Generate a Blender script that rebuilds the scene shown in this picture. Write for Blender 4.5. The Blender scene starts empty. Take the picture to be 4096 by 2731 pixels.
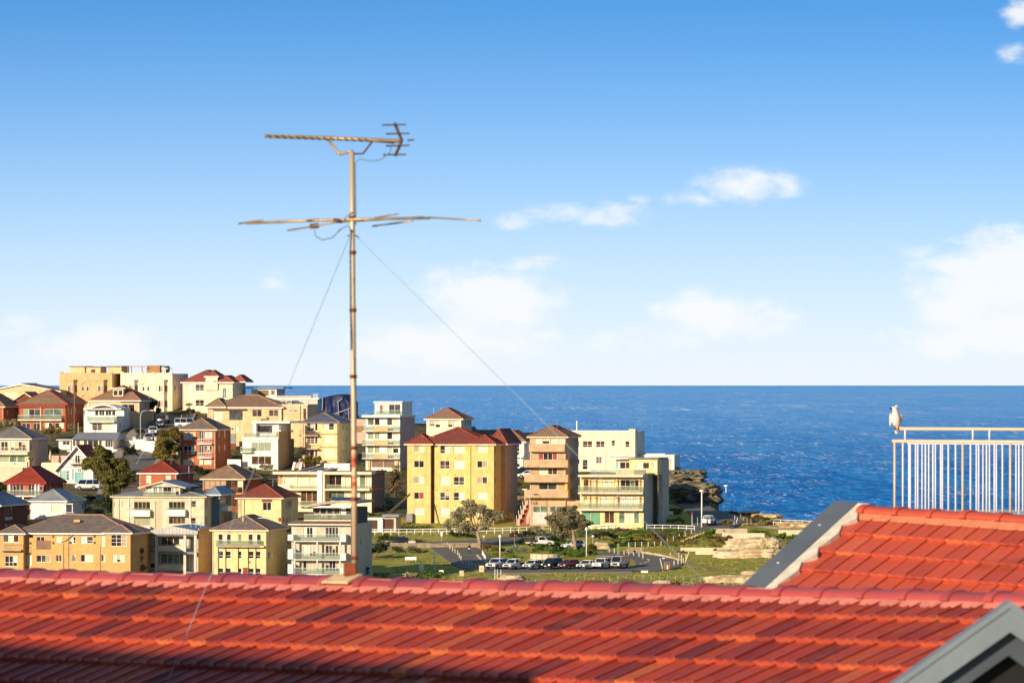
import bpy, bmesh, math, random
from mathutils import Vector, Matrix, noise
random.seed(7)
scene = bpy.context.scene
R = math.radians
# ------------------------------------------------------------------ camera, sky, sun, exposure
F, CX, HY, CZ = 22755.0, 2048.0, 1530.0, 48.0        # focal length and horizon in photo pixels, eye height above the sea
cam_d = bpy.data.cameras.new('camera'); cam = bpy.data.objects.new('camera', cam_d)
scene.collection.objects.link(cam); scene.camera = cam
cam.location = (0, 0, CZ); cam.rotation_euler = (R(90), 0, 0)
cam_d.sensor_width = 36.0; cam_d.lens = F / 4096 * 36
cam_d.shift_y = (HY - 2731 / 2) / 4096
cam_d.clip_start = 1.0; cam_d.clip_end = 200000
cam_d.dof.use_dof = True; cam_d.dof.focus_distance = 1000; cam_d.dof.aperture_fstop = 200 / 1000 / 0.021 * 1.0
scene.view_settings.view_transform = 'Standard'; scene.view_settings.look = 'None'
scene.view_settings.gamma = 1.0; scene.view_settings.exposure = 0.28; scene.view_settings.use_curve_mapping = False
SUN_E, SUN_PSI = 15.0, 54.0      # elevation; light travels towards (cos psi, sin psi)
sun_d = bpy.data.lights.new('sun', 'SUN'); sun_d.energy = 5.0; sun_d.angle = R(0.55); sun_d.color = (1.0, 0.84, 0.64)
sun = bpy.data.objects.new('sun', sun_d); scene.collection.objects.link(sun)
_d = Vector((math.cos(R(SUN_PSI)) * math.cos(R(SUN_E)), math.sin(R(SUN_PSI)) * math.cos(R(SUN_E)), -math.sin(R(SUN_E))))
sun.rotation_euler = _d.to_track_quat('-Z', 'Y').to_euler()
world = bpy.data.worlds.new('World'); scene.world = world; world.use_nodes = True
TINT = (.05, .76, 1.30, 1); EXPO = 2 ** scene.view_settings.exposure
def build_sky():
    nt = world.node_tree; N = nt.nodes; L = nt.links; N.clear()
    out = N.new('ShaderNodeOutputWorld'); bg = N.new('ShaderNodeBackground'); bg.inputs['Strength'].default_value = 0.105
    L.new(bg.outputs[0], out.inputs[0])
    tc = N.new('ShaderNodeTexCoord'); sx = N.new('ShaderNodeSeparateXYZ'); L.new(tc.outputs['Generated'], sx.inputs[0])
    def m(op, a, b=None, c=None, clamp=False):
        n = N.new('ShaderNodeMath'); n.operation = op; n.use_clamp = clamp
        for i, v in enumerate((a, b, c)):
            if v is None: continue
            if isinstance(v, (int, float)): n.inputs[i].default_value = v
            else: L.new(v, n.inputs[i])
        return n.outputs[0]
    x, y, z = sx.outputs
    # the air over this sea is very clear: the sky deepens quickly above the horizon
    zz = m('ADD', m('MULTIPLY', m('MAXIMUM', z, 0.0), 4.2), 0.03)
    cv = N.new('ShaderNodeCombineXYZ'); L.new(x, cv.inputs[0]); L.new(y, cv.inputs[1]); L.new(zz, cv.inputs[2])
    nv = N.new('ShaderNodeVectorMath'); nv.operation = 'NORMALIZE'; L.new(cv.outputs[0], nv.inputs[0])
    sky = N.new('ShaderNodeTexSky'); sky.sky_type = 'NISHITA'; sky.sun_disc = False
    sky.sun_elevation = R(SUN_E); sky.sun_rotation = math.atan2(-_d.x, -_d.y)
    sky.air_density = 1.0; sky.dust_density = 0.35; sky.ozone_density = 2.0; sky.altitude = 60
    L.new(nv.outputs[0], sky.inputs['Vector'])
    tint = N.new('ShaderNodeMix'); tint.data_type = 'RGBA'; tint.blend_type = 'MULTIPLY'; tint.inputs[0].default_value = 1.0; L.new(sky.outputs[0], tint.inputs[6])
    tv = N.new('ShaderNodeMix'); tv.data_type = 'RGBA'; tv.inputs[6].default_value = TINT; tv.inputs[7].default_value = (2.15, 2.1, 2.0, 1)
    tr = N.new('ShaderNodeMapRange'); tr.interpolation_type = 'SMOOTHSTEP'; tr.inputs[1].default_value = .08; tr.inputs[2].default_value = .5; L.new(z, tr.inputs[0]); L.new(tr.outputs[0], tv.inputs[0]); L.new(tv.outputs[2], tint.inputs[7])
    # pale sea haze: whitest at the horizon, gone some four degrees up
    hz = m('POWER', 2.718, m('MULTIPLY', m('POWER', m('DIVIDE', m('MAXIMUM', z, 0.0), 0.0389), 1.5), -1.0))
    mix = N.new('ShaderNodeMix'); mix.data_type = 'RGBA'; mix.inputs[7].default_value = tuple(c / 0.105 / EXPO for c in (.86, .93, 1.0)) + (1,)
    L.new(hz, mix.inputs[0]); L.new(tint.outputs[2], mix.inputs[6])
    # fair-weather clouds: soft masses at bearings/elevations, broken by noise
    az = m('ARCTAN2', x, y); el = m('ARCSINE', z)
    cc = N.new('ShaderNodeCombineXYZ'); L.new(m('MULTIPLY', az, 1.0), cc.inputs[0]); L.new(m('MULTIPLY', el, 1.7), cc.inputs[1])
    def fbm(scale, det, rough, dist=0.0):
        n = N.new('ShaderNodeTexNoise'); n.noise_dimensions = '3D'; n.inputs['Scale'].default_value = scale
        n.inputs['Detail'].default_value = det; n.inputs['Roughness'].default_value = rough; n.inputs['Distortion'].default_value = dist
        L.new(cc.outputs[0], n.inputs['Vector']); return n.outputs[0]
    n1 = fbm(70, 7, 0.58, 0.3); n2 = fbm(230, 5, 0.6)
    tot = None
    blobs = [(2960, 755, 150, 55, .78), (2800, 800, 110, 45, .6), (3100, 715, 90, 32, .35), (2330, 850, 210, 42, .55), (2060, 880, 90, 36, .5), (2560, 800, 90, 26, .3),
             (1090, 1130, 60, 45, .45), (1960, 1200, 200, 95, .98), (2150, 1190, 110, 60, .7), (1830, 1370, 330, 80, .72), (2140, 1060, 130, 36, .5), (2890, 1265, 190, 75, .85), (2620, 1350, 240, 55, .55),
             (4020, 1110, 240, 130, 1.05), (3800, 1230, 150, 75, .75), (3980, 1330, 300, 90, .75), (3560, 1330, 120, 40, .4), (370, 1380, 170, 70, .8), (120, 1310, 130, 50, .4), (4080, 60, 60, 50, .7), (4060, 220, 60, 40, .6),
             (4600, 1180, 420, 150, 1.0), (-500, 1330, 320, 80, .6), (5400, 1000, 380, 120, .8), (-1300, 900, 400, 90, .6), (5200, 300, 300, 90, .6), (-800, 1200, 300, 90, .6)]
    for (px, py, rx, ry, amp) in blobs:
        a0, e0 = math.atan((px - CX) / F), math.atan((HY - py) / F)
        dx = m('MULTIPLY', m('SUBTRACT', az, a0), F / (rx * 1.35)); dy = m("MULTIPLY", m("SUBTRACT", el, e0), F / (ry * 1.3))
        g = m('MULTIPLY', m('POWER', 2.718, m('MULTIPLY', m('ADD', m('MULTIPLY', dx, dx), m('MULTIPLY', dy, dy)), -0.8)), amp)
        tot = g if tot is None else m('MAXIMUM', tot, g)
    d = m('ADD', tot, m('ADD', m('MULTIPLY', m('SUBTRACT', n1, 0.5), 1.9), m('MULTIPLY', m('SUBTRACT', n2, 0.5), 0.7)))
    d = m('MULTIPLY', d, m('MULTIPLY', tot, 3.0, clamp=True))
    cm = N.new('ShaderNodeMapRange'); cm.interpolation_type = 'SMOOTHSTEP'; cm.inputs[1].default_value = 0.10; cm.inputs[2].default_value = 0.84
    L.new(d, cm.inputs[0])
    cmix = N.new('ShaderNodeMix'); cmix.data_type = 'RGBA'; cmix.inputs[7].default_value = tuple(c / 0.105 / EXPO for c in (.96, .98, 1.0)) + (1,)
    L.new(m('MULTIPLY', cm.outputs[0], 0.9), cmix.inputs[0]); L.new(mix.outputs[2], cmix.inputs[6])
    L.new(cmix.outputs[2], bg.inputs['Color'])
build_sky()
# ------------------------------------------------------------------ helpers
def G(py): return 910 + (2330 - py) * 0.493           # depth of the hillside where it shows at photo row py
def pt(px, py, Y): return Vector(((px - CX) / F * Y, Y, CZ - (py - HY) / F * Y))
def gp(px, py): return pt(px, py, G(py))
def lerp(a, b, t): return a + (b - a) * t
def interp(t, pts):
    if t <= pts[0][0]: return pts[0][1]
    for (a, b), (c, d) in zip(pts, pts[1:]):
        if t <= c: return b + (d - b) * (t - a) / (c - a)
    return pts[-1][1]
EDGE = [(-3000, 1585), (1000, 1590), (1300, 1640), (1700, 1690), (2100, 1720), (2540, 1775), (2640, 1850), (2720, 1868), (2800, 1925), (2850, 1985), (2895, 2036), (2950, 2052),
        (2978, 2044), (3040, 2050), (3090, 2066), (3158, 2086), (3250, 2096), (3330, 2103), (3600, 2120), (4200, 2170), (6000, 2300)]
def slope_z(Y):
    if Y < 600: return interp(Y, [(0, 40.5), (80, 40.0), (200, 30), (420, 17), (600, CZ - (2330 - (600 - 910) / .493 - HY) / F * 600)])
    return CZ - (2330 - (Y - 910) / 0.493 - HY) / F * Y
def zg(X, Y):
    z = slope_z(Y)
    if Y > 700:
        px = CX + X / Y * F
        ye = G(interp(px, EDGE))
        if Y > ye: z -= (Y - ye) * 1.1 + min(6, (Y - ye) * .8)
    return max(z, -12)
def on(px, py): # point on the ground along the view through px,py (plain hillside)
    return gp(px, py)
COL = scene.collection
def srgb(h):
    h = h.lstrip('#'); c = [int(h[i:i + 2], 16) / 255 for i in (0, 2, 4)]
    return tuple(((v + .055) / 1.055) ** 2.4 if v > .04045 else v / 12.92 for v in c) + (1,)
class MB:
    def __init__(s): s.v = []; s.f = []; s.uv = None
    def quad(s, a, b, c, d):
        n = len(s.v); s.v += [tuple(a), tuple(b), tuple(c), tuple(d)]; s.f.append((n, n + 1, n + 2, n + 3))
    def poly(s, pts):
        n = len(s.v); s.v += [tuple(p) for p in pts]; s.f.append(tuple(range(n, n + len(pts))))
    def box(s, x0, x1, y0, y1, z0, z1):
        n = len(s.v)
        s.v += [(x0, y0, z0), (x1, y0, z0), (x1, y1, z0), (x0, y1, z0), (x0, y0, z1), (x1, y0, z1), (x1, y1, z1), (x0, y1, z1)]
        s.f += [tuple(n + i for i in q) for q in ((0, 3, 2, 1), (4, 5, 6, 7), (0, 1, 5, 4), (1, 2, 6, 5), (2, 3, 7, 6), (3, 0, 4, 7))]
        return s
    def hexa(s, p):   # 8 points: bottom 4 ccw, top 4 ccw
        n = len(s.v); s.v += [tuple(q) for q in p]
        s.f += [tuple(n + i for i in q) for q in ((0, 3, 2, 1), (4, 5, 6, 7), (0, 1, 5, 4), (1, 2, 6, 5), (2, 3, 7, 6), (3, 0, 4, 7))]
        return s
    def prism(s, poly, axis, a, b):   # poly in the 2 other axes, extruded a..b along axis
        def P(p, t): return {0: (t, p[0], p[1]), 1: (p[0], t, p[1]), 2: (p[0], p[1], t)}[axis]
        n = len(s.v); k = len(poly)
        s.v += [P(p, a) for p in poly] + [P(p, b) for p in poly]
        s.f += [tuple(n + i for i in range(k)), tuple(n + k + i for i in reversed(range(k)))]
        s.f += [(n + i, n + k + i, n + k + (i + 1) % k, n + (i + 1) % k) for i in range(k)]
        return s
    def tube(s, path, rad, seg=8, caps=True):
        path = [Vector(p) for p in path]; rr = rad if isinstance(rad, (list, tuple)) else [rad] * len(path)
        n0 = len(s.v); up = Vector((0, 0, 1)); ref = None
        for i, p in enumerate(path):
            t = (path[min(i + 1, len(path) - 1)] - path[max(i - 1, 0)])
            t = t.normalized() if t.length > 1e-9 else up
            if ref is None: ref = (t.cross(Vector((1, 0, 0))) if abs(t.x) < .9 else t.cross(Vector((0, 1, 0)))).normalized()
            ref = (ref - t * ref.dot(t)).normalized(); b = t.cross(ref)
            for k in range(seg):
                a = 2 * math.pi * k / seg; s.v.append(tuple(p + (ref * math.cos(a) + b * math.sin(a)) * rr[i]))
        for i in range(len(path) - 1):
            for k in range(seg):
                a = n0 + i * seg + k; b2 = n0 + i * seg + (k + 1) % seg; s.f.append((a, b2, b2 + seg, a + seg))
        if caps:
            s.f.append(tuple(reversed(range(n0, n0 + seg)))); e = n0 + (len(path) - 1) * seg; s.f.append(tuple(range(e, e + seg)))
        return s
    def lathe(s, prof, seg=12, c=(0, 0, 0)):
        n0 = len(s.v)
        for r, z in prof:
            for k in range(seg):
                a = 2 * math.pi * k / seg; s.v.append((c[0] + r * math.cos(a), c[1] + r * math.sin(a), c[2] + z))
        for i in range(len(prof) - 1):
            for k in range(seg):
                a = n0 + i * seg + k; b = n0 + i * seg + (k + 1) % seg; s.f.append((a, b, b + seg, a + seg))
        s.f.append(tuple(reversed(range(n0, n0 + seg)))); e = n0 + (len(prof) - 1) * seg; s.f.append(tuple(range(e, e + seg)))
        return s
    def build(s, name, mat, parent=None, smooth=False, fix=True):
        me = bpy.data.meshes.new(name); me.from_pydata(s.v, [], s.f)
        if s.uv:
            l = me.uv_layers.new(name='UVMap'); i = 0
            flat = [c for uv in s.uv for c in uv]
            if len(flat) == len(l.data) * 2: l.data.foreach_set('uv', flat)
        if fix and not s.uv and len(s.f) < 20000:
            bm = bmesh.new(); bm.from_mesh(me); bmesh.ops.recalc_face_normals(bm, faces=bm.faces); bm.to_mesh(me); bm.free()
        if smooth: me.polygons.foreach_set('use_smooth', [True] * len(me.polygons))
        me.update()
        if mat is not None: me.materials.append(M(mat) if isinstance(mat, str) else mat)
        o = bpy.data.objects.new(name, me); COL.objects.link(o)
        if parent is not None: o.parent = parent
        return o
def empty(name, loc, rz=0.0):
    o = bpy.data.objects.new(name, None); COL.objects.link(o); o.location = loc; o.rotation_euler = (0, 0, rz); o.empty_display_size = .3
    return o
def tag(o, label, cat=None, group=None, kind=None):
    o['label'] = label
    if cat: o['category'] = cat
    if group: o['group'] = group
    if kind: o['kind'] = kind
    return o
def copy_tree(o, parent=None):
    c = o.copy(); COL.objects.link(c); c.parent = parent
    for ch in list(o.children): copy_tree(ch, c)
    return c
# ------------------------------------------------------------------ materials
MATS = {}
def nodes(name):
    mt = bpy.data.materials.new(name); mt.use_nodes = True; nt = mt.node_tree
    return mt, nt, nt.nodes, nt.links, nt.nodes['Principled BSDF']
def tex_noise(N, L, vec, scale, det=4, rough=.55, dist=0):
    n = N.new('ShaderNodeTexNoise'); n.inputs['Scale'].default_value = scale; n.inputs['Detail'].default_value = det
    n.inputs['Roughness'].default_value = rough; n.inputs['Distortion'].default_value = dist
    if vec is not None: L.new(vec, n.inputs['Vector'])
    return n.outputs[0]
def mixc(N, L, fac, a, b, mode='MIX'):
    n = N.new('ShaderNodeMix'); n.data_type = 'RGBA'; n.blend_type = mode
    for i, v in ((0, fac), (6, a), (7, b)):
        if isinstance(v, (int, float)): n.inputs[i].default_value = v
        elif isinstance(v, tuple): n.inputs[i].default_value = v
        else: L.new(v, n.inputs[i])
    return n.outputs[2]
def maprange(N, L, v, a, b, c=0.0, d=1.0, smooth=True):
    n = N.new('ShaderNodeMapRange'); n.interpolation_type = 'SMOOTHSTEP' if smooth else 'LINEAR'
    for i, x in enumerate((a, b, c, d)): n.inputs[i + 1].default_value = x
    L.new(v, n.inputs[0]); return n.outputs[0]
def mathn(N, L, op, a, b=None, clamp=False):
    n = N.new('ShaderNodeMath'); n.operation = op; n.use_clamp = clamp
    for i, v in enumerate((a, b)):
        if v is None: continue
        if isinstance(v, (int, float)): n.inputs[i].default_value = v
        else: L.new(v, n.inputs[i])
    return n.outputs[0]
def geo_pos(N): return N.new('ShaderNodeNewGeometry').outputs['Position']
def obj_co(N): return N.new('ShaderNodeTexCoord').outputs['Object']
def bumpn(N, L, bsdf, h, strength=.3, dist=.05):
    b = N.new('ShaderNodeBump'); b.inputs['Strength'].default_value = strength; b.inputs['Distance'].default_value = dist
    L.new(h, b.inputs['Height']); L.new(b.outputs[0], bsdf.inputs['Normal'])
def scl(c, k): return (c[0] * k, c[1] * k, c[2] * k, 1)
def paint(key, hexc, rough=.75, var=.18, scale=.9, metal=0.0, streak=True, spec=.3):
    """painted or rendered wall / metal: mottled, faintly streaked by rain"""
    mt, nt, N, L, b = nodes(key); c = srgb(hexc); P = geo_pos(N)
    n1 = tex_noise(N, L, P, scale, 5, .6)
    col = mixc(N, L, maprange(N, L, n1, .3, .72), scl(c, 1 - var), scl(c, 1 + var * .5))
    if streak:
        mp = N.new('ShaderNodeMapping'); mp.inputs['Scale'].default_value = (2.2, 2.2, .16); L.new(P, mp.inputs[0])
        n2 = tex_noise(N, L, mp.outputs[0], 1.0, 4, .6)
        col = mixc(N, L, mathn(N, L, 'MULTIPLY', maprange(N, L, n2, .5, .74), .55), col, scl(c, .62), 'MIX')
    L.new(col, b.inputs['Base Color']); b.inputs['Roughness'].default_value = rough; b.inputs['Metallic'].default_value = metal
    b.inputs['Specular IOR Level'].default_value = spec
    bumpn(N, L, b, tex_noise(N, L, P, 14, 3), .15, .02)
    MATS[key] = mt; return mt
def brickm(key, hexc, hexm, var=.3):
    mt, nt, N, L, b = nodes(key); P = obj_co(N); c = srgb(hexc)
    sp = N.new('ShaderNodeSeparateXYZ'); L.new(P, sp.inputs[0])
    cb = N.new('ShaderNodeCombineXYZ'); L.new(mathn(N, L, 'ADD', sp.outputs[0], sp.outputs[1]), cb.inputs[0]); L.new(sp.outputs[2], cb.inputs[1])
    br = N.new('ShaderNodeTexBrick'); L.new(cb.outputs[0], br.inputs['Vector'])
    br.inputs['Scale'].default_value = 1.0; br.inputs['Brick Width'].default_value = .24; br.inputs['Row Height'].default_value = .086
    br.inputs['Mortar Size'].default_value = .008; br.inputs['Color1'].default_value = scl(c, 1 - var); br.inputs['Color2'].default_value = scl(c, 1 + var * .6)
    br.inputs['Mortar'].default_value = srgb(hexm)
    n1 = tex_noise(N, L, geo_pos(N), .7, 5, .6)
    col = mixc(N, L, maprange(N, L, n1, .35, .75, 0, .4), br.outputs[0], scl(c, .6))
    L.new(col, b.inputs['Base Color']); b.inputs['Roughness'].default_value = .85; b.inputs['Specular IOR Level'].default_value = .2
    MATS[key] = mt; return mt
def rooftile(key, hexc, rough=.75, var=.3, pitch=.30):
    """far tiled roof: rolls along the slope (uv in metres), courses across it"""
    mt, nt, N, L, b = nodes(key); c = srgb(hexc)
    uv = N.new('ShaderNodeUVMap').outputs[0]; sp = N.new('ShaderNodeSeparateXYZ'); L.new(uv, sp.inputs[0])
    s1 = mathn(N, L, 'SINE', mathn(N, L, 'MULTIPLY', sp.outputs[0], 2 * math.pi / pitch))
    s2 = mathn(N, L, 'FRACT', mathn(N, L, 'DIVIDE', sp.outputs[1], .36))
    n1 = tex_noise(N, L, geo_pos(N), 1.1, 6, .65); n2 = tex_noise(N, L, geo_pos(N), 5.0, 3, .6)
    col = mixc(N, L, maprange(N, L, n1, .3, .75), scl(c, 1 - var), scl(c, 1 + var * .5))
    col = mixc(N, L, maprange(N, L, n2, .4, .8, 0, .4), col, scl(c, .6))
    col = mixc(N, L, maprange(N, L, s1, -1.0, -.1, .75, 0), col, scl(c, .35))
    L.new(col, b.inputs['Base Color']); b.inputs['Roughness'].default_value = rough; b.inputs['Specular IOR Level'].default_value = .25
    h = mathn(N, L, 'ADD', s1, mathn(N, L, 'MULTIPLY', s2, -.8)); bumpn(N, L, b, h, .8, .05)
    MATS[key] = mt; return mt
def metalroof(key, hexc):
    mt, nt, N, L, b = nodes(key); c = srgb(hexc)
    uv = N.new('ShaderNodeUVMap').outputs[0]; sp = N.new('ShaderNodeSeparateXYZ'); L.new(uv, sp.inputs[0])
    s1 = mathn(N, L, 'SINE', mathn(N, L, 'MULTIPLY', sp.outputs[0], 2 * math.pi / .45))
    n1 = tex_noise(N, L, geo_pos(N), .6, 5, .6)
    col = mixc(N, L, maprange(N, L, n1, .3, .75), scl(c, .8), scl(c, 1.1)); col = mixc(N, L, maprange(N, L, s1, .8, 1.0, 0, .3), col, scl(c, .5))
    L.new(col, b.inputs['Base Color']); b.inputs['Roughness'].default_value = .42; b.inputs['Metallic'].default_value = .25
    bumpn(N, L, b, s1, .3, .03); MATS[key] = mt
def glassm(key, hexc, rough=.06, spec=.6):
    mt, nt, N, L, b = nodes(key); c = srgb(hexc)
    n1 = tex_noise(N, L, geo_pos(N), .9, 3, .6); L.new(mixc(N, L, maprange(N, L, n1, .35, .7), scl(c, .55), scl(c, 1.25)), b.inputs['Base Color'])
    b.inputs['Roughness'].default_value = rough; b.inputs['Specular IOR Level'].default_value = spec
    bumpn(N, L, b, tex_noise(N, L, geo_pos(N), .8, 2), .04, .05)
    MATS[key] = mt
def clearglass(key, hexc, opacity=.35):
    mt, nt, N, L, b = nodes(key); b.inputs['Base Color'].default_value = srgb(hexc); b.inputs['Roughness'].default_value = .08
    tr = N.new('ShaderNodeBsdfTransparent'); tr.inputs[0].default_value = (.86, .93, .9, 1); mx = N.new('ShaderNodeMixShader'); mx.inputs[0].default_value = opacity
    L.new(tr.outputs[0], mx.inputs[1]); L.new(b.outputs[0], mx.inputs[2]); L.new(mx.outputs[0], N['Material Output'].inputs[0]); MATS[key] = mt
def clothm(key, hexc, n=9.0):
    mt, nt, N, L, b = nodes(key); c = srgb(hexc); P = obj_co(N); sp = N.new('ShaderNodeSeparateXYZ'); L.new(P, sp.inputs[0])
    s1 = mathn(N, L, 'SINE', mathn(N, L, 'MULTIPLY', mathn(N, L, 'ADD', sp.outputs[0], sp.outputs[1]), 2 * math.pi * 3.2))
    L.new(mixc(N, L, maprange(N, L, s1, -1, 1), scl(c, .72), c), b.inputs['Base Color']); b.inputs['Roughness'].default_value = .8
    bumpn(N, L, b, s1, .5, .06); MATS[key] = mt
def leafm(key, h1, h2, h3, trans=.25):
    mt, nt, N, L, b = nodes(key)
    gi = N.new('ShaderNodeNewGeometry'); rp = gi.outputs['Random Per Island']
    n1 = tex_noise(N, L, gi.outputs['Position'], .45, 3, .6)
    col = mixc(N, L, maprange(N, L, rp, 0, 1, smooth=False), srgb(h1), srgb(h2)); col = mixc(N, L, maprange(N, L, n1, .42, .68, 0, .75), col, srgb(h3))
    L.new(col, b.inputs['Base Color']); b.inputs['Roughness'].default_value = .55; b.inputs['Specular IOR Level'].default_value = .3
    t = N.new('ShaderNodeBsdfTranslucent'); L.new(col, t.inputs[0]); mx = N.new('ShaderNodeMixShader'); mx.inputs[0].default_value = trans
    L.new(b.outputs[0], mx.inputs[1]); L.new(t.outputs[0], mx.inputs[2]); L.new(mx.outputs[0], N['Material Output'].inputs[0]); MATS[key] = mt
def rockm(key, h1, h2, h3, sc=.5):
    mt, nt, N, L, b = nodes(key); P = geo_pos(N)
    n1 = tex_noise(N, L, P, sc, 7, .62, .6); mp = N.new('ShaderNodeMapping'); mp.inputs['Scale'].default_value = (.25, .25, 2.2); L.new(P, mp.inputs[0])
    n2 = tex_noise(N, L, mp.outputs[0], 1.1, 6, .6, .5)
    col = mixc(N, L, maprange(N, L, n1, .35, .65), srgb(h1), srgb(h2)); col = mixc(N, L, maprange(N, L, n2, .52, .68, 0, .75), col, srgb(h3))
    n3 = tex_noise(N, L, P, 2.6, 5, .7); col = mixc(N, L, maprange(N, L, n3, .58, .72, 0, .6), col, scl(srgb(h3), .5))
    L.new(col, b.inputs['Base Color']); b.inputs['Roughness'].default_value = .9; b.inputs['Specular IOR Level'].default_value = .2
    bumpn(N, L, b, mathn(N, L, 'ADD', n2, mathn(N, L, 'MULTIPLY', n3, .6)), .8, .4); MATS[key] = mt
def M(k): return MATS[k]
paint('tan', '#d9b27c'); paint('cream', '#f2deba'); paint('white', '#f2ead8'); paint('white_trim', '#f4efe2', streak=False, var=.05)
paint('yellow', '#e2c278'); paint('lemon', '#ead294'); paint('ochre', '#e5c08c'); paint('beige', '#d8c8a4'); paint('grey_render', '#c9bda6')
paint('tan_tower', '#c6a47c'); paint('light_grey', '#cfcabd'); paint('mid_grey', '#8f8d88', streak=False); paint('dark_grey', '#4a4a4c', streak=False); paint('roof_felt', '#6f5c4c', streak=False)
paint('pink_wall', '#d7ad95'); paint('brown_panel', '#8a6a52', streak=False); paint('timber', '#a87a4e', streak=False); paint('dark_timber', '#5a3b2a', streak=False)
paint('concrete', '#b9a98c', scale=.5); paint('pale_concrete', '#dcc9a2', scale=.5); paint('teal', '#7fb9b4', streak=False); paint('green_door', '#6f9f7c', streak=False)
paint('black', '#1c1b1b', streak=False); paint('red_trim', '#b3322a', streak=False); paint('terracotta_step', '#a4553c', streak=False); paint('steel', '#c8c6c0', rough=.4, metal=.3, streak=False)
paint('grey_blue_shade', '#8e98a2', streak=False); paint('orange_board', '#d89a4a', streak=False); paint('sign_red', '#c62f28', streak=False); paint('sign_green', '#7d7c45', streak=False)
paint('solar', '#1b2230', rough=.2, streak=False, spec=.6); paint('tarp', '#1a2350', rough=.5, var=.35, scale=.5, streak=False); paint('shop_yellow', '#e8c74a', streak=False)
brickm('brick_orange', '#b9603a', '#b98a6c'); brickm('brick_red', '#9b4630', '#8a6656'); brickm('brick_tan', '#d6a862', '#cfae7d', .22); brickm('brick_brown', '#7d4a35', '#7a5f50')
rooftile('roof_red', '#a85a46'); rooftile('roof_bright_red', '#b24a34'); rooftile('roof_brown', '#b58e6c'); rooftile('roof_dark', '#9a8676'); rooftile('roof_terracotta', '#bd6a4e'); rooftile('roof_grey_tile', '#9a9084')
metalroof('roof_metal', '#a7a49c'); metalroof('roof_metal_blue', '#8b97a6'); metalroof('roof_metal_dark', '#6f757c')
glassm('glass', '#3a2f28'); glassm('glass_grey', '#54524c'); glassm('glass_green', '#6f7f68'); glassm('glass_brown', '#5d4532')
clearglass('balustrade', '#a9aa9c', .20); clearglass('balustrade_green', '#b3b094', .26)
paint('blind', '#e4d6b4', var=.08, streak=False); paint('blind_grey', '#c9b394', var=.08, streak=False); clothm('curtain', '#efe6cf'); clothm('curtain_tan', '#c9a67e'); clothm('curtain_red', '#b04a38'); clothm('curtain_sage', '#a9ad8a')
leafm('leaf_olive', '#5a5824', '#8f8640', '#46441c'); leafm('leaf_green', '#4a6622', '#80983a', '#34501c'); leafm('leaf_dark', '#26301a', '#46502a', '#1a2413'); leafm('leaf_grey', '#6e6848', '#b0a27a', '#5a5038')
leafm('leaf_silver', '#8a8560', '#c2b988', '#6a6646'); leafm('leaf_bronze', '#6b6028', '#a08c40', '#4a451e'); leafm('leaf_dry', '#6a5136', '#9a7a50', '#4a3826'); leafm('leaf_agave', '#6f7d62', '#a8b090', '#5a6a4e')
leafm('grass_tuft', '#838a38', '#b0a450', '#757a32'); leafm('leaf_lime', '#7d8a30', '#a7a94a', '#5f7028')
paint('bark', '#a98f74', var=.4, scale=4); paint('bark_dark', '#6b5746', var=.4, scale=4)
rockm('sandstone', '#c2a67a', '#e0cba2', '#8a7050'); rockm('cliff', '#75694f', '#93866c', '#4f4636', .3); rockm('stone_wall', '#8d8069', '#b09c78', '#5d5242', 1.2)  # cliff: sandstone darkened in colour to stand in for shade on the headland
paint('asphalt', '#787168', rough=.9, var=.2, scale=.4, streak=False, spec=.2); paint('footpath', '#a99a84', rough=.9, var=.15, streak=False); paint('kerb', '#bdb19a', streak=False); paint('dirt', '#a9875a', var=.3, streak=False)
paint('road_paint', '#dcd6c6', streak=False)
def ground_mat():
    mt, nt, N, L, b = nodes('hillside'); P = geo_pos(N)
    n1 = tex_noise(N, L, P, .05, 6, .6, .4); n2 = tex_noise(N, L, P, .35, 6, .65); n3 = tex_noise(N, L, P, 2.2, 5, .7)
    g = mixc(N, L, maprange(N, L, n2, .32, .7), srgb('#93923a'), srgb('#c0ab58')); g = mixc(N, L, maprange(N, L, n3, .45, .75, 0, .5), g, srgb('#8f8834'))
    g = mixc(N, L, maprange(N, L, n1, .52, .7, 0, .65), g, srgb('#ab8c50'))
    # yards and paving between the houses: trodden earth, concrete and dull scrub instead of lawn
    px = N.new('ShaderNodeSeparateXYZ'); L.new(P, px.inputs[0])
    yard = mixc(N, L, maprange(N, L, n2, .4, .62), srgb('#4d4a34'), srgb('#77694f'))
    town = mathn(N, L, 'MAXIMUM', maprange(N, L, mathn(N, L, 'ADD', px.outputs[0], mathn(N, L, 'MULTIPLY', n1, 10.0)), -20, -24), mathn(N, L, 'MULTIPLY', maprange(N, L, px.outputs[1], 1032, 1045), maprange(N, L, px.outputs[0], 30, 24)))
    g = mixc(N, L, mathn(N, L, 'MULTIPLY', town, .9), g, yard)
    # sandstone where the land falls away to the sea
    nz = N.new('ShaderNodeSeparateXYZ'); L.new(N.new('ShaderNodeNewGeometry').outputs['True Normal'], nz.inputs[0])
    g = mixc(N, L, maprange(N, L, nz.outputs[2], .93, .8), g, mixc(N, L, maprange(N, L, n2, .35, .65), srgb('#6f6352'), srgb('#a08a66')))
    L.new(g, b.inputs['Base Color']); b.inputs['Roughness'].default_value = .95; b.inputs['Specular IOR Level'].default_value = .1
    bumpn(N, L, b, mathn(N, L, 'ADD', n3, n2), .7, .35); MATS['hillside'] = mt
ground_mat()
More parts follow.
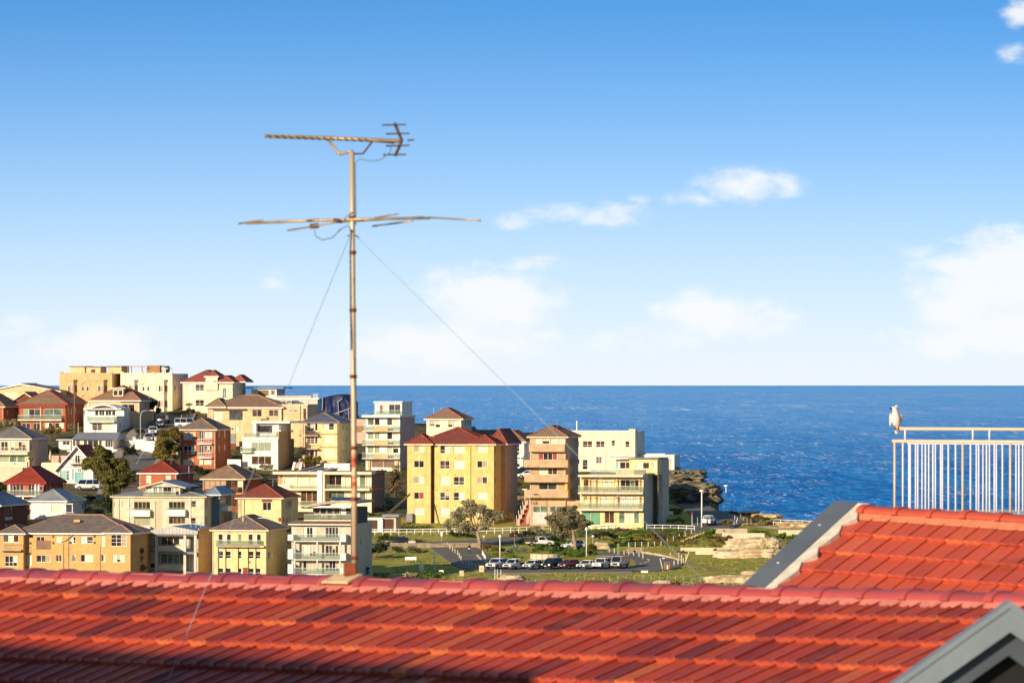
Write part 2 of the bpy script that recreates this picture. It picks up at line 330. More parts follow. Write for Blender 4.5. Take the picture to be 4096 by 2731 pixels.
def sea_mat():
    mt, nt, N, L, b = nodes('sea'); P = geo_pos(N)
    sp = N.new('ShaderNodeSeparateXYZ'); L.new(P, sp.inputs[0]); Y = sp.outputs[1]
    def co(sx, sy):
        mp = N.new('ShaderNodeMapping'); mp.inputs['Scale'].default_value = (sx, sy, 1); mp.inputs['Rotation'].default_value = (0, 0, R(8)); L.new(P, mp.inputs[0]); return mp.outputs[0]
    # chop colour: troughs and backs of waves, at the sizes the swell, the wind sea and the far sea have
    w1 = tex_noise(N, L, co(1 / 4, 1 / 30), 1, 6, .62, .5); w2 = tex_noise(N, L, co(1 / 16, 1 / 200), 1, 5, .6, .4); w3 = tex_noise(N, L, co(1 / 90, 1 / 2400), 1, 4, .6)
    w = mathn(N, L, 'ADD', mathn(N, L, 'MULTIPLY', w1, .5), mathn(N, L, 'ADD', mathn(N, L, 'MULTIPLY', w2, .32), mathn(N, L, 'MULTIPLY', w3, .18)))
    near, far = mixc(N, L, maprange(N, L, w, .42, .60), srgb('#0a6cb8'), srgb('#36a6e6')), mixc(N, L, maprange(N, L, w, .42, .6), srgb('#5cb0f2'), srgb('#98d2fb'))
    dist = mathn(N, L, 'DIVIDE', 1500.0, Y)          # far water paler: haze and grazing sky reflection put into the colour
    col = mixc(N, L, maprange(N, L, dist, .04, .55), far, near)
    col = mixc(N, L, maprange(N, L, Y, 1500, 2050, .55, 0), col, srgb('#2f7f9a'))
    # whitecaps: breaking crests, only where the long noise lets gusts through
    def caps(sx, sy, lo, hi, gs):
        a = tex_noise(N, L, co(1 / sx, 1 / sy), 1, 5, .62, .9); g = tex_noise(N, L, co(1 / gs, 1 / (gs * 4)), 1, 3, .5)
        return maprange(N, L, mathn(N, L, 'ADD', a, mathn(N, L, 'MULTIPLY', mathn(N, L, 'SUBTRACT', g, .5), .35)), lo, hi)
    c1 = mathn(N, L, 'MULTIPLY', caps(2.3, 24, .608, .645, 45), maprange(N, L, Y, 3200, 5200, 1, 0))
    c2 = mathn(N, L, 'MULTIPLY', caps(5, 110, .606, .642, 120), mathn(N, L, 'MULTIPLY', maprange(N, L, Y, 2200, 4000), maprange(N, L, Y, 9000, 14000, 1, 0)))
    c3 = mathn(N, L, 'MULTIPLY', caps(14, 900, .608, .645, 400), mathn(N, L, 'MULTIPLY', maprange(N, L, Y, 7000, 11000), maprange(N, L, Y, 40000, 70000, 1, 0)))
    foam = mathn(N, L, 'MAXIMUM', c1, mathn(N, L, 'MAXIMUM', c2, c3))
    col = mixc(N, L, mathn(N, L, 'MULTIPLY', foam, .9), col, (.82, .84, .86, 1))
    L.new(col, b.inputs['Base Color']); b.inputs['Roughness'].default_value = .55; b.inputs['Specular IOR Level'].default_value = .12
    bumpn(N, L, b, w1, .35, 1.2); MATS['sea'] = mt
sea_mat()
# ------------------------------------------------------------------ land, sea, roads
def make_land():
    xs = []; Ys = []
    x = -420.0
    while x < 520: xs.append(x); x += 3.2 if -130 < x < 110 else 12
    y = -30.0
    while y < 1560: Ys.append(y); y += 20 if y < 820 else (2.2 if y < 1180 else 6)
    v = []; f = []
    for Y in Ys:
        for X in xs:
            z = zg(X, Y)
            if Y > 800 and z > 0: z += .12 * noise.noise(Vector((X * .12, Y * .12, 3))) + .05 * noise.noise(Vector((X * .5, Y * .5, 9)))
            if Y > 900 and z > -11:
                ye = G(interp(CX + X / Y * F, EDGE)); k = min(1, max(0, (Y - ye) / 3))
                z += k * 2.2 * noise.noise(Vector((X * .16, Y * .16, z * .22)))
            v.append((X, Y, z))
    n = len(xs)
    for j in range(len(Ys) - 1):
        for i in range(n - 1): a = j * n + i; f.append((a, a + 1, a + n + 1, a + n))
    mb = MB(); mb.v = v; mb.f = f
    o = mb.build('ground', 'hillside', smooth=True, fix=False); tag(o, 'grassy coastal hillside falling to sandstone ledges above the sea', kind='structure')
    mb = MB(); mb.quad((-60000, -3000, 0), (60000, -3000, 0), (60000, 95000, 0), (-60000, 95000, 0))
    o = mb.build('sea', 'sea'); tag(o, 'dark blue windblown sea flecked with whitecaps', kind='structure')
make_land()
def drape(pts, step=2.0):   # photo points on the hillside -> evenly spaced ground points
    P = [gp(*p).to_2d() for p in pts]; out = [P[0]]
    # smooth with Catmull-Rom
    Q = [P[0] * 2 - P[1]] + P + [P[-1] * 2 - P[-2]]
    for i in range(1, len(Q) - 2):
        p0, p1, p2, p3 = Q[i - 1:i + 3]; k = max(2, int((p2 - p1).length / step))
        for j in range(1, k + 1):
            t = j / k; out.append(.5 * ((2 * p1) + (p2 - p0) * t + (2 * p0 - 5 * p1 + 4 * p2 - p3) * t * t + (3 * p1 - p0 - 3 * p2 + p3) * t ** 3))
    return out
def ribbon(name, pts, w0, w1, matk, lift, label=None, thick=0.0, parent=None, kind='structure'):
    """strip between lateral offsets w0..w1 (metres, + to the right of travel) laid on the ground"""
    L = drape(pts); mb = MB(); n = len(L); cr = 3
    rows = []
    for i, p in enumerate(L):
        t = (L[min(i + 1, n - 1)] - L[max(i - 1, 0)]).normalized(); nr = Vector((t.y, -t.x)); row = []
        for k in range(cr + 1):
            q = p + nr * lerp(w0, w1, k / cr); row.append((q.x, q.y, zg(q.x, q.y) + lift))
        rows.append(row)
    for a, b in zip(rows, rows[1:]):
        for k in range(cr): mb.quad(a[k], a[k + 1], b[k + 1], b[k])
        if thick:
            for k in (0, cr): mb.quad(a[k], b[k], (b[k][0], b[k][1], b[k][2] - thick), (a[k][0], a[k][1], a[k][2] - thick))
    o = mb.build(name, matk, parent)
    if label: tag(o, label, kind=kind)
    return o
# street climbing between the houses on the left
ST = [(505, 2010), (520, 1930), (545, 1860), (585, 1790), (625, 1735), (668, 1690), (690, 1650)]
ribbon('road', ST, -3.6, 3.6, 'asphalt', .22, 'dark asphalt street climbing between the houses', .5)
ribbon('pavement', ST, -5.8, -3.6, 'footpath', .36, 'pale footpath along the climbing street beside the white garden walls', .5)
ribbon('pavement', ST, 3.6, 5.4, 'footpath', .36, 'footpath on the tree side of the climbing street', .5)
ribbon('road_marking', ST[2:6], -.06, .06, 'road_paint', .25, 'worn white centre line on the climbing street')
# cross street in front of the big cream flats
ribbon('road', [(600, 1686), (720, 1690), (830, 1700)], -3.5, 3.5, 'asphalt', .24, 'shaded street crossing at the top of the hill', .5)
# road round the headland on the right
HR = [(2560, 1950), (2650, 1968), (2730, 1992), (2800, 2022), (2855, 2060), (2870, 2090), (2830, 2115), (2750, 2122), (2600, 2125), (2400, 2130), (2150, 2150), (1900, 2172), (1650, 2180), (1480, 2184)]
ribbon('road', HR, -4.2, 4.2, 'asphalt', .2, 'asphalt headland road curving past the sandstone cliff', .5)
ribbon('pavement', HR[:5], -6.8, -4.2, 'footpath', .34, 'concrete footpath on the seaward side of the headland road', .5)
# driveway and car park
DW = [(1800, 2180), (1832, 2205), (1875, 2235), (1930, 2268), (2010, 2283)]
ribbon('road', DW, -4.0, 4.0, 'asphalt', .16, 'driveway dropping across the lawn to the car park', .3)
LOT = [(1940, 2287), (2080, 2286), (2240, 2285), (2400, 2284), (2520, 2283), (2600, 2277), (2645, 2262), (2635, 2240), (2570, 2224), (2480, 2216), (2400, 2214)]
ribbon('car_park', LOT[:5], -6.4, 3.8, 'asphalt', .20, 'strip of asphalt parking along the foot of the lawn', .3)
ribbon('road', LOT[4:], -4.4, 3.4, 'asphalt', .14, 'turning road looping round the grass island', .3)
def block_kerb(name, pts, label, mat='kerb', w=.3, h=.25, n=.9):
    L = drape(pts, n); root = empty(name, (L[0].x, L[0].y, zg(L[0].x, L[0].y)))
    for i in range(len(L) - 1):
        a, b = L[i], L[i + 1]; d = (b - a).normalized(); s = Vector((d.y, -d.x)) * w / 2; a2 = a + d * .03; b2 = b - d * .03
        h2 = h * random.uniform(.8, 1.15); z0, z1 = zg(a.x, a.y), zg(b.x, b.y); o0 = Vector(root.location)
        P = [(a2 - s).to_3d() + Vector((0, 0, z0 - .1)), (b2 - s).to_3d() + Vector((0, 0, z1 - .1)), (b2 + s).to_3d() + Vector((0, 0, z1 - .1)), (a2 + s).to_3d() + Vector((0, 0, z0 - .1))]
        mb = MB(); mb.hexa([p - o0 for p in P] + [p - o0 + Vector((0, 0, h2 + .1)) for p in P]); mb.build('kerb_stone', mat, root)
    return tag(root, label, 'kerb')
block_kerb('stone_kerb', [(2520, 2268), (2570, 2258), (2598, 2246), (2590, 2238)], 'low stone kerb round the tip of the grass island', 'sandstone')
block_kerb('stone_kerb', [(2566, 2214), (2620, 2222), (2680, 2233), (2720, 2245)], 'line of pale stone blocks along the outer side of the turning road', 'sandstone', .4, .45)
block_kerb('stone_kerb', [(1908, 2224), (1930, 2245), (1962, 2262)], 'pale stone edging on the near corner of the driveway', 'sandstone', .35, .35)

ribbon('rock_shelf', [(2950, 2070), (3030, 2082), (3100, 2092), (3200, 2106), (3420, 2122), (3700, 2140)], -7, 7, 'sandstone', .05, 'sandy sandstone platform along the cliff railing')
ribbon('rock_shelf', [(1980, 2352), (2150, 2350), (2400, 2346), (2650, 2352), (2850, 2356), (3100, 2356), (3300, 2345)], -2.5, 14, 'sandstone', .05, 'bare sandstone shelf below the wire fence')
ribbon('path', [(2745, 2250), (2830, 2268), (2930, 2285), (3020, 2290)], -.7, .7, 'dirt', .06, 'worn earth track across the grass slope')
# ------------------------------------------------------------------ foreground roofs
def fg_tile_mat(key, lo, mid, hi, dark, gloss=.38):
    mt, nt, N, L, b = nodes(key); oi = N.new('ShaderNodeObjectInfo'); rnd = oi.outputs['Random']; P = geo_pos(N)
    cr = N.new('ShaderNodeValToRGB'); e = cr.color_ramp; e.elements[0].position = 0; e.elements[0].color = srgb(dark); e.elements[1].position = 1; e.elements[1].color = srgb(hi)
    for p, h in ((.22, lo), (.55, mid), (.85, mid)):
        x = e.elements.new(p); x.color = srgb(h)
    L.new(rnd, cr.inputs[0])
    n1 = tex_noise(N, L, P, 9, 6, .65); n2 = tex_noise(N, L, P, 2.2, 4, .6); n3 = tex_noise(N, L, P, 60, 3, .6)
    col = mixc(N, L, maprange(N, L, n1, .42, .8, 0, .4), cr.outputs[0], srgb(dark)); col = mixc(N, L, maprange(N, L, n2, .5, .75, 0, .35), col, srgb(hi))
    n4 = tex_noise(N, L, P, 22, 5, .7); col = mixc(N, L, maprange(N, L, n4, .62, .72, 0, .5), col, srgb('#b98a72'))
    L.new(col, b.inputs['Base Color']); b.inputs['Roughness'].default_value = gloss * .8; b.inputs['Specular IOR Level'].default_value = .35
    bumpn(N, L, b, mathn(N, L, 'ADD', mathn(N, L, 'MULTIPLY', n3, .5), n1), .45, .012); MATS[key] = mt
fg_tile_mat('fg_tile', '#963729', '#b0442f', '#c06038', '#6e2e29'); fg_tile_mat('tile_lip_lit', '#a84632', '#b65438', '#cc7844', '#8a3a2c', .6); fg_tile_mat('fg_tile_new', '#bc4e36', '#c45236', '#cc603e', '#ae4630', .5)  # tile lips get a brighter copy of the tile colour, as if sunlit
fg_tile_mat('fg_cap', '#9c4240', '#b04c46', '#b45244', '#8c4046', .45); paint('fg_mortar', '#d07a68', var=.2, scale=6, streak=False); paint('orange_mortar', '#cf7a56', var=.2, scale=6, streak=False); paint('cream_mortar', '#d9cdb4', var=.2, scale=8, streak=False)
paint('barge_grey', '#4b5258', rough=.5, streak=False, spec=.4); paint('verge_grey', '#60666a', rough=.5, streak=False, spec=.4); paint('barge_light', '#7f888d', rough=.5, streak=False, spec=.4)
paint('fg_wall', '#b89a86', streak=True)
def tile_mesh(w, g, over=.09, th=.032, rolls=2, name='tile'):
    """interlocking tile: raised water ribs along its length, thick rolled lower lip; local x along the course, y up the slope"""
    prof = []; n = 14
    for i in range(n + 1):
        t = i / n; x = t * w
        h = .010 * (math.cos(2 * math.pi * t * rolls) * .5 + .5) ** 1.5
        if t > .90: h += .016 * math.sin((t - .90) / .10 * math.pi * .5)
        if t < .05: h += .004
        prof.append((x, h))
    v = []; f = []; Ls = g + over; ys = [0, .02, .05, Ls]; lift = [.012, .018, .014, 0.0]     # lower lip stands proud
    for yi, y in enumerate(ys):
        base = th * (1 - y / Ls)
        for (x, h) in prof: v.append((x + .002, y, base + h * (1.25 if yi < 3 else 1) + lift[yi] * .6))
    m = len(prof)
    for j in range(len(ys) - 1):
        for i in range(m - 1): a = j * m + i; f.append((a, a + 1, a + m + 1, a + m))
    k = len(v)                                                       # front face of the lip and the two sides
    for (x, h) in prof: v.append((x + .002, .006, -.026))
    for i in range(m - 1): f.append((k + i, k + i + 1, i + 1, i))
    a = len(v); v += [(w + .002, Ls, -.02), (.002, Ls, -.02)]
    f.append((m - 1, k + m - 1, a, 4 * m - 1)); f.append((k, 0, 3 * m, a + 1))
    me = bpy.data.meshes.new(name); me.from_pydata(v, [], f)
    return me
def cap_mesh(L, r, name='ridge_cap'):
    """half-round ridge tile with a raised socket collar at its left end; local x along the ridge"""
    v = []; f = []; seg = 16; st = [(0, r * .9), (.0, r * 1.2), (.085, r * 1.2), (.09, r * 1.0), (L + .05, r * .97)]
    for (x, rr) in st:
        for k in range(seg + 1):
            a = math.pi * k / seg; y = math.cos(a) * rr * 1.15; z = math.sin(a) * rr * .62; v.append((x, -y, z - .025))
    m = seg + 1
    for j in range(len(st) - 1):
        for i in range(m - 1): q = j * m + i; f.append((q, q + 1, q + m + 1, q + m))
    f.append(tuple(range(len(v) - m, len(v))))
    me = bpy.data.meshes.new(name); me.from_pydata(v, [], f); return me
class RoofFrame:
    def __init__(s, a, Y0, th, ph, tau, w, g):
        A = pt(a[0], a[1], Y0); t, ta, q = R(th), R(tau), R(ph); s.w, s.g = w, g
        s.u = Vector((math.cos(t) * math.cos(ta), -math.sin(t) * math.cos(ta), -math.sin(ta))); s.nh = Vector((math.sin(t), math.cos(t), 0))
        up = s.nh * math.cos(q) + Vector((0, 0, math.sin(q))); up = (up - s.u * up.dot(s.u)).normalized(); s.up = up; s.n = s.u.cross(up).normalized(); s.A = A
        s.m = Matrix((s.u, up, s.n)).transposed().to_4x4(); s.ph = q
        dn = s.nh * math.cos(q) - Vector((0, 0, math.sin(q))); s.back = (dn - s.u * dn.dot(s.u)).normalized()
    def P(s, i, j, h=0.0): return s.A + s.u * s.w * i - s.up * s.g * j + s.n * h     # j rows down the slope
    def pxi(s, px, j):     # course index i at photo column px on row j
        lo, hi = -80.0, 160.0
        for _ in range(50):
            md = (lo + hi) / 2; p = s.P(md, j); c = CX + F * p.x / p.y
            if c < px: lo = md
            else: hi = md
        return lo
def roof_front(name, label, fr, rows, jr, px_l, px_r, tilemat, capmat, mortarmat, caplen, capr, stagger=.0, left_i=None, seed=1):
    rnd = random.Random(seed); root = empty(name, fr.P(fr.pxi(px_l, 0), 0)); tag(root, label, 'roof'); loc = root.matrix_basis.copy(); inv = Matrix.Translation(root.location).inverted()
    me = tile_mesh(fr.w, fr.g); me.materials.append(M(tilemat)); me.materials.append(M('tile_lip_lit')); me.polygons.foreach_set('use_smooth', [True] * len(me.polygons))
    bm = bmesh.new(); bm.from_mesh(me); bmesh.ops.recalc_face_normals(bm, faces=bm.faces); bm.to_mesh(me); bm.free()
    me.polygons.foreach_set('use_smooth', [i < 42 for i in range(len(me.polygons))]); me.polygons.foreach_set('material_index', [1 if 42 <= i < 56 else 0 for i in range(len(me.polygons))])
    i0 = left_i if left_i is not None else math.floor(fr.pxi(px_l, jr)) - 3
    for r in range(rows):
        a = left_i if left_i is not None else math.floor(fr.pxi(px_l, r)) - 4
        b = math.ceil(fr.pxi(px_r, r - 1.0)) + 1
        for i in [a + q for q in range(int(b - a) + 1)]:
            o = bpy.data.objects.new('roof_tile', me); COL.objects.link(o); o.parent = root
            mt = fr.m.copy(); p = fr.P(i + (r % 2) * stagger, r, .0 + rnd.uniform(-.003, .003)); mt.translation = p
            mt = mt @ Matrix.Rotation(rnd.uniform(-.012, .012), 4, 'Z') @ Matrix.Rotation(rnd.uniform(-.010, .012), 4, 'X')
            o.matrix_basis = inv @ mt
    ia, ib = fr.pxi(px_l, jr) - 4, fr.pxi(px_r, jr) + 4
    if left_i is not None: ia = left_i
    # boarding below the tiles on both slopes, and the wall under the eaves
    mb = MB(); rp0, rp1 = fr.P(ia, jr, -.03), fr.P(ib, jr, -.03); e0, e1 = fr.P(ia, rows + 6, -.05), fr.P(ib, rows + 6, -.05)
    LB = 4.2; b0, b1 = rp0 + fr.back * LB, rp1 + fr.back * LB
    if mortarmat == 'orange_mortar': LB = 3.2; b0, b1 = rp0 + fr.back * LB, rp1 + fr.back * LB
    o = root.location; S = lambda p: tuple(Vector(p) - o)
    dz = Vector((0, 0, -.06))
    mb.hexa([S(e0 + dz), S(e1 + dz), S(rp1 + dz), S(rp0 + dz), S(e0), S(e1), S(rp1), S(rp0)]); mb.build('roof_boarding', 'roof_felt', root)
    mb = MB(); mb.hexa([S(rp0 + dz), S(rp1 + dz), S(b1 + dz), S(b0 + dz), S(rp0), S(rp1), S(b1), S(b0)]); mb.build('back_slope', 'fg_cap', root)
    zf = 40.2; mb = MB(); q = .35
    e0i, e1i, b0i, b1i = (fr.P(ia + q / fr.w, rows + 5.2), fr.P(ib - q / fr.w, rows + 5.2), b0 + fr.u * q - fr.back * .4, b1 - fr.u * q - fr.back * .4)
    top = [e0i + dz * 3, e1i + dz * 3, b1i + dz * 3, b0i + dz * 3]
    mb.hexa([S((p.x, p.y, zf)) for p in top] + [S(p) for p in top]); mb.build('wall', 'fg_wall', root)
    # mortar bed and caps
    mb = MB(); k = int((ib - ia) * fr.w / .12)
    for s_ in range(k):
        t0, t1 = ia + (ib - ia) * s_ / k, ia + (ib - ia) * (s_ + 1) / k
        d0, d1 = [jr + (.075 + capr) / fr.g + .02 * noise.noise(Vector((t * .9, seed, 0))) for t in (t0, t1)]
        w0 = .5 + .5 * math.cos(2 * math.pi * t0 * 2); w1 = .5 + .5 * math.cos(2 * math.pi * t1 * 2)
        mb.quad(S(fr.P(t0, d0 + .03 * (1 - w0), .026)), S(fr.P(t1, d1 + .03 * (1 - w1), .026)), S(fr.P(t1, jr + .04, .085)), S(fr.P(t0, jr + .04, .085)))
        mb.quad(S(fr.P(t0, jr + .04, .085)), S(fr.P(t1, jr + .04, .085)), S(fr.P(t1, jr, .05) + fr.back * .16), S(fr.P(t0, jr, .05) + fr.back * .16))
    mb.build('mortar_bed', mortarmat, root)
    cm = cap_mesh(caplen, capr); cm.materials.append(M(capmat)); n = int((ib - ia) * fr.w / caplen) + 1
    hx = Matrix((fr.u, Vector((0, 0, 1)).cross(fr.u).normalized(), fr.u.cross(Vector((0, 0, 1)).cross(fr.u).normalized()))).transposed().to_4x4()
    for c in range(n):
        p = fr.P(ia, jr, 0) + fr.u * caplen * c + Vector((0, 0, .034 + rnd.uniform(-.008, .008)))
        o2 = bpy.data.objects.new('ridge_cap', cm); COL.objects.link(o2); o2.parent = root; mt = hx.copy(); mt.translation = p
        o2.matrix_basis = inv @ mt @ Matrix.Rotation(rnd.uniform(-.012, .012), 4, 'Z') @ Matrix.Rotation(rnd.uniform(-.012, .012), 4, 'Y')
    return root
FR1 = RoofFrame((193.5, 2389.9), 52.763, 45.8, 20.02, -.5, .22, .5)
FR2 = RoofFrame((3583, 2160.5), 62.0, 39.93, 28.46, 2.16, .2425, .398)
roof1 = roof_front('tiled_roof', 'long weathered red tile roof spanning the foreground with a capped ridge', FR1, 5, -.93, 0, 4250, 'fg_tile', 'fg_cap', 'fg_mortar', .46, .115, seed=3)
# right-hand roof: starts at its verge
li = FR2.pxi(3352, 0)
roof2 = roof_front('tiled_roof', 'newer orange tile roof with a grey bargeboard behind the long roof', FR2, 5, -1.35, 3350, 5100, 'fg_tile_new', 'fg_tile_new', 'orange_mortar', .46, .12, left_i=li, seed=5)
def verge():
    i0 = li; root = roof2; o = root.location
    for nm, a, b, h0, h1, mk in (('bargeboard', -.44, -.12, -.30, .075, 'verge_grey'), ('verge_mortar', -.115, .03, -.05, .07, 'cream_mortar')):
        mb = MB(); n = 26; rows = []
        for k in range(n + 1):
            j = lerp(-1.55, 9, k / n); wob = (.05 * math.sin(j * 6.2) if nm == 'verge_mortar' else 0)
            rows.append([FR2.P(i0, j) + FR2.u * (x) + FR2.n * h - o for (x, h) in ((a, h0), (b + wob, h0), (b + wob, h1), (a, h1))])
        for p, q in zip(rows, rows[1:]):
            for k in range(4): mb.quad(p[k], p[(k + 1) % 4], q[(k + 1) % 4], q[k])
        mb.poly(rows[0]); mb.poly(rows[-1]); mb.build(nm, mk, root)
    for j in (-.2, 4.3, 1.9):
        p = FR2.P(i0, j) + FR2.u * -.28 + FR2.n * .078 - o; mb = MB(); mb.lathe([(.018, 0), (.016, .006), (.006, .01)], 8, p); mb.build('screw_head', 'white_trim', root)
verge()
# ------------------------------------------------------------------ grey gable at the lower right
def gable():
    Y = 34.0; ax, ay = 4026, 2418
    A = pt(ax, ay, Y); root = empty('grey_gable', (A.x, A.y, 40.2), R(3)); tag(root, 'blue-grey timber gable end with dark louvred vent in the lower right corner', 'gable')
    h = A.z - 40.2; sl = .70           # rise per metre of run
    def rake(s, off, th, run, y0, y1, name, mk):
        mb = MB(); pr = [(0, h - off), (s * run, h - off - run * sl), (s * run, h - off - th - run * sl), (0, h - off - th)]
        mb.prism(pr if s > 0 else pr[::-1], 1, y0, y1); return mb.build(name, mk, root)
    for s in (-1, 1):
        rake(s, 0, .155, 2.6, -.16, .02, 'bargeboard', 'barge_light'); rake(s, .158, .14, 2.5, -.08, .02, 'inner_board', 'barge_grey')
        mb = MB(); pr = [(0, h + .03), (s * 2.75, h + .03 - 2.75 * sl), (s * 2.75, h - .01 - 2.75 * sl), (0, h - .01)]
        mb.prism(pr if s > 0 else pr[::-1], 1, -.17, .0); mb.build('roof_sheet', 'barge_light', root)
    mb = MB(); mb.prism([(-2.4, 0), (2.4, 0), (2.4, h - 2.4 * sl - .1), (0, h - .28), (-2.4, h - 2.4 * sl - .1)], 1, .03, .14); mb.build('gable_wall', 'black', root)
    for k in range(9):
        x = -.55 + k * .12; t = h - .45 - abs(x) * sl; mb = MB(); mb.box(x, x + .045, .06, .11, max(.4, t - 1.2), t - .25); mb.build('louvre', 'dark_grey', root)
gable()
# ------------------------------------------------------------------ tv mast
def rusty(key, base, rust):
    mt, nt, N, L, b = nodes(key); P = geo_pos(N); mp = N.new('ShaderNodeMapping'); mp.inputs['Scale'].default_value = (3, 3, 2.6); L.new(P, mp.inputs[0])
    n1 = tex_noise(N, L, mp.outputs[0], 1.0, 5, .6, .3); n2 = tex_noise(N, L, P, 40, 4, .6)
    col = mixc(N, L, maprange(N, L, n1, .56, .63), srgb(base), srgb(rust)); col = mixc(N, L, maprange(N, L, n1, .64, .68), col, srgb('#3a2a20')); col = mixc(N, L, maprange(N, L, n2, .5, .8, 0, .35), col, scl(srgb(base), .6))
    L.new(col, b.inputs['Base Color']); b.inputs['Roughness'].default_value = .5; b.inputs['Metallic'].default_value = .35; MATS[key] = mt
rusty('mast_metal', '#cdb48e', '#c4501f'); paint('aerial_metal', '#b9986a', rough=.45, metal=.4, var=.35, scale=8, streak=False); paint('plate_metal', '#d9b98a', var=.25, scale=10, streak=False); paint('aerial_dark', '#5c4632', var=.3, scale=8, streak=False); paint('cable', '#6f8496', streak=False); paint('wire_pale', '#9aa9b4', streak=False); paint('rust', '#8a4520', var=.4, scale=9, streak=False)
def mast():
    i = FR1.pxi(1405, -.93); base = FR1.P(i, -.93, .09); Y = base.y; s = Y / F; root = empty('tv_aerial_mast', base)
    tag(root, 'tall rust-spotted television mast with two aerials and guy wires on the roof ridge', 'aerial')
    def q(px, py, dy=0.0): return (pt(px, py, Y + dy) - base)
    def T(name, pts, r, mk, seg=8, parent=root): mb = MB(); mb.tube(pts, r, seg); return mb.build(name, mk, parent, smooth=True)
    b0 = q(1418, 2300); pole = T('pole', [q(1418, 2318), q(1417, 1900), q(1413, 1400), q(1410, 1000), q(1408, 608)], [.026, .026, .025, .023, .021], 'mast_metal', 12)
    for py in (1240, 1505, 1790, 1995, 2230, 870, 1010): c = q(interp(py, [(608, 1408), (2318, 1418)]), py); mb = MB(); mb.lathe([(.031, -.016), (.033, 0), (.031, .016)], 12, c); mb.build('pole_clamp', 'rust' if py != 870 else 'aerial_dark', root, True)
    # base plate and bracket lying on the ridge
    mb = MB(); u = FR1.u; f = -FR1.up
    c = Vector((0, 0, -.005)); Q = [c - u * .2 + f * .15, c + u * .14 + f * .15, c + u * .14 - f * .04, c - u * .2 - f * .04]; mb.hexa(Q + [p + Vector((0, 0, .018)) for p in Q])
    mb.build('base_plate', 'plate_metal', root)
    mb = MB(); mb.box(-.045, .06, -.045, .05, .012, .12); mb.build('base_bracket', 'rust', root)
    # UHF aerial on top: boom, cranked bracket, zigzag directors, corner reflector
    ex = lambda px, py, d=0: q(px, py, d)
    boom = T('boom', [ex(1062, 545, .35), ex(1300, 552, .1), ex(1600, 565, -.25)], .017, 'aerial_metal')
    for k in range(15):
        t = (k + .5) / 15; px = lerp(1062, 1480, t); py = lerp(545, 561, t); d = lerp(.35, -.12, t); L_ = lerp(.08, .13, t)
        T('director', [ex(px - 7, py - 7, d - L_), ex(px + 7, py + 7, d + L_)], .006, 'aerial_metal', 6, boom)
    T('bracket', [ex(1312, 560, .08), ex(1355, 615, .06), ex(1362, 618, .05), ex(1395, 607, .02), ex(1410, 606)], .013, 'aerial_metal')
    T('bracket', [ex(1490, 565, -.1), ex(1452, 615, -.05), ex(1425, 616, -.02), ex(1410, 612)], .009, 'aerial_dark')
    refl = T('reflector_spine', [ex(1578, 492, -.25), ex(1602, 550, -.25), ex(1607, 563, -.25), ex(1600, 580, -.25), ex(1580, 625, -.25)], .014, 'aerial_dark')
    for (x0, x1, y) in ((1530, 1622, 500), (1545, 1636, 535), (1545, 1636, 583), (1535, 1622, 619), (1632, 1655, 561)):
        T('reflector_rod', [ex(x0, y + 1, -.05), ex(x1, y - 1, -.5)], .007, 'aerial_dark', 6, refl)
    T('balun', [ex(1495, 560, -.12), ex(1575, 568, -.22)], .019, 'aerial_dark')
    T('coax', [ex(1565, 590, -.2), ex(1558, 612, -.18), ex(1520, 640, -.12), ex(1480, 645, -.06), ex(1440, 636, -.02), ex(1420, 650, -.02), ex(1423, 900, -.02)], .0055, 'cable', 6)
    # VHF aerial below: boom nearly along the view, long elements
    vb = T('vhf_boom', [ex(985, 893, .3), ex(1200, 884, .1), ex(1410, 878, -.03), ex(1720, 872, -.3)], .012, 'aerial_metal')
    for (x0, y0, x1, y1) in ((955, 895, 1050, 880), (1150, 922, 1345, 890), (1205, 885, 1270, 876), (1340, 890, 1690, 868), (1490, 905, 1650, 884), (1500, 872, 1592, 856), (1715, 870, 1922, 882)):
        T('element', [ex(x0, y0, .25), ex(x1, y1, -.25)], .0075, 'aerial_metal', 6, vb)
    T('dipole_box', [ex(1243, 905, .1), ex(1272, 903, .05)], .022, 'aerial_dark'); T('dipole_box', [ex(1335, 882, .02), ex(1368, 884, .0)], .02, 'aerial_dark')
    T('coax', [ex(1258, 920, .08), ex(1262, 945, .07), ex(1290, 960, .05), ex(1330, 950, .03), ex(1365, 915, .0), ex(1392, 903, -.03), ex(1404, 920, -.03), ex(1400, 1000, -.03), ex(1404, 1400, -.03)], .0055, 'cable', 6)
    T('coax', [ex(1408, 850, -.03), ex(1385, 865, -.03), ex(1372, 890, -.03)], .005, 'cable', 6)
    # guy wires down to the roof
    ga = T('guy_wire', [ex(1398, 948), FR1.P(FR1.pxi(610, 5.3), 5.3, .03) - base], .0024, 'wire_pale', 6)
    gb = T('guy_wire', [ex(1430, 950), FR1.P(FR1.pxi(2760, -.93), -.93, .1) + FR1.back * .5 - base], .0024, 'wire_pale', 6)
    T('eye_bolt', [ex(1388, 945), ex(1400, 940), ex(1412, 940), ex(1428, 944), ex(1436, 952)], .006, 'rust', 6)
mast()
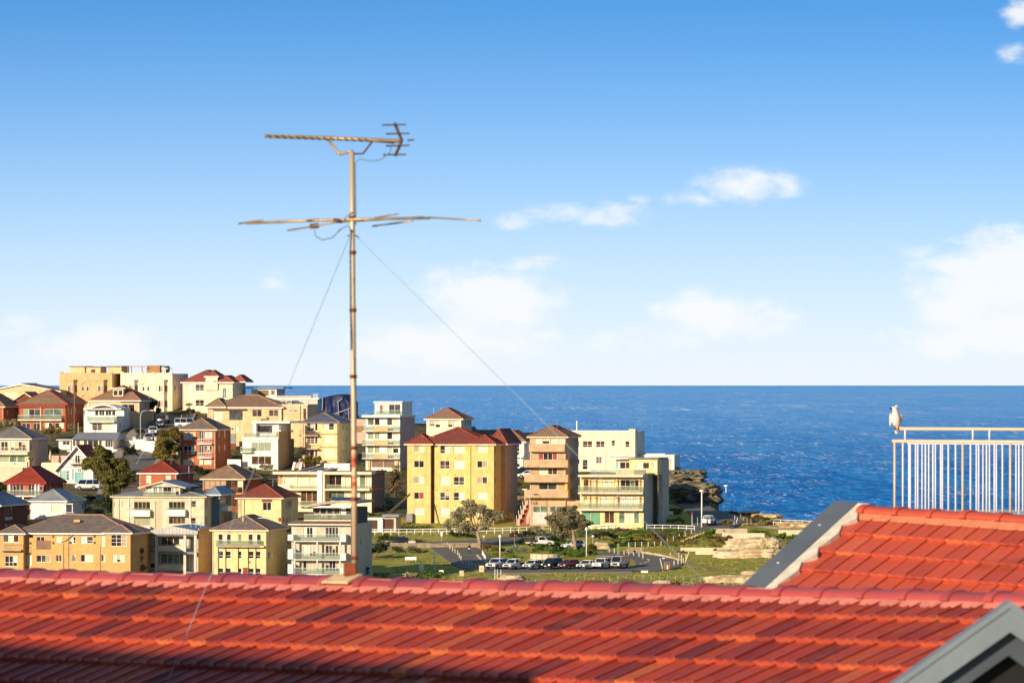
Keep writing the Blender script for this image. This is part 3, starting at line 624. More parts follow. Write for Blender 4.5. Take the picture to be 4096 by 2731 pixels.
# ------------------------------------------------------------------ balcony railing and cockatoo
paint('rail_paint', '#d9bfa0', rough=.45, streak=False, var=.1); paint('rail_white', '#dcd6da', rough=.45, streak=False, var=.08)
def railing():
    Y = 100.0; p0 = pt(3578, 2125, Y); root = empty('balcony_railing', p0); tag(root, 'pale tubular balcony railing with close balusters against the sea', 'railing')
    q = lambda px, py, dy=0.0: pt(px, py, Y + dy) - p0
    cx = lambda x: 3400 + x / 2.8
    def bar(nm, a, b, r, mk='rail_paint', seg=8): mb = MB(); mb.tube([a, b], r, seg); return mb.build(nm, mk, root, True)
    bar('handrail', q(cx(500), 1714), q(5300, 1722), .029); bar('mid_rail', q(cx(470), 1763.5), q(5300, 1773), .029)
    for x in (618, 1376, 1562, 2300): bar('rail_stub', q(cx(x), 1714), q(cx(x), 1765), .018, 'rail_white')
    for x in (500, 1262, 1795, 2330): bar('post', q(cx(x), 1766), q(cx(x), 2125), .021, 'rail_paint')
    for x in (592, 675, 760, 846, 930, 1018, 1102, 1183, 1350, 1442, 1530, 1618, 1708, 1893, 1978, 2064, 2150): bar('baluster', q(cx(x), 1766), q(cx(x), 2125), .0165, 'rail_white')
    for x in (660, 735, 808, 883, 957, 1036, 1415, 1490, 1563, 1640, 1860, 1935, 2010): bar('baluster', q(cx(x), 1772, 15), q(cx(x), 2140, 15), .0155, 'rail_white')
    mb = MB(); mb.tube([q(cx(640), 1772, 15), q(5300, 1780, 15)], .02); mb.build('rear_rail', 'rail_white', root, True)
    a, b = q(cx(470), 2120), q(5300, 2125); mb = MB(); mb.box(a.x, b.x, -.15, 16.5, -.35, .02); mb.build('balcony_slab', 'light_grey', root)
    mb = MB(); mb.box(a.x + .1, b.x, 0, 16.3, -6.5, -.352); mb.build('wall', 'light_grey', root)
    return root
railing()
paint('feather', '#f2d4c8', rough=.8, var=.08, scale=20, streak=False); paint('crest', '#e8d9a0', streak=False); paint('beak', '#3a3436', streak=False)
def cockatoo():
    Y = 100.0; s = Y / F; o = pt(3580, 1708, Y); root = empty('cockatoo', o); tag(root, 'white cockatoo with a pale crest perched on the end of the railing', 'bird')
    C = lambda x, y, d=0.0: Vector(((3400 + x / 2.8 - 3580) * s, d, -(1560 + y / 2.8 - 1708) * s))
    # body: rings from tail tip below the rail, up through belly, breast, neck and head turned left
    rings = [(C(525, 495, .10), .018, .008), (C(526, 470, .09), .034, .014), (C(528, 430, .06), .036, .024), (C(530, 408, .02), .040, .042), (C(520, 385, 0), .062, .060), (C(514, 345, -.01), .080, .075), (C(510, 305, -.015), .083, .078),
             (C(508, 270, -.015), .070, .066), (C(508, 245, -.015), .052, .050), (C(504, 225, -.015), .044, .042), (C(496, 205, -.02), .046, .042), (C(484, 192, -.02), .036, .034), (C(476, 186, -.02), .014, .016)]
    mb = MB(); seg = 14; n0 = 0
    for (c, rx, ry) in rings:
        for k in range(seg): a = 2 * math.pi * k / seg; mb.v.append((c.x + rx * math.cos(a), c.y + ry * math.sin(a), c.z))
    for i in range(len(rings) - 1):
        for k in range(seg): a = i * seg + k; b = i * seg + (k + 1) % seg; mb.f.append((a, b, b + seg, a + seg))
    mb.f.append(tuple(range(seg))); mb.f.append(tuple(range((len(rings) - 1) * seg, len(rings) * seg)))
    body = mb.build('body', 'feather', root, True)
    for (x, d) in ((566, .02), (462, .055)):
        mb = MB(); mb.tube([C(x - 4, 262, d), C(x, 285, d), C(x + 2, 320, d + .01), C(x - 2, 365, d + .02), C(x - 12, 408, d + .04)], [.014, .030, .034, .026, .008], 8); mb.build('wing', 'feather', root, True)
    mb = MB(); mb.tube([C(462, 196, -.04), C(454, 204, -.045), C(452, 214, -.045), C(458, 222, -.04)], [.016, .017, .012, .004], 8); mb.build('beak', 'beak', root, True)
    for k, (dx, dy) in enumerate(((28, -28), (38, -22), (20, -24), (46, -12))):
        mb = MB(); mb.tube([C(497, 195, -.02), C(500 + dx * .5, 190 + dy * .45, -.02), C(500 + dx, 190 + dy, -.02)], [.012, .010, .003], 6); mb.build('crest_feather', 'crest', root, True)
    mb = MB(); c = C(488, 200, -.055); mb.lathe([(.001, -.006), (.006, 0), (.001, .006)], 8, c); mb.build('eye', 'black', root, True)
    for x in (508, 540):
        mb = MB(); mb.tube([C(x, 400, 0), C(x, 420, -.005), C(x, 432, -.03)], [.014, .010, .007], 6); ft = mb.build('foot', 'beak', root, True)
        for e in (-8, 0, 8): mb = MB(); mb.tube([C(x, 418, -.008), C(x + e, 424, -.032), C(x + e * 1.2, 442, -.034)], [.006, .0055, .004], 5); mb.build('toe', 'beak', ft, True)
cockatoo()
# ------------------------------------------------------------------ houses: a small kit, dimensions read off the photo rows and columns
WR = random.Random(11)
def parse(code):
    fill = ''.join(c for c in code if c.isalpha() and c != 'x'); d = ''.join(c for c in code if c.isdigit() or c == 'x')
    if 'x' in d: a, b = d.split('x')
    else: a, b = d or '2', '1'
    return int(a or 1), int(b or 1), fill
FILL = {'d': ['glass'], 'b': ['blind'], 'c': ['curtain'], 't': ['curtain_tan'], 'g': ['glass_grey'], 'n': ['glass_brown'], 'v': ['glass_green'], 's': ['curtain_sage'], 'e': ['teal'], 'r': ['curtain_red'],
        'k': ['dark_timber'], 'w': ['light_grey'], 'G': ['green_door'], 'p': ['brown_panel'], 'q': ['mid_grey'], '': ['glass', 'glass', 'glass_grey', 'glass_brown', 'blind_grey', 'blind', 'curtain']}
class Bld:
    def __init__(s, name, label, px0, px1, base, depth, wall, rot=10, Y=None, cat='house', group=None):
        s.Y = Y or G(base); s.k = s.Y / F; s.base = base; s.px0, s.px1 = px0, px1; s.wall = wall; s.a = R(rot); s.D = depth
        s.xt = (px0 - CX) / F; s.su = s.k / (math.cos(s.a) + s.xt * math.sin(s.a)); s.sv = s.k / max(.04, math.sin(s.a) - (px1 - CX) / F * math.cos(s.a))
        s.root = empty(name, pt(px0, base, s.Y), -s.a); tag(s.root, label, cat, group); s.fr = 'white_trim'
    def u(s, px): return (px - s.px0) * s.su
    def w(s, py): return (s.base - py) * s.k
    def v(s, px, corner=None): return (px - (corner if corner is not None else s.px1)) * s.sv
    def box(s, name, x0, x1, y0, y1, v0, v1, mat, parent=None):
        mb = MB(); mb.box(s.u(x0), s.u(x1), v0, v1, s.w(y1), s.w(y0)); return mb.build(name, mat, parent or s.root)
    def _pl(s, side, c, v0):    # local (a along the wall, b inwards, c up) -> xyz
        if side: U = s.u(c); return lambda a, b, z: (U - b, a, z)
        return lambda a, b, z: (a, v0 + b, z)
    def walls(s, top, x0=None, x1=None, v0=0.0, v1=None, win=(), side=(), mat=None, bot=None, name='wall', sink=2.5, fr=None, deep=.2):
        x0 = s.px0 if x0 is None else x0; x1 = s.px1 if x1 is None else x1; v1 = s.D if v1 is None else v1; bot_w = -sink if bot is None else s.w(bot)
        mb = MB(); T = s.w(top); U0, U1 = s.u(x0), s.u(x1); mat = mat or s.wall
        def face(P, a0, a1, ops):
            As = sorted({a0, a1} | {t for o in ops for t in o[:2]}); Zs = sorted({bot_w, T} | {t for o in ops for t in o[2:4]})
            As = [t for t in As if a0 - 1e-6 <= t <= a1 + 1e-6]; Zs = [t for t in Zs if bot_w - 1e-6 <= t <= T + 1e-6]
            for i in range(len(As) - 1):
                for j in range(len(Zs) - 1):
                    ca, cz = (As[i] + As[i + 1]) / 2, (Zs[j] + Zs[j + 1]) / 2
                    if any(o[0] < ca < o[1] and o[2] < cz < o[3] for o in ops): continue
                    mb.quad(P(As[i], 0, Zs[j]), P(As[i + 1], 0, Zs[j]), P(As[i + 1], 0, Zs[j + 1]), P(As[i], 0, Zs[j + 1]))
            for (a, b, c, d) in ops:
                q = deep
                mb.quad(P(a, 0, c), P(a, q, c), P(a, q, d), P(a, 0, d)); mb.quad(P(b, 0, c), P(b, 0, d), P(b, q, d), P(b, q, c))
                mb.quad(P(a, 0, d), P(a, q, d), P(b, q, d), P(b, 0, d)); mb.quad(P(a, 0, c), P(b, 0, c), P(b, q, c), P(a, q, c))
        Pf = s._pl(False, None, v0); fo = []
        for o in win: fo.append((max(U0 + .02, s.u(o[0])), min(U1 - .02, s.u(o[1])), max(bot_w + .02, s.w(o[3])), min(T - .02, s.w(o[2]))))
        face(Pf, U0, U1, fo)
        Ps = s._pl(True, x1, 0); so = []
        for o in side:
            a, b = s.v(o[0], x1) + v0, s.v(o[1], x1) + v0
            a, b = max(v0 + .2, a), min(v1 - .2, b); so.append((a, b, s.w(o[3]), min(T - .02, s.w(o[2]))))
        face(Ps, v0, v1, so)
        mb.quad((U0, v0, bot_w), (U0, v0, T), (U0, v1, T), (U0, v1, bot_w)); mb.quad((U0, v1, bot_w), (U0, v1, T), (U1, v1, T), (U1, v1, bot_w)); mb.quad((U0, v0, T), (U1, v0, T), (U1, v1, T), (U0, v1, T))
        o = mb.build(name, mat, s.root, fix=False)
        for op, r in zip(win, fo): s.window(Pf, r, op[4] if len(op) > 4 else '2', fr)
        for op, r in zip(side, so): s.window(Ps, r, op[4] if len(op) > 4 else '1', fr)
        return o
    def window(s, P, r, code, fr=None):
        cols, rows, fill = parse(code); a0, a1, z0, z1 = r; fr = fr or s.fr; t = .065
        if a1 - a0 < .3 or z1 - z0 < .3: t = .04
        frame = 'F' not in fill; fill = fill.replace('F', '')
        mb = MB()
        def bx(a, b, c, d, y0=.07, y1=.15):
            p = [P(a, y0, c), P(b, y0, c), P(b, y1, c), P(a, y1, c), P(a, y0, d), P(b, y0, d), P(b, y1, d), P(a, y1, d)]; mb.hexa(p)
        if frame:
            bx(a0, a1, z0, z0 + t); bx(a0, a1, z1 - t, z1); bx(a0, a0 + t, z0 + t, z1 - t); bx(a1 - t, a1, z0 + t, z1 - t)
        ia0, ia1, iz0, iz1 = a0 + t, a1 - t, z0 + t, z1 - t
        for i in range(1, cols): a = lerp(ia0, ia1, i / cols); bx(a - t * .5, a + t * .5, iz0, iz1, .075, .15)
        for j in range(1, rows): z = lerp(iz0, iz1, j / rows if rows > 2 else .36); bx(ia0, ia1, z - t * .4, z + t * .4, .08, .15)
        o = mb.build('window', fr, s.root, fix=True)
        for i in range(cols):
            ch = fill[i % len(fill)] if fill else ''
            mk = WR.choice(FILL.get(ch, FILL['']))
            pa, pb = lerp(ia0, ia1, i / cols), lerp(ia0, ia1, (i + 1) / cols); pm = MB()
            zs = [iz0, iz1]; part = 1.0
            if mk in ('blind', 'blind_grey') and WR.random() < .6 and not fill: part = WR.uniform(.35, .75)
            def pane(nm, z_0, z_1, m_, y): pm = MB(); pm.hexa([P(pa, y, z_0), P(pb, y, z_0), P(pb, .19, z_0), P(pa, .19, z_0), P(pa, y, z_1), P(pb, y, z_1), P(pb, .19, z_1), P(pa, .19, z_1)]); pm.build(nm, m_, o)
            nm = 'blind' if mk.startswith('blind') else ('curtain' if mk.startswith('curtain') else ('pane' if mk.startswith('glass') else 'panel'))
            if part < 1: zm = lerp(iz1, iz0, part); pane('blind', zm, iz1, mk, .155); pane('pane', iz0, zm, 'glass', .157)
            else: pane(nm, iz0, iz1, mk, .155)
        return o
    def _hip_faces(s, U0, U1, V0, V1, e, rise):
        Wd, Dp = U1 - U0, V1 - V0; h = min(Wd, Dp) / 2
        if Wd <= Dp: A, B = ((U0 + U1) / 2, V0 + h, e + rise), ((U0 + U1) / 2, V1 - h, e + rise)
        else: A, B = (U0 + h, (V0 + V1) / 2, e + rise), (U1 - h, (V0 + V1) / 2, e + rise)
        c = [(U0, V0, e), (U1, V0, e), (U1, V1, e), (U0, V1, e)]
        if Wd <= Dp: return c, A, B, [(c[0], c[1], A), (c[1], c[2], B, A), (c[2], c[3], B), (c[3], c[0], A, B)], [(c[0], A), (c[1], A), (c[2], B), (c[3], B), (A, B)]
        return c, A, B, [(c[0], c[1], B, A), (c[1], c[2], B), (c[2], c[3], A, B), (c[3], c[0], A)], [(c[0], A), (c[1], B), (c[2], B), (c[3], A), (A, B)]
    def _roof(s, faces, mat, name='roof'):
        mb = MB(); mb.uv = []
        for f in faces:
            vs = [Vector(p) for p in f]; e = (vs[1] - vs[0]).normalized(); n = e.cross(vs[2] - vs[0]).normalized(); t = n.cross(e); mb.poly(vs)
            for p in vs: d = p - vs[0]; mb.uv.append((d.dot(e), d.dot(t)))
        return mb.build(name, mat, s.root, fix=False)
    def _caps(s, lines, roof, mat, r=.11):
        mb = MB()
        for a, b in lines: mb.tube([Vector(a) + Vector((0, 0, .03)), Vector(b) + Vector((0, 0, .03))], r, 6)
        mb.build('ridge_cap', mat, roof)
    def hip(s, eave, ridge, x0=None, x1=None, v0=0.0, v1=None, over=.45, mat='roof_brown', cap=None, fascia='white_trim', gutter=True):
        x0 = s.px0 if x0 is None else x0; x1 = s.px1 if x1 is None else x1; v1 = s.D if v1 is None else v1
        U0, U1, V0, V1 = s.u(x0) - over, s.u(x1) + over, v0 - over, v1 + over; e = s.w(eave); rise = s.w(ridge) - e
        c, A, B, fs, ls = s._hip_faces(U0, U1, V0, V1, e + .02, rise); roof = s._roof(fs, mat)
        s._caps(ls, roof, cap or mat)
        mb = MB(); mb.box(U0 - .03, U1 + .03, V0 - .03, V1 + .03, e - .2, e + .015); mb.build('fascia', fascia, s.root)
        if v0 == 0.0 and U1 - U0 > 5:
            for uu in (U1 - over - .12, U0 + over + .12): pm = MB(); pm.tube([(uu, -.07, -.5), (uu, -.07, e - .35), (uu, V0 + .1, e - .12)], .05, 6); pm.build('downpipe', fascia if fascia != 'red_trim' else 'cream', s.root)
        return roof
    def gable(s, eave, ridge, x0=None, x1=None, v0=0.0, v1=None, over=.4, mat='roof_red', trim='white_trim', wallmat=None):
        x0 = s.px0 if x0 is None else x0; x1 = s.px1 if x1 is None else x1; v1 = s.D if v1 is None else v1
        U0, U1 = s.u(x0), s.u(x1); e = s.w(eave); r = s.w(ridge); m = (U0 + U1) / 2; sl = (r - e) / (m - U0); ea = e - over * sl
        A0, A1 = (m, v0 - over, r + .05), (m, v1 + over, r + .05)
        roof = s._roof([((U0 - over, v1 + over, ea + .05), (U0 - over, v0 - over, ea + .05), A0, A1), ((U1 + over, v0 - over, ea + .05), (U1 + over, v1 + over, ea + .05), A1, A0)], mat)
        s._caps([(A0, A1)], roof, mat)
        mb = MB(); mb.prism([(U0, e - .02), (U1, e - .02), (m, r - .02)], 1, v0, v1); mb.build('gable_wall', wallmat or s.wall, s.root)
        for q, Uq in ((-1, U0 - over), (1, U1 + over)):
            mb = MB(); pr = [(m, r + .045), (Uq, ea + .045), (Uq, ea - .2), (m, r - .2)]; mb.prism(pr if q < 0 else pr[::-1], 1, v0 - over - .06, v0 - over + .08); mb.build('bargeboard', trim, s.root)
        return roof
    def flat(s, top, bot, x0=None, x1=None, v0=0.0, v1=None, over=.3, mat='white_trim', name='roof_slab'):
        x0 = s.px0 if x0 is None else x0; x1 = s.px1 if x1 is None else x1; v1 = s.D if v1 is None else v1
        mb = MB(); mb.box(s.u(x0) - over, s.u(x1) + over, v0 - over, v1 + over, s.w(bot), s.w(top)); return mb.build(name, mat, s.root)
    def balcony(s, x0, x1, top, bot, out=1.3, kind='solid', mat=None, slab=None, v0=0.0, bars=0):
        U0, U1, T, Bt = s.u(x0), s.u(x1), s.w(top), s.w(bot); mat = mat or s.wall; o = s.root
        mb = MB(); mb.box(U0, U1, v0 - out, v0 + .05, Bt - .18, Bt); b = mb.build('balcony', slab or mat, o)
        mb = MB()
        if kind == 'solid':
            mb.box(U0, U1, v0 - out, v0 - out + .14, Bt + .002, T); mb.box(U0, U0 + .14, v0 - out + .14, v0, Bt + .002, T); mb.box(U1 - .14, U1, v0 - out + .14, v0, Bt + .002, T); mb.build('parapet', mat, b)
        elif kind.startswith('glass'):
            n = max(1, round((U1 - U0) / 1.6)); gm = 'balustrade_green' if kind == 'glassg' else 'balustrade'
            for i in range(n): pm = MB(); pm.box(lerp(U0, U1, i / n) + .02, lerp(U0, U1, (i + 1) / n) - .02, v0 - out + .04, v0 - out + .06, Bt + .05, T - .05); pm.build('glass_panel', gm, b)
            for U in (U0, U1): pm = MB(); pm.box(U - .01, U + .01, v0 - out + .08, v0 - .02, Bt + .05, T - .05); pm.build('glass_panel', gm, b)
            mb.box(U0, U1, v0 - out + .03, v0 - out + .09, T - .05, T); mb.build('handrail', 'steel', b)
        else:
            mb.box(U0, U1, v0 - out + .02, v0 - out + .08, T - .06, T); mb.build('handrail', slab or mat, b); n = max(3, int((U1 - U0) / .3)); mb = MB()
            for i in range(n + 1): uu = lerp(U0 + .03, U1 - .03, i / n); mb.box(uu - .018, uu + .018, v0 - out + .03, v0 - out + .066, Bt, T - .06)
            mb.build('balusters', slab or mat, b)['kind'] = 'stuff'
        return b
    def pipe(s, px, y0, y1, mat='white_trim', v=-.06, r=.05):
        mb = MB(); U = s.u(px); mb.tube([(U, v, s.w(y1)), (U, v, s.w(y0))], r, 6); return mb.build('downpipe', mat, s.root)
    def post(s, px, y0, y1, v, r=.12, mat=None, name='column'):
        mb = MB(); U = s.u(px); mb.box(U - r, U + r, v - r, v + r, s.w(y1), s.w(y0)); return mb.build(name, mat or s.wall, s.root)
    def vent(s, px, y0, y1, v, mat='steel', r=.07, name='vent_pipe'):
        mb = MB(); mb.tube([(s.u(px), v, s.w(y1) - .3), (s.u(px), v, s.w(y0))], r, 8); mb.lathe([(r * 1.6, 0), (r * 1.6, .08), (r * .5, .14)], 8, (s.u(px), v, s.w(y0) - .02)); return mb.build(name, mat, s.root)
    def aerial(s, px, y0, y1, v=3.0):
        mb = MB(); U = s.u(px); T = s.w(y0); mb.tube([(U, v, s.w(y1) - .4), (U, v, T)], .03, 6); mb.tube([(U - 1.0, v, T), (U + .9, v, T + .02)], .02, 5)
        for k in range(5): a = U - .9 + k * .42; mb.tube([(a, v - .35, T), (a, v + .35, T)], .012, 4)
        return mb.build('aerial', 'steel', s.root)
    def chair(s, px, py, v, mat='white_trim'):
        mb = MB(); U, W_ = s.u(px), s.w(py); mb.box(U - .26, U + .26, v - .25, v + .25, W_ + .4, W_ + .46); mb.box(U - .26, U + .26, v + .2, v + .26, W_ + .46, W_ + .9)
        for a in (-.22, .22):
            for b_ in (-.2, .2): mb.box(U + a - .025, U + a + .025, v + b_ - .025, v + b_ + .025, W_, W_ + .4)
        return mb
# ------------------------------------------------------------------ the town
class cv:     # an enlarged window of the photo: its corner and enlargement
    def __init__(s, ox, oy, k): s.ox, s.oy, s.k = ox, oy, k
    def __call__(s, x0, x1, y0, y1, c='2'): return (s.ox + x0 / s.k, s.ox + x1 / s.k, s.oy + y0 / s.k, s.oy + y1 / s.k, c)
    def x(s, v): return s.ox + v / s.k
    def y(s, v): return s.oy + v / s.k
cA, cB, cC, cD, cE, cF = cv(0, 1440, 3.92), cv(500, 1440, 3.92), cv(1000, 1500, 3.92), cv(1400, 1560, 3.92), cv(1900, 1600, 3.92), cv(2400, 1700, 3.92)
cG, cH, cI, cJ, cK, cL = cv(0, 1800, 3.137), cv(400, 1800, 3.137), cv(800, 1800, 2.903), cv(1300, 1850, 3.137), cv(1700, 1900, 3.137), cv(2200, 1900, 3.137)
def yellow_gable():
    b = Bld('yellow_house', 'yellow rendered house with a wide low gable at the hilltop beside the big tan flats', -60, 236, 1650, 12, 'ochre')
    b.walls(1563, win=[cA(60, 255, 505, 572, '3b')], v1=12); b.gable(1563, 1535, mat='roof_dark', over=.5); b.aerial(218, 1534, 1560, 6)
yellow_gable()
def brick_gable():
    b = Bld('brick_house', 'small brown brick gable half hidden behind the red brick house', 56, 143, 1655, 9, 'brick_brown', Y=1232); b.walls(1598); b.gable(1598, 1569, mat='roof_dark', trim='cream')
brick_gable()
def edge_brick():
    b = Bld('brick_house', 'red brick house with a dark roof cut off at the left edge', -110, 14, 1700, 14, 'brick_orange'); b.walls(1628, win=[(-40, -10, 1650, 1680, '2')], side=[(28, 33, 1640, 1660, '1b'), (46, 52, 1645, 1662, '1')])
    b.hip(1626, 1576, mat='roof_brown', fascia='cream')
edge_brick()
def red_brick():
    b = Bld('brick_house', 'red brick house with brown hip roof and a wide glazed upper verandah', 75, 264, 1722, 14.5, 'brick_orange')
    b.walls(1618, win=[cA(360, 635, 765, 905, '3sdg'), cA(700, 975, 760, 905, '2vv'), cA(345, 475, 985, 1090, '2d'), cA(520, 630, 985, 1095, '2d'), cA(700, 825, 980, 1060, '2bd'), cA(862, 995, 980, 1070, '2db')],
            side=[(272, 276, 1632, 1656, '1b'), (284, 288, 1634, 1658, '1b'), (300, 305, 1630, 1655, '1'), (318, 323, 1626, 1650, '1')])
    b.hip(1616, 1561, mat='roof_brown', cap='red_trim', fascia='brick_red', over=.5)
    b.box('verandah_slab', 76, 250, 1674, 1682, -1.1, -.01, 'cream'); b.box('valance', 77, 262, 1619, 1629, -.45, -.02, 'brick_red'); b.pipe(164, 1628, 1720, 'white_trim', -.5, .07)
    b.balcony(76, 250, 1660, 1674, 1.1, 'glass')
red_brick()
def arches(b, cx, top, bot, wpx):   # raised blind arch moulding on a facade
    mb = MB(); U, r = b.u(cx), wpx / 2 * b.su; z = b.w(bot); n = 12
    for k in range(n):
        a0, a1 = math.pi * k / n, math.pi * (k + 1) / n; p = []
        for a, rr in ((a0, r), (a1, r), (a1, r - .28), (a0, r - .28)): p.append((U + math.cos(a) * rr, z + math.sin(a) * (b.w(top) - z) * rr / r))
        mb.hexa([(q[0], -.14, q[1]) for q in p] + [(q[0], .02, q[1]) for q in p])
    mb.build('arch_moulding', b.wall, b.root)
def big_flats(label, px0, px1, wall, dx, roofbits):
    b = Bld('apartment_building', label, px0, px1, 1640, 15, wall, cat='apartment building', group='twin hilltop flats with arches'); k = px1 - px0; f = k / 210.0
    X = lambda t: px0 + t * f
    b.walls(1494, win=[(X(89), X(98), 1546, 1564, '1d'), (X(108), X(117), 1546, 1564, '1d'), (X(89), X(98), 1606, 1626, '1'), (X(108), X(117), 1606, 1626, '1')], side=[(px1 + 8, px1 + 14, 1540, 1562), (px1 + 30, px1 + 38, 1540, 1562)])
    for x0, x1 in ((24, 70), (144, 190)):    # canted bays with shallow caps
        U0, U1 = b.u(X(x0)), b.u(X(x1)); T, Bo = b.w(1522), -2.0; mb = MB(); c = (U1 - U0) * .22
        mb.prism([(U0, .02), (U0 + c, -1.0), (U1 - c, -1.0), (U1, .02)], 2, Bo, T); bay = mb.build('bay', wall, b.root)
        mb = MB(); mb.prism([(U0 - .15, .02), (U0 + c - .1, -1.18), (U1 - c + .1, -1.18), (U1 + .15, .02)], 2, T, T + .22); mb.build('bay_cap', wall, b.root)
        for (y0, y1) in ((1541, 1566), (1601, 1627)):
            z0, z1 = b.w(y1), b.w(y0)
            Pn = lambda a, d, z: (a, -1.2 + d, z); b.window(Pn, (U0 + c + .25, U1 - c - .25, z0, z1), '2dt')
            nR = Vector((1.0, 0)).normalized()
            def Ps(a, d, z, U1=U1, c=c):  # right canted face
                p = Vector((U1 - c, -1.0)).lerp(Vector((U1, .02)), a); n = Vector((1.02, c)).normalized(); q = p - n * (d - .17); return (q.x, q.y, z)
            mb = MB(); mb.hexa([Ps(.25, .05, z0), Ps(.75, .05, z0), Ps(.75, .16, z0), Ps(.25, .16, z0), Ps(.25, .05, z1), Ps(.75, .05, z1), Ps(.75, .16, z1), Ps(.25, .16, z1)]); mb.build('window', 'glass', b.root)
            def Pl(a, d, z, U0=U0, c=c):
                p = Vector((U0, .02)).lerp(Vector((U0 + c, -1.0)), a); n = Vector((-1.02, c)).normalized(); q = p - n * (d - .17); return (q.x, q.y, z)
            mb = MB(); mb.hexa([Pl(.3, .05, z0), Pl(.7, .05, z0), Pl(.7, .16, z0), Pl(.3, .16, z0), Pl(.3, .05, z1), Pl(.7, .05, z1), Pl(.7, .16, z1), Pl(.3, .16, z1)]); mb.build('window', 'blind_grey', b.root)
    arches(b, X(104), 1523, 1541, 39); arches(b, X(104), 1572, 1602, 50)
    for x0, x1, y in ((0, 13, 1486), (86, 92, 1488), (130, 136, 1488), (196, 210, 1488)): b.box('parapet_pier', X(x0), X(x1), y, 1494.2, -.12, .5, wall)
    b.box('parapet', X(13), X(196), 1491, 1494.2, .02, .35, wall)
    roofbits(b, X)
def tan_roof(b, X):
    for (x0, x1, y0, v0, v1) in ((266, 325, 1464, 3, 9), (334, 390, 1466, 2.5, 8), (420, 472, 1464, 3, 10)):
        b.box('roof_room', x0, x1, y0 + 2, 1494, v0, v1, 'ochre'); b.box('roof_slab', x0 - 2, x1 + 6, y0 - 1, y0 + 1.8, v0 - .4, v1 + .4, 'mid_grey')
    b.box('window', 353, 369, 1478, 1489, 2.42, 2.49, 'glass_brown')
def cream_roof(b, X):
    b.box('roof_room', 574, 626, 1461, 1494, 3, 8, 'timber'); b.box('roof_room', 626.5, 645, 1463, 1494, 3.5, 8, 'mid_grey')
    b.box('pergola_beam', 503, 574, 1464, 1467, 1.5, 1.8, 'timber')
    for x in (503, 517, 560): b.box('pergola_post', x, x + 2.5, 1467, 1494, 1.5, 1.8, 'timber')
    b.box('roof_slab', 640, 664, 1472, 1475, 1.5, 6, 'white_trim')
    for x in (644, 652): b.box('column', x, x + 3, 1475, 1494, 1.6, 2, 'white_trim')
big_flats('tan rendered flats with arches and bays, the left one of the twin hilltop blocks', 238, 448, 'tan', 0, tan_roof)
big_flats('cream flats with arches and a timber roof room, right one of the twin hilltop blocks', 482, 689, 'cream', 0, cream_roof)
def white_house():
    b = Bld('white_house', 'tall cream house with red hip roofs and an arched stair window at the skyline', 731, 930, 1650, 13, 'cream')
    b.walls(1529, win=[cB(955, 1030, 380, 480, '1x3b'), cB(1105, 1240, 380, 480, '2x2gg'), cB(955, 1030, 620, 690, '1x2b'), cB(1105, 1240, 620, 720, '2x2'), (890, 906, 1560, 1592, '2x3v')], side=[(943, 955, 1534, 1558, '1b')])
    b.hip(1528, 1481, x1=885, mat='roof_terracotta', cap='roof_red'); b.hip(1528, 1503, x0=865, mat='roof_terracotta', cap='roof_red', v0=-.3, v1=9); b.hip(1526, 1500, x0=910, x1=955, v0=5, v1=12, mat='roof_terracotta')
    b.box('wall', 824, 872, 1504, 1560, -.5, .5, 'cream'); b.hip(1504, 1482, x0=824, x1=872, v0=-.5, v1=5, mat='roof_terracotta', cap='roof_red', over=.3)
    mb = MB(); U0, U1 = b.u(890), b.u(906); n = 8; c = (U0 + U1) / 2; r = (U1 - U0) / 2; mb.poly([(c + math.cos(math.pi * k / n) * r, -.02, b.w(1560) + math.sin(math.pi * k / n) * r) for k in range(n + 1)]); mb.build('window', 'glass_green', b.root)
    b.box('skylight', 804, 818, 1487, 1497, 3.0, 3.6, 'glass_grey')
white_house()
def dormer_house():
    b = Bld('rendered_house', 'cream house under a dark brown hip roof with a flat-topped dormer', 366, 558, 1705, 13, 'ochre')
    b.walls(1603, win=[cA(1905, 2110, 690, 800, '2dd')], side=[(566, 572, 1612, 1640), (580, 586, 1610, 1636)])
    b.hip(1601, 1543, mat='roof_brown', cap='roof_terracotta'); b.hip(1601, 1567, x0=484, x1=560, v0=-.6, v1=7, mat='roof_brown', cap='roof_terracotta')
    b.walls(1554, 446, 487, 1.2, 4.5, win=[(448, 466, 1560, 1582, '1d'), (468, 485, 1560, 1582, '1d')], bot=1586, mat='cream', name='dormer'); b.flat(1550, 1554.5, 446, 487, 1.2, 4.5, .6, 'cream')
    b.vent(570, 1565, 1590, 6)
dormer_house()
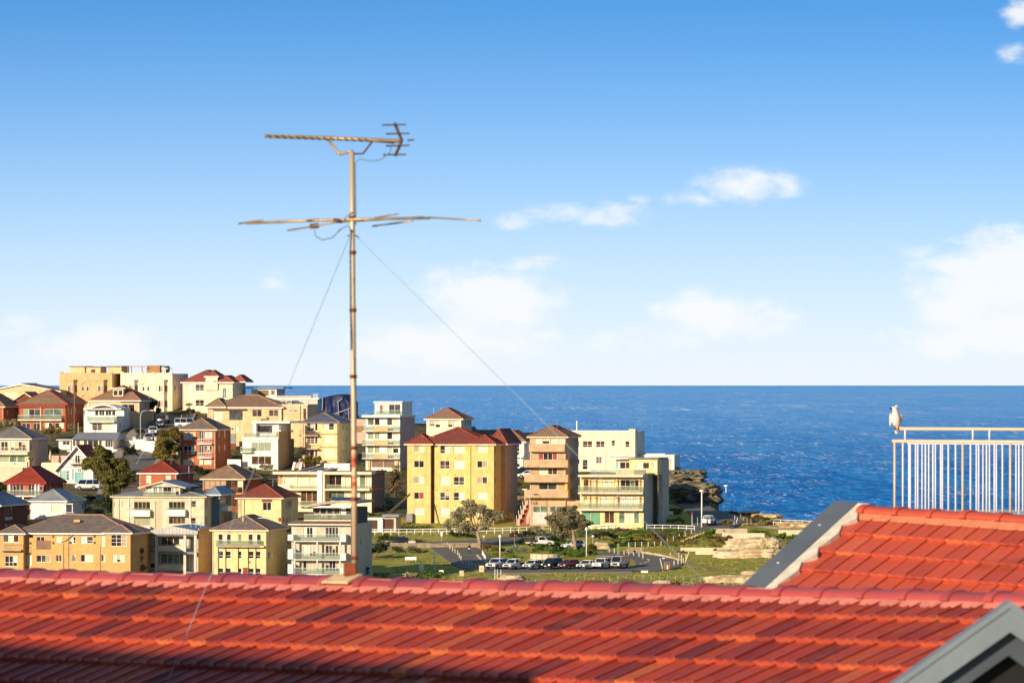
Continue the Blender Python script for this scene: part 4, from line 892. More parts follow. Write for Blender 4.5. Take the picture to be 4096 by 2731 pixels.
def curved_white():
    b = Bld('white_house', 'white modern house with an arched roof and glass balcony', 333, 467, 1730, 12, 'white')
    b.walls(1631, win=[cA(1490, 1545, 785, 870, '1d'), cA(1553, 1640, 785, 870, '2dd'), cA(1655, 1745, 785, 870, '2dd'), cA(1755, 1810, 785, 870, '1d'), cA(1318, 1332, 765, 865, '1d'), cA(1445, 1750, 985, 1100, '4x3ddbb')],
            side=[(478, 484, 1690, 1712), (516, 521, 1645, 1668)])
    mb = MB(); n = 14; U0, U1 = b.u(362), b.u(472); top = []
    for k in range(n + 1): t = k / n; top.append((lerp(U0, U1, t), b.w(1630) + math.sin(math.pi * t) * (b.w(1616) - b.w(1630))))
    mb.prism(top + [(p[0], p[1] - .28) for p in reversed(top)], 1, -1.2, 8); mb.build('curved_roof', 'white_trim', b.root)
    mb = MB(); mb.prism([(p[0], p[1] - .3) for p in top[1:-1]] , 1, -.1, 7.8); mb.build('gable_infill', 'brown_panel', b.root)
    b.flat(1633, 1637, 340, 490, -1.4, .3, 0, 'white_trim', 'awning_slab'); b.box('wall', 467, 500, 1641, 1663, -.9, .0, 'white')
    b.balcony(353, 462, 1663, 1683, 1.2, 'glass', slab='white'); b.box('wall', 353, 462, 1683.5, 1689, -1.2, 0, 'white')
curved_white()
def low_grey():
    b = Bld('bungalow', 'low white bungalow with pale grey sheet roof below the arched-roof house', 288, 452, 1800, 9, 'white')
    b.walls(1757, win=[cA(1140, 1185, 1255, 1350, '1g'), cA(1190, 1370, 1255, 1345, '3gbg'), cA(1375, 1540, 1255, 1370, '2d'), cA(1550, 1640, 1255, 1365, '2gb'), cA(1648, 1770, 1255, 1365, '3gdg')], side=[])
    U0, U1 = b.u(286), b.u(472); rf = b._roof([((U0, -.8, b.w(1757)), (U1, -.8, b.w(1757)), (U1 - .8, 5, b.w(1729)), (U0 + .3, 5, b.w(1729))), ((U1, 9.5, b.w(1757)), (U0, 9.5, b.w(1757)), (U0 + .3, 5, b.w(1729)), (U1 - .8, 5, b.w(1729))), ((U1, -.8, b.w(1757)), (U1, 9.5, b.w(1757)), (U1 - .8, 5, b.w(1729)))], 'roof_metal')
    b.walls(1764, 231, 278, .8, 8, win=[cA(965, 1080, 1265, 1330, '2d')]); b.flat(1756, 1761, 229, 284, .5, 8, .3, 'roof_metal'); b.box('garage_wall', 452, 482, 1796, 1835, -3, 6, 'white')
    b.box('front_wall', 283, 400, 1800, 1815, -3, -2.7, 'white')
low_grey()
def tan_hip():
    b = Bld('rendered_house', 'tan house with grey-brown hip roof and white-framed French windows by the left edge', -50, 118, 1925, 14, 'beige')
    b.walls(1755, win=[cA(-60, 0, 1275, 1420, '1d'), cA(15, 125, 1275, 1420, '2dd'), cA(165, 405, 1275, 1420, '4'), cG(-30, 115, 65, 150, '1s'), cG(118, 212, 65, 150, '1v'), cG(215, 315, 65, 150, '1v'), cA(-110, -70, 1275, 1420, '1')], side=[(150, 158, 1762, 1775), (122, 128, 1770, 1800, '1q')], sink=4)
    b.hip(1753, 1706, mat='roof_grey_tile', over=.5); b.balcony(-50, 117, 1787, 1806, 1.5, 'bars', slab='cream'); b.box('slab_edge', -50, 117, 1806.5, 1817, -1.5, -.01, 'cream')
    b.box('terrace_wall', -60, 116, 1869, 1925, -5, -.02, 'beige'); b.box('planter', 108, 132, 1845, 1868, -4.5, -3.5, 'pale_concrete')
tan_hip()
def white_gable():
    b = Bld('white_cottage', 'white weatherboard cottage with red roof and turquoise door', 236, 372, 1932, 11, 'white', rot=8)
    b.fr = 'white_trim'
    b.walls(1868, win=[cG(750, 872, 255, 375, '3x3eev'), cG(900, 938, 235, 372, '1x3e'), cG(948, 1022, 232, 270, '3x2'), (301, 327, 1888, 1929, '1eF'), cG(1030, 1055, 250, 372, '1x3e')])
    b.gable(1866, 1782, x0=236, x1=384, mat='roof_bright_red', trim='white_trim', over=.9); b.box('window', 300, 320, 1817, 1854, -.12, -.02, 'white_trim')
    b.box('window_pane', 302.5, 309, 1820, 1850, -.15, -.125, 'glass'); b.box('window_pane', 311.5, 318, 1820, 1850, -.15, -.125, 'glass'); b.balcony(285, 335, 1835, 1855, .9, 'bars', slab='dark_grey'); b.box('attic_vent', 273, 281, 1828, 1836, -.08, -.02, 'brown_panel')
    b.walls(1850, 160, 235, 1, 8, mat='cream', name='terrace_wall'); b.box('parapet', 178, 240, 1823, 1850, 6, 6.3, 'pink_wall')
white_gable()
def red_hip_left():
    b = Bld('brick_house', 'brick house with bright red hip roof and open white-posted verandah at lower left', 28, 176, 2035, 14, 'brick_orange')
    b.walls(1935, win=[cG(130, 195, 430, 550, '2'), cG(200, 300, 428, 560, '2n'), cG(352, 470, 425, 560, '3'), cG(475, 515, 440, 550, '1n')], side=[(186, 190, 1938, 1962, '1b'), (200, 205, 1935, 1958, '1b'), (222, 227, 1932, 1952, '1')])
    b.hip(1931, 1868, mat='roof_bright_red', cap='roof_bright_red', over=.6, fascia='red_trim')
    b.balcony(38, 178, 1959, 1981, 1.6, 'glass', slab='white_trim'); [b.post(x, 1936, 1981, -1.4, .11, 'white_trim') for x in (45, 150, 163)]; [b.post(x, 1984, 2032, -1.4, .13, 'white_trim') for x in (100,)]
    b.aerial(240, 1922, 1940, 10)
red_hip_left()
def white_cottage():
    b = Bld('white_cottage', 'small white cottage with pale grey hip roof above the long tan brick block', 120, 265, 2075, 13, 'white')
    b.walls(2003, win=[cG(640, 775, 690, 785, '2b')], side=[(329, 336, 2016, 2044, '1d'), (341, 347, 2014, 2040, '1n'), (350, 357, 2013, 2038, '1n')])
    b.hip(2002, 1958, mat='roof_metal', over=.35); b.hip(2002, 1974, x0=120, x1=265, v0=-.35, v1=5, mat='roof_metal', over=.3)
    b.box('porch_post', 291, 293.5, 2014, 2062, -.6, -.5, 'white_trim'); b.flat(2012, 2015, 262, 294, -.8, 1, .1, 'white_trim', 'porch_roof'); b.balcony(266, 300, 2046, 2062, .8, 'glassg')
white_cottage()
def edge_brick2():
    b = Bld('brick_house', 'brick flats with slate-blue roof cut off by the left edge in shade', -150, -2, 2130, 17, 'brick_brown', rot=12)
    b.walls(2022, side=[(17, 23, 2034, 2060, '1'), (30, 35, 2032, 2058, '1'), (43, 48, 2030, 2056, '1'), (20, 52, 2068, 2080, '3w'), (20, 50, 2098, 2116, '3')]); b.hip(2020, 1972, mat='roof_metal_dark', over=.5)
edge_brick2()
def tan_block():
    b = Bld('apartment_building', 'long weathered tan brick block with grey tile roof above the foreground ridge', 8, 525, 2335, 13, 'brick_tan', cat='apartment building')
    W = [cG(455, 560, 1080, 1140, '2d'), cG(700, 775, 1078, 1155, '1x2b'), cG(880, 950, 1078, 1165, '2x2'), cG(1008, 1165, 1075, 1165, '2x2'), cG(1265, 1335, 1050, 1200, '2b'),
         cG(335, 395, 1310, 1440, '2x2'), cG(455, 635, 1310, 1400, '3dgt'), cG(697, 775, 1305, 1395, '2n'), cG(902, 950, 1300, 1395, '2'), cG(1008, 1165, 1300, 1395, '3dbb'), cG(1262, 1335, 1297, 1392, '2'),
         cG(700, 775, 1525, 1600, '2'), cG(1010, 1165, 1525, 1600, '3')]
    b.walls(2133, 100, 425, 0, 13, win=W)
    b.walls(2134, 8, 102, -1.3, 9, win=[cG(65, 262, 1060, 1150, '3gbn'), cG(88, 243, 1318, 1452, '3x2'), cG(88, 243, 1560, 1640, '3')]); b.walls(2131, 425, 525, -.9, 13, win=[cG(1405, 1600, 1050, 1195, '3x3ddt'), cG(1422, 1577, 1297, 1392, '3'), cG(1422, 1577, 1520, 1600, '3b')], side=[(530, 534, 2140, 2175)])
    b.hip(2130, 2061, 55, 525, 0, 13, mat='roof_dark', cap='roof_brown', over=.5); b.hip(2131, 2100, 8, 102, -1.3, 6, mat='roof_dark', cap='roof_brown', over=.4); b.hip(2127, 2097, 425, 525, -.9, 6, mat='roof_dark', cap='roof_brown', over=.4)
    b.balcony(14, 98, 2169, 2196, 1.0, 'bars', mat='concrete', slab='concrete', v0=-1.3)
    b.box('peeling_panel', 145, 202, 2160, 2195, -.06, -.01, 'brown_panel'); b.pipe(274, 2130, 2330, 'mid_grey'); b.pipe(400, 2180, 2330, 'mid_grey'); b.pipe(254, 2175, 2330, 'dark_grey', r=.03)
    for (x, y) in ((213, 2144), (213, 2170), (122, 2143), (122, 2171), (281, 2168), (377, 2142), (377, 2168)): b.box('wall_vent', x - 4, x + 4, y - 4, y + 4, -.05, -.01, 'dark_timber')
    b.box('chimney_stub', 276, 300, 2078, 2088, 3.0, 3.8, 'brick_tan')
    mb = MB(); mb.tube([(b.u(245), -.1, b.w(2167)), (b.u(262), -.15, b.w(2161)), (b.u(278), -.15, b.w(2148)), (b.u(293), -.3, b.w(2133))], .07, 6); mb.build('flue_pipe', 'mid_grey', b.root)
tan_block()
def grey_duplex():
    b = Bld('apartment_building', 'beige rendered flats with grey sheet roof, glazed dormer and two white balconies', 451, 818, 2130, 15, 'beige', cat='apartment building')
    W = [cH(182, 200, 655, 705, '1'), cH(275, 365, 640, 717, '2x2'), cH(425, 630, 642, 745, '4'), cH(690, 785, 635, 1000, '1x5'), cH(862, 1065, 640, 742, '4'), cH(1145, 1252, 628, 708, '2x2'), cH(425, 632, 848, 945, '4s'), cH(862, 1068, 842, 920, '4'), cH(1142, 1252, 840, 915, '2x2')]
    b.fr = 'mid_grey'; b.walls(1987, win=W, side=[(822, 826, 2000, 2025), (822, 826, 2065, 2095)], fr='pale_concrete')
    b.hip(1984, 1950, mat='roof_metal', over=.4, fascia='pale_concrete')
    m = cH; b.walls(1943, 575, 712, 1.5, 10, win=[m(560, 640, 455, 552, '2c'), m(648, 755, 445, 552, '3sc'), m(768, 870, 445, 552, '2d'), m(882, 965, 455, 550, '2x2')], bot=1984, mat='light_grey', name='dormer'); b.gable(1946, 1924, 560, 728, 1.0, 12, .5, 'roof_metal_blue', 'pale_concrete', 'light_grey')
    b.balcony(568, 700, 1964, 1977, -1.0 + 1.6, 'glassg', v0=1.4)
    for (x0, x1, t, g, bt) in ((528, 604, 2039, 2028, 2060), (667, 745, 2037, 2027, 2058)):
        b.balcony(x0, x1, t, bt, 1.1, 'solid', 'white'); mb = MB(); mb.box(b.u(x0) + .1, b.u(x1) - .1, -1.06, -1.03, b.w(t), b.w(g)); mb.build('glass_panel', 'balustrade', b.root)
    b.balcony(528, 604, 2104, 2125, 1.1, 'solid', 'white')
    for x in (516, 761): b.pipe(x, 1988, 2110, 'white_trim', -.12, .09)
    b.pipe(477, 1995, 2110, 'mid_grey')
    b.walls(1980, 819, 846, 6, 15, mat='grey_blue_shade', name='rear_wing'); b.walls(1984, 846, 850, 5.5, 15, mat='grey_blue_shade', name='rear_wing', side=[(852, 882, 1986, 2016, '1'), (855, 876, 2062, 2090, '1q')]); b.hip(1978, 1948, 800, 850, 5, 16, mat='roof_metal_blue', over=.4)  # blue-grey wing walls carry the blue shade of this side in their colour
    mb = MB(); U = b.u(850); mb.box(U, U + 1.3, 6.5, 10.5, b.w(2045), b.w(2025)); mb.build('balcony', 'white', b.root)
    for k in range(2): mb = MB(); mb.box(b.u(735), b.u(735) + 2.2, 4 + k * 2.2, 5.8 + k * 2.2, b.w(1936), b.w(1934)); mb.build('solar_panel', 'solar', b.root)
grey_duplex()
def grey_town():
    b = Bld('townhouse', 'grey townhouse with open columned balconies and a ribbed metal gable', 580, 790, 2320, 14, 'grey_render')
    b.walls(2128, 586, 790, 1.6, 14, win=[cH(600, 690, 1095, 1250, '2wd'), cH(735, 1045, 1095, 1190, '4'), cH(1085, 1180, 1095, 1250, '2vs'), cH(735, 1045, 1300, 1425, '4v'), cH(1085, 1180, 1295, 1500, '2b'), cH(600, 690, 1300, 1480, '1')])
    for x0, x1 in ((580, 590), (621, 631), (735, 745), (777, 787)): b.box('column', x0, x1, 2128, 2325, -.25, .15, 'light_grey')
    for y in (2134, 2206, 2284): b.box('floor_beam', 590.2, 776.8, y, y + 8, -.15, 1.6, 'mid_grey')
    for (t, bt) in ((2181, 2203), (2257, 2280)): b.box('parapet', 632, 734.6, t, bt, -.2, -.02, 'pale_concrete')
    for (x0, x1) in ((590.5, 620.5), (746, 776)): b.balcony(x0, x1, 2182, 2203, .2, 'bars', slab='dark_grey', v0=.1)
    mb = MB(); mb.tube([(b.u(640), -.12, b.w(2178)), (b.u(728), -.12, b.w(2178))], .03, 6); mb.build('handrail', 'dark_grey', b.root)
    U0, U1, mid = b.u(606), b.u(794), b.u(690); z0, zt, za = b.w(2135), b.w(2121), b.w(2102)
    mb = MB(); mb.prism([(U0, z0), (U1, z0), (U1, zt), (mid, za), (U0, zt)], 1, -.6, -.45); mb.build('gable_fascia', 'roof_metal', b.root)
    for k in range(14): x = lerp(U0, U1, (k + .5) / 14); mb = MB(); top = lerp(zt, za, 1 - abs(x - mid) / (U1 - mid)); mb.box(x - .03, x + .03, -.66, -.6, z0, top); mb.build('standing_seam', 'light_grey', b.root)
    b._roof([((U0, 14, zt), (U0, -.6, zt), (mid, -.6, za), (mid, 14, za)), ((U1, -.6, zt), (U1, 14, zt), (mid, 14, za), (mid, -.6, za))], 'roof_metal_blue')
    b.walls(2112, 790, 793, .5, 13.5, mat='tan', name='side_wall'); 
    for x, v in ((730, 6), (744, 7), (758, 8)): b.vent(x, 2093, 2105, v)
    b.flat(2128, 2134, 580, 620, -.5, 2, .1, 'light_grey', 'verandah_roof')
grey_town()
def orange_house():
    b = Bld('brick_house', 'orange brick house with red hip roof and two white blinds in the middle distance', 558, 706, 1962, 14, 'brick_orange')
    b.walls(1893, win=[cH(575, 640, 315, 412, '1b'), cH(820, 885, 315, 412, '1b')], side=[(722, 725, 1900, 1925), (756, 761, 1895, 1915, '1b')]); b.hip(1891, 1846, mat='roof_bright_red', fascia='white_trim'); b.vent(722, 1868, 1885, 7); b.aerial(655, 1838, 1850, 6)
orange_house()
def brown_glazed():
    b = Bld('brick_house', 'brown hip-roofed house with a grid of glazed sunroom windows', 811, 974, 2045, 14, 'brick_red')
    b.walls(1917, win=[cI(45, 300, 348, 450, '4x2tttt'), cI(300, 500, 348, 495, '3x2'), cI(310, 430, 520, 655, '2x2n'), cI(432, 500, 520, 650, '1x2t'), cI(45, 295, 470, 560, '4n')], side=[(983, 988, 1918, 1940)], fr='timber', deep=.1)
    b.hip(1914, 1861, mat='roof_brown', fascia='cream', over=.45); b.box('floor_band', 811, 974, 1970, 1976, -.35, -.01, 'orange_board')
brown_glazed()
def yellow_red():
    b = Bld('rendered_house', 'pale yellow house with red hip roof and a single front window under a brick lintel', 952, 1126, 2125, 14, 'lemon')
    b.walls(1992, win=[cI(727, 828, 600, 698, '2dd')], side=[(1144, 1150, 2004, 2038), (1152, 1158, 2002, 2036), (1160, 1166, 2000, 2032), (1144, 1150, 2070, 2100), (1156, 1162, 2068, 2098)])
    b.hip(1990, 1937, mat='roof_red', fascia='cream'); b.box('brick_lintel', 1047, 1088, 1995, 2006, -.06, -.005, 'brick_red'); b.pipe(978, 1995, 2110, 'dark_grey'); b.pipe(962, 1995, 2110, 'cream', -.1, .09); b.aerial(1062, 1917, 1945, 6)
yellow_red()
def yellow_front():
    b = Bld('apartment_building', 'bright yellow flats with grey-brown tile roof and a long upper balcony', 850, 1065, 2335, 15, 'lemon', cat='apartment building')
    W = [cI(212, 360, 970, 1095, '3db'), cI(440, 485, 975, 1062, '1x4'), cI(560, 708, 970, 1095, '3db')]
    for y0, y1 in ((1168, 1255), (1365, 1450)):
        for x0, x1 in ((212, 272), (298, 360), (442, 485), (562, 625), (648, 705)): W.append(cI(x0, x1, y0, y1, '1x2d'))
    b.walls(2121, win=W, side=[(1072, 1080, 2130, 2175, '1b'), (1095, 1102, 2122, 2160, '1b'), (1072, 1080, 2205, 2235), (1095, 1102, 2200, 2230)])
    b.hip(2118, 2064, mat='roof_dark', cap='roof_brown', fascia='cream', over=.4)
    b.box('balcony_slab', 868, 1060, 2181, 2186, -1.0, -.01, 'cream'); b.balcony(868, 1046, 2157, 2181, 1.0, 'glassg', slab='cream')
    for x in (872, 902, 952, 992, 1022): b.box('pilaster', x, x + 2.2, 2187, 2330, -.12, -.004, 'dark_timber')
    b.box('skylight', 1005, 1045, 2072, 2074, 5, 5.5, 'steel'); b.box('chimney', 1064, 1082, 2074, 2090, 9, 9.8, 'brick_red'); b.vent(958, 2072, 2088, 2.5, 'white_trim')
    mb = MB(); mb.box(b.u(972), b.u(990), -.05, -.004, b.w(2300), b.w(2268)); mb.build('bare_brick_patch', 'brick_red', b.root); b.box('bare_brick_patch', 996, 1002, 2243, 2250, -.04, -.004, 'brick_red')
yellow_front()
def grey_pent():
    b = Bld('apartment_building', 'grey-white flats with glass balconies and a curved penthouse roof beside the mast', 1166, 1403, 2335, 17, 'grey_render', cat='apartment building')
    b.walls(2095, win=[cI(1200, 1345, 892, 1012, '4cddc'), cI(1455, 1608, 888, 1010, '4gdd'), cI(1195, 1348, 1102, 1230, '4'), cI(1455, 1610, 1100, 1230, '4'), cI(1195, 1355, 1280, 1400, '4'), cI(1455, 1615, 1280, 1400, '4')], side=[(1412, 1418, 2085, 2110), (1424, 1430, 2083, 2108), (1440, 1446, 2080, 2105), (1412, 1418, 2165, 2190), (1440, 1446, 2160, 2185)])
    for (t, bt) in ((2134, 2160), (2208, 2234), (2268, 2292)):
        b.balcony(1182, 1368, t, bt, 1.6, 'glass', slab='light_grey'); b.box('parapet', 1160, 1182, t + 2 if t < 2150 else t - 14, bt, -1.7, -.01, 'white'); b.box('parapet', 1369, 1391, t + 1, bt + 4, -1.7, -.01, 'white')
    for x in (1183, 1273, 1364): b.box('column', x, x + 6, 2161, 2335, -1.5, -1.2, 'light_grey')
    U0, U1 = b.u(1166) - .9, b.u(1403) + .4; b._roof([((U0, -1.0, b.w(2094)), (U1, -1.0, b.w(2094)), (U1 - .6, 1.4, b.w(2079)), (U0 + 1.4, 1.4, b.w(2079))), ((U0, 8, b.w(2094)), (U0, -1.0, b.w(2094)), (U0 + 1.4, 1.4, b.w(2079)), (U0 + 1.4, 8, b.w(2079)))], 'roof_brown', 'skirt_roof')
    b.box('fascia', 1158, 1408, 2094.3, 2098, -1.05, -.4, 'white_trim')
    b.walls(2030, 1236, 1400, 3, 14, win=[cI(1275, 1345, 665, 745, '1'), cI(1350, 1420, 665, 745, '1'), cI(1428, 1500, 665, 745, '1'), cI(1508, 1578, 665, 745, '1'), cI(1585, 1650, 665, 745, '1')], bot=2094, mat='dark_grey', name='penthouse')
    b.balcony(1214, 1402, 2056, 2078, 1.4, 'glassg', v0=1.6, slab='cream'); b.box('awning_beam', 1222, 1398, 2023, 2030, 1.0, 1.6, 'white_trim')
    mb = MB(); n = 12; a0, a1 = b.u(1214), b.u(1420); top = [(lerp(a0, a1, k / n), b.w(2027) + math.sin(math.pi * (.05 + .9 * k / n) * .62 + .15) * (b.w(2001) - b.w(2027))) for k in range(n + 1)]
    mb.prism(top + [(p[0], p[1] - .4) for p in reversed(top)], 1, .6, 15); mb.build('curved_roof', 'concrete', b.root)
    for k, x in enumerate((1290, 1350)): mb = MB(); u = b.u(x); mb.hexa([(u, 5, b.w(2003)), (u + 2.4, 5, b.w(2003)), (u + 2.4, 8, b.w(1993)), (u, 8, b.w(1993)), (u, 5, b.w(2001)), (u + 2.4, 5, b.w(2001)), (u + 2.4, 8, b.w(1991)), (u, 8, b.w(1991))]); mb.build('solar_panel', 'solar', b.root)
grey_pent()
def long_modern():
    b = Bld('modern_house', 'long cream modern house with two glazed storeys and roof solar racks', 1097, 1482, 2050, 13, 'cream', Y=1050)
    b.walls(1897, 1105, 1482, 1.4, 13, win=[cI(960, 1095, 285, 395, '1b'), cI(1110, 1235, 280, 395, '1b'), cI(1248, 1350, 285, 390, '1b'), cI(1480, 1625, 275, 445, '2d'), cI(1665, 1790, 290, 445, '2bv'), (1432, 1455, 1898, 1950, '1v'), (1458, 1476, 1898, 1950, '1b'),
            cI(1150, 1350, 470, 640, '3n'), cI(1480, 1660, 475, 560, '2v'), cI(1665, 1790, 490, 560, '2b'), (1432, 1455, 1966, 1996, '1v'), (1458, 1476, 1966, 1996, '1b'), cI(885, 945, 290, 400, '1t')], fr='cream', deep=.12)
    b.flat(1886, 1896, 1097, 1265, -.2, 3, .2, 'cream'); b.flat(1886, 1896, 1300, 1482, -.2, 3, .2, 'cream'); b.box('roof_deck', 1100, 1490, 1883, 1889, 3.3, 13, 'roof_felt'); b.box('floor_slab', 1097, 1272, 1954, 1960, -.3, 1.4, 'cream'); b.box('floor_slab', 1300, 1478, 1954, 1960, -.3, 1.4, 'cream')
    b.box('cross_wall', 1270, 1290, 1880, 2050, -.4, 1.4, 'white'); b.box('cross_wall', 1291, 1299, 1884, 2050, -.2, 1.4, 'cream')
    b.balcony(1160, 1266, 1937, 1953, 1.4, 'glassg', v0=1.3); b.balcony(1304, 1476, 1937, 1953, 1.4, 'glassg', v0=1.3); b.balcony(1190, 1266, 2003, 2020, 1.4, 'glassg', v0=1.3)
    for k in range(9): mb = MB(); U = b.u(1482); v = .9 + k * 1.35; mb.box(U - .05, U + .12, v, v + .55, b.w(2050), b.w(1892)); mb.build('fin', 'brown_panel', b.root)
    b.walls(1897, 1482.3, 1483, .5, 13, mat='pink_wall', name='side_wall'); b.box('floor_slab', 1483, 1486, 1954, 1960, .4, 13, 'orange_board')
    b.box('roof_box', 1270, 1372, 1854, 1884, 6, 9, 'white'); 
    for x0 in (1170, 1215, 1258):
        mb = MB(); u = b.u(x0); mb.hexa([(u, 4, b.w(1884)), (u + 3, 7, b.w(1866)), (u + 3.3, 7, b.w(1866)), (u + .3, 4, b.w(1884)), (u, 4, b.w(1882)), (u + 3, 7, b.w(1864)), (u + 3.3, 7, b.w(1864)), (u + .3, 4, b.w(1882))]); mb.build('solar_rack', 'steel', b.root)
        mb = MB(); mb.hexa([(u + .3, 4, b.w(1884)), (u + 1.5, 4, b.w(1884)), (u + 4.2, 7, b.w(1867)), (u + 3.3, 7, b.w(1867)), (u + .3, 4, b.w(1883)), (u + 1.5, 4, b.w(1883)), (u + 4.2, 7, b.w(1866)), (u + 3.3, 7, b.w(1866))]); mb.build('solar_panel', 'solar', b.root)
    for (x, y) in ((1132, 1850), (1160, 1850)):
        for k in range(4): b.box('garden_pier', x + k * -2, x + 9 - k * 2, y + k * 8, y + k * 8 + 8, 9, 10, 'white')
long_modern()
def orange_flats():
    b = Bld('apartment_building', 'orange brick flats with dark hip roof and stacked balconies on the right half', 720, 862, 1872, 13.5, 'brick_orange', cat='apartment building')
    W = []
    for i, (y0, y1) in enumerate(((1125, 1250), (1342, 1470))): W += [cB(918, 1105, y0, y1, '3x2'), cB(1160, 1235, y0 - 15, y1 + 40, '2g'), cB(1245, 1365, y0, y0 + 95, '3x2')]
    W += [cH(1045, 1172, 115, 190, '4b'), cH(1300, 1395, 120, 180, '3b'), cH(1240, 1290, 90, 180, '1')]
    b.walls(1720, win=W, side=[(875, 880, 1723, 1750, '1b'), (897, 903, 1722, 1750, '1b'), (875, 880, 1780, 1806, '1b'), (897, 903, 1778, 1802, '1b')])
    b.hip(1717, 1674, mat='roof_dark', cap='roof_brown', fascia='cream', over=.45)
    for (t, bt) in ((1754, 1773), (1810, 1828)): b.balcony(793, 850, t, bt, .9, 'bars', slab='white_trim')
    b.vent(889, 1700, 1712, 8, 'white_trim')
orange_flats()
def cream_long():
    b = Bld('rendered_house', 'long cream house under a broad brown tile roof in the upper middle', 830, 1126, 1795, 13, 'ochre', Y=1180)
    W = [cB(1385, 1525, 790, 945, '2'), cB(1632, 1850, 790, 945, '1g'), cB(1995, 2145, 770, 885, '2'), cC(295, 445, 540, 645, '2n'), cB(1730, 1835, 1035, 1125, '2'), (937, 1000, 1700, 1715, '1F')]
    b.walls(1630, win=W[:5], fr='cream'); b.hip(1628, 1580, mat='roof_brown', cap='roof_brown', over=.45); b.hip(1627, 1594, 828, 900, -.4, 8, mat='roof_brown', over=.4)
    b.walls(1620, 1127, 1226, .5, 11, win=[cC(600, 735, 545, 573, '2'), cC(820, 875, 515, 700, '1n')], side=[]); b.flat(1616, 1620.5, 1127, 1226, .5, 11, .15, 'cream'); b.pipe(1198, 1622, 1680, 'dark_grey', .42)
    for (x0, x1) in ((848, 985),): b.box('awning', x0, x1, 1635, 1638, -.9, -.01, 'timber')
    b.box('garden_wall', 905, 968, 1732, 1770, -6, -5.6, 'mid_grey'); b.box('garden_wall', 903, 970, 1771, 1800, -6.3, -6, 'brick_brown'); b.pipe(1123, 1632, 1690, 'white_trim')
cream_long()
def white_terrace():
    b = Bld('modern_house', 'white modern house with a roof terrace and curtained sliding doors', 970, 1112, 1878, 15, 'white')
    b.walls(1757, win=[cC(25, 335, 1050, 1195, '3s'), cC(25, 335, 1268, 1400, '3nn')], side=[(1132, 1137, 1762, 1785), (1142, 1147, 1758, 1782), (1132, 1137, 1818, 1840), (1142, 1147, 1815, 1836), (1155, 1160, 1756, 1775)], mat='white')
    b.walls(1690, 1005, 1112, 2.5, 12, win=[cC(75, 312, 785, 915, '1d'), cC(415, 525, 770, 870, '1d')], bot=1757, name='roof_room'); b.flat(1684, 1692, 1005, 1150, 1.4, 12, .2, 'white_trim'); b.box('column', 1006, 1018, 1692, 1757, 1.5, 1.9, 'white_trim')
    b.balcony(978, 1105, 1728, 1750, 1.2, 'glass', v0=1.2); b.box('parapet', 968, 1114, 1748, 1757.5, -.25, .4, 'white'); b.walls(1725, 1104, 1112.4, .5, 12, bot=1757, mat='tan', name='parapet')
    b.balcony(966, 1010, 1786, 1805, 1.2, 'glassg'); b.box('floor_band', 966, 1113, 1806, 1812, -.3, -.01, 'white_trim'); b.walls(1756, 1112.5, 1113.4, .2, 14.8, mat='tan', name='side_wall')  # tan skin: raking light and shade on this white side put into colour
    b.box('garden_wall', 918, 972, 1836, 1870, -2, -1.6, 'white')
    for k in range(5): b.box('garden_wall', 1168 + k * 6, 1188 + k * 4, 1850 - k * 14, 1872, 3 + k * 2, 3.4 + k * 2, 'pink_wall')
white_terrace()
def yellow_balc():
    b = Bld('apartment_building', 'lemon yellow flats with blue-grey hip roof and wrapped corner balconies behind the mast', 1220, 1352, 1862, 13, 'lemon', cat='apartment building')
    W = [];
    for y0, y1 in ((748, 855), (955, 1060), (1163, 1275)): W += [cC(890, 1010, y0 + 10, y1 + 15, '2x3'), cC(1018, 1062, y0 + 10, y1 + 20, '1'), cC(1150, 1318, y0, y1, '2x2bb' if y0 > 800 else '2x2')]
    b.walls(1692, win=W, side=[(1370, 1375, 1700, 1722), (1384, 1389, 1698, 1720), (1370, 1375, 1750, 1772), (1384, 1389, 1746, 1768), (1370, 1375, 1802, 1825), (1384, 1389, 1798, 1820)])
    b.hip(1688, 1651, x0=1212, mat='roof_metal_dark', cap='roof_dark', over=.4, fascia='roof_dark')
    for (t, bt) in ((1720, 1740), (1772, 1793), (1825, 1845)): b.balcony(1201, 1275, t, bt, 1.3, 'bars', slab='pink_wall')
    for y in (1735, 1787, 1840): b.box('string_course', 1276, 1353.5, y, y + 2, -.08, -.01, 'dark_grey')
yellow_balc()
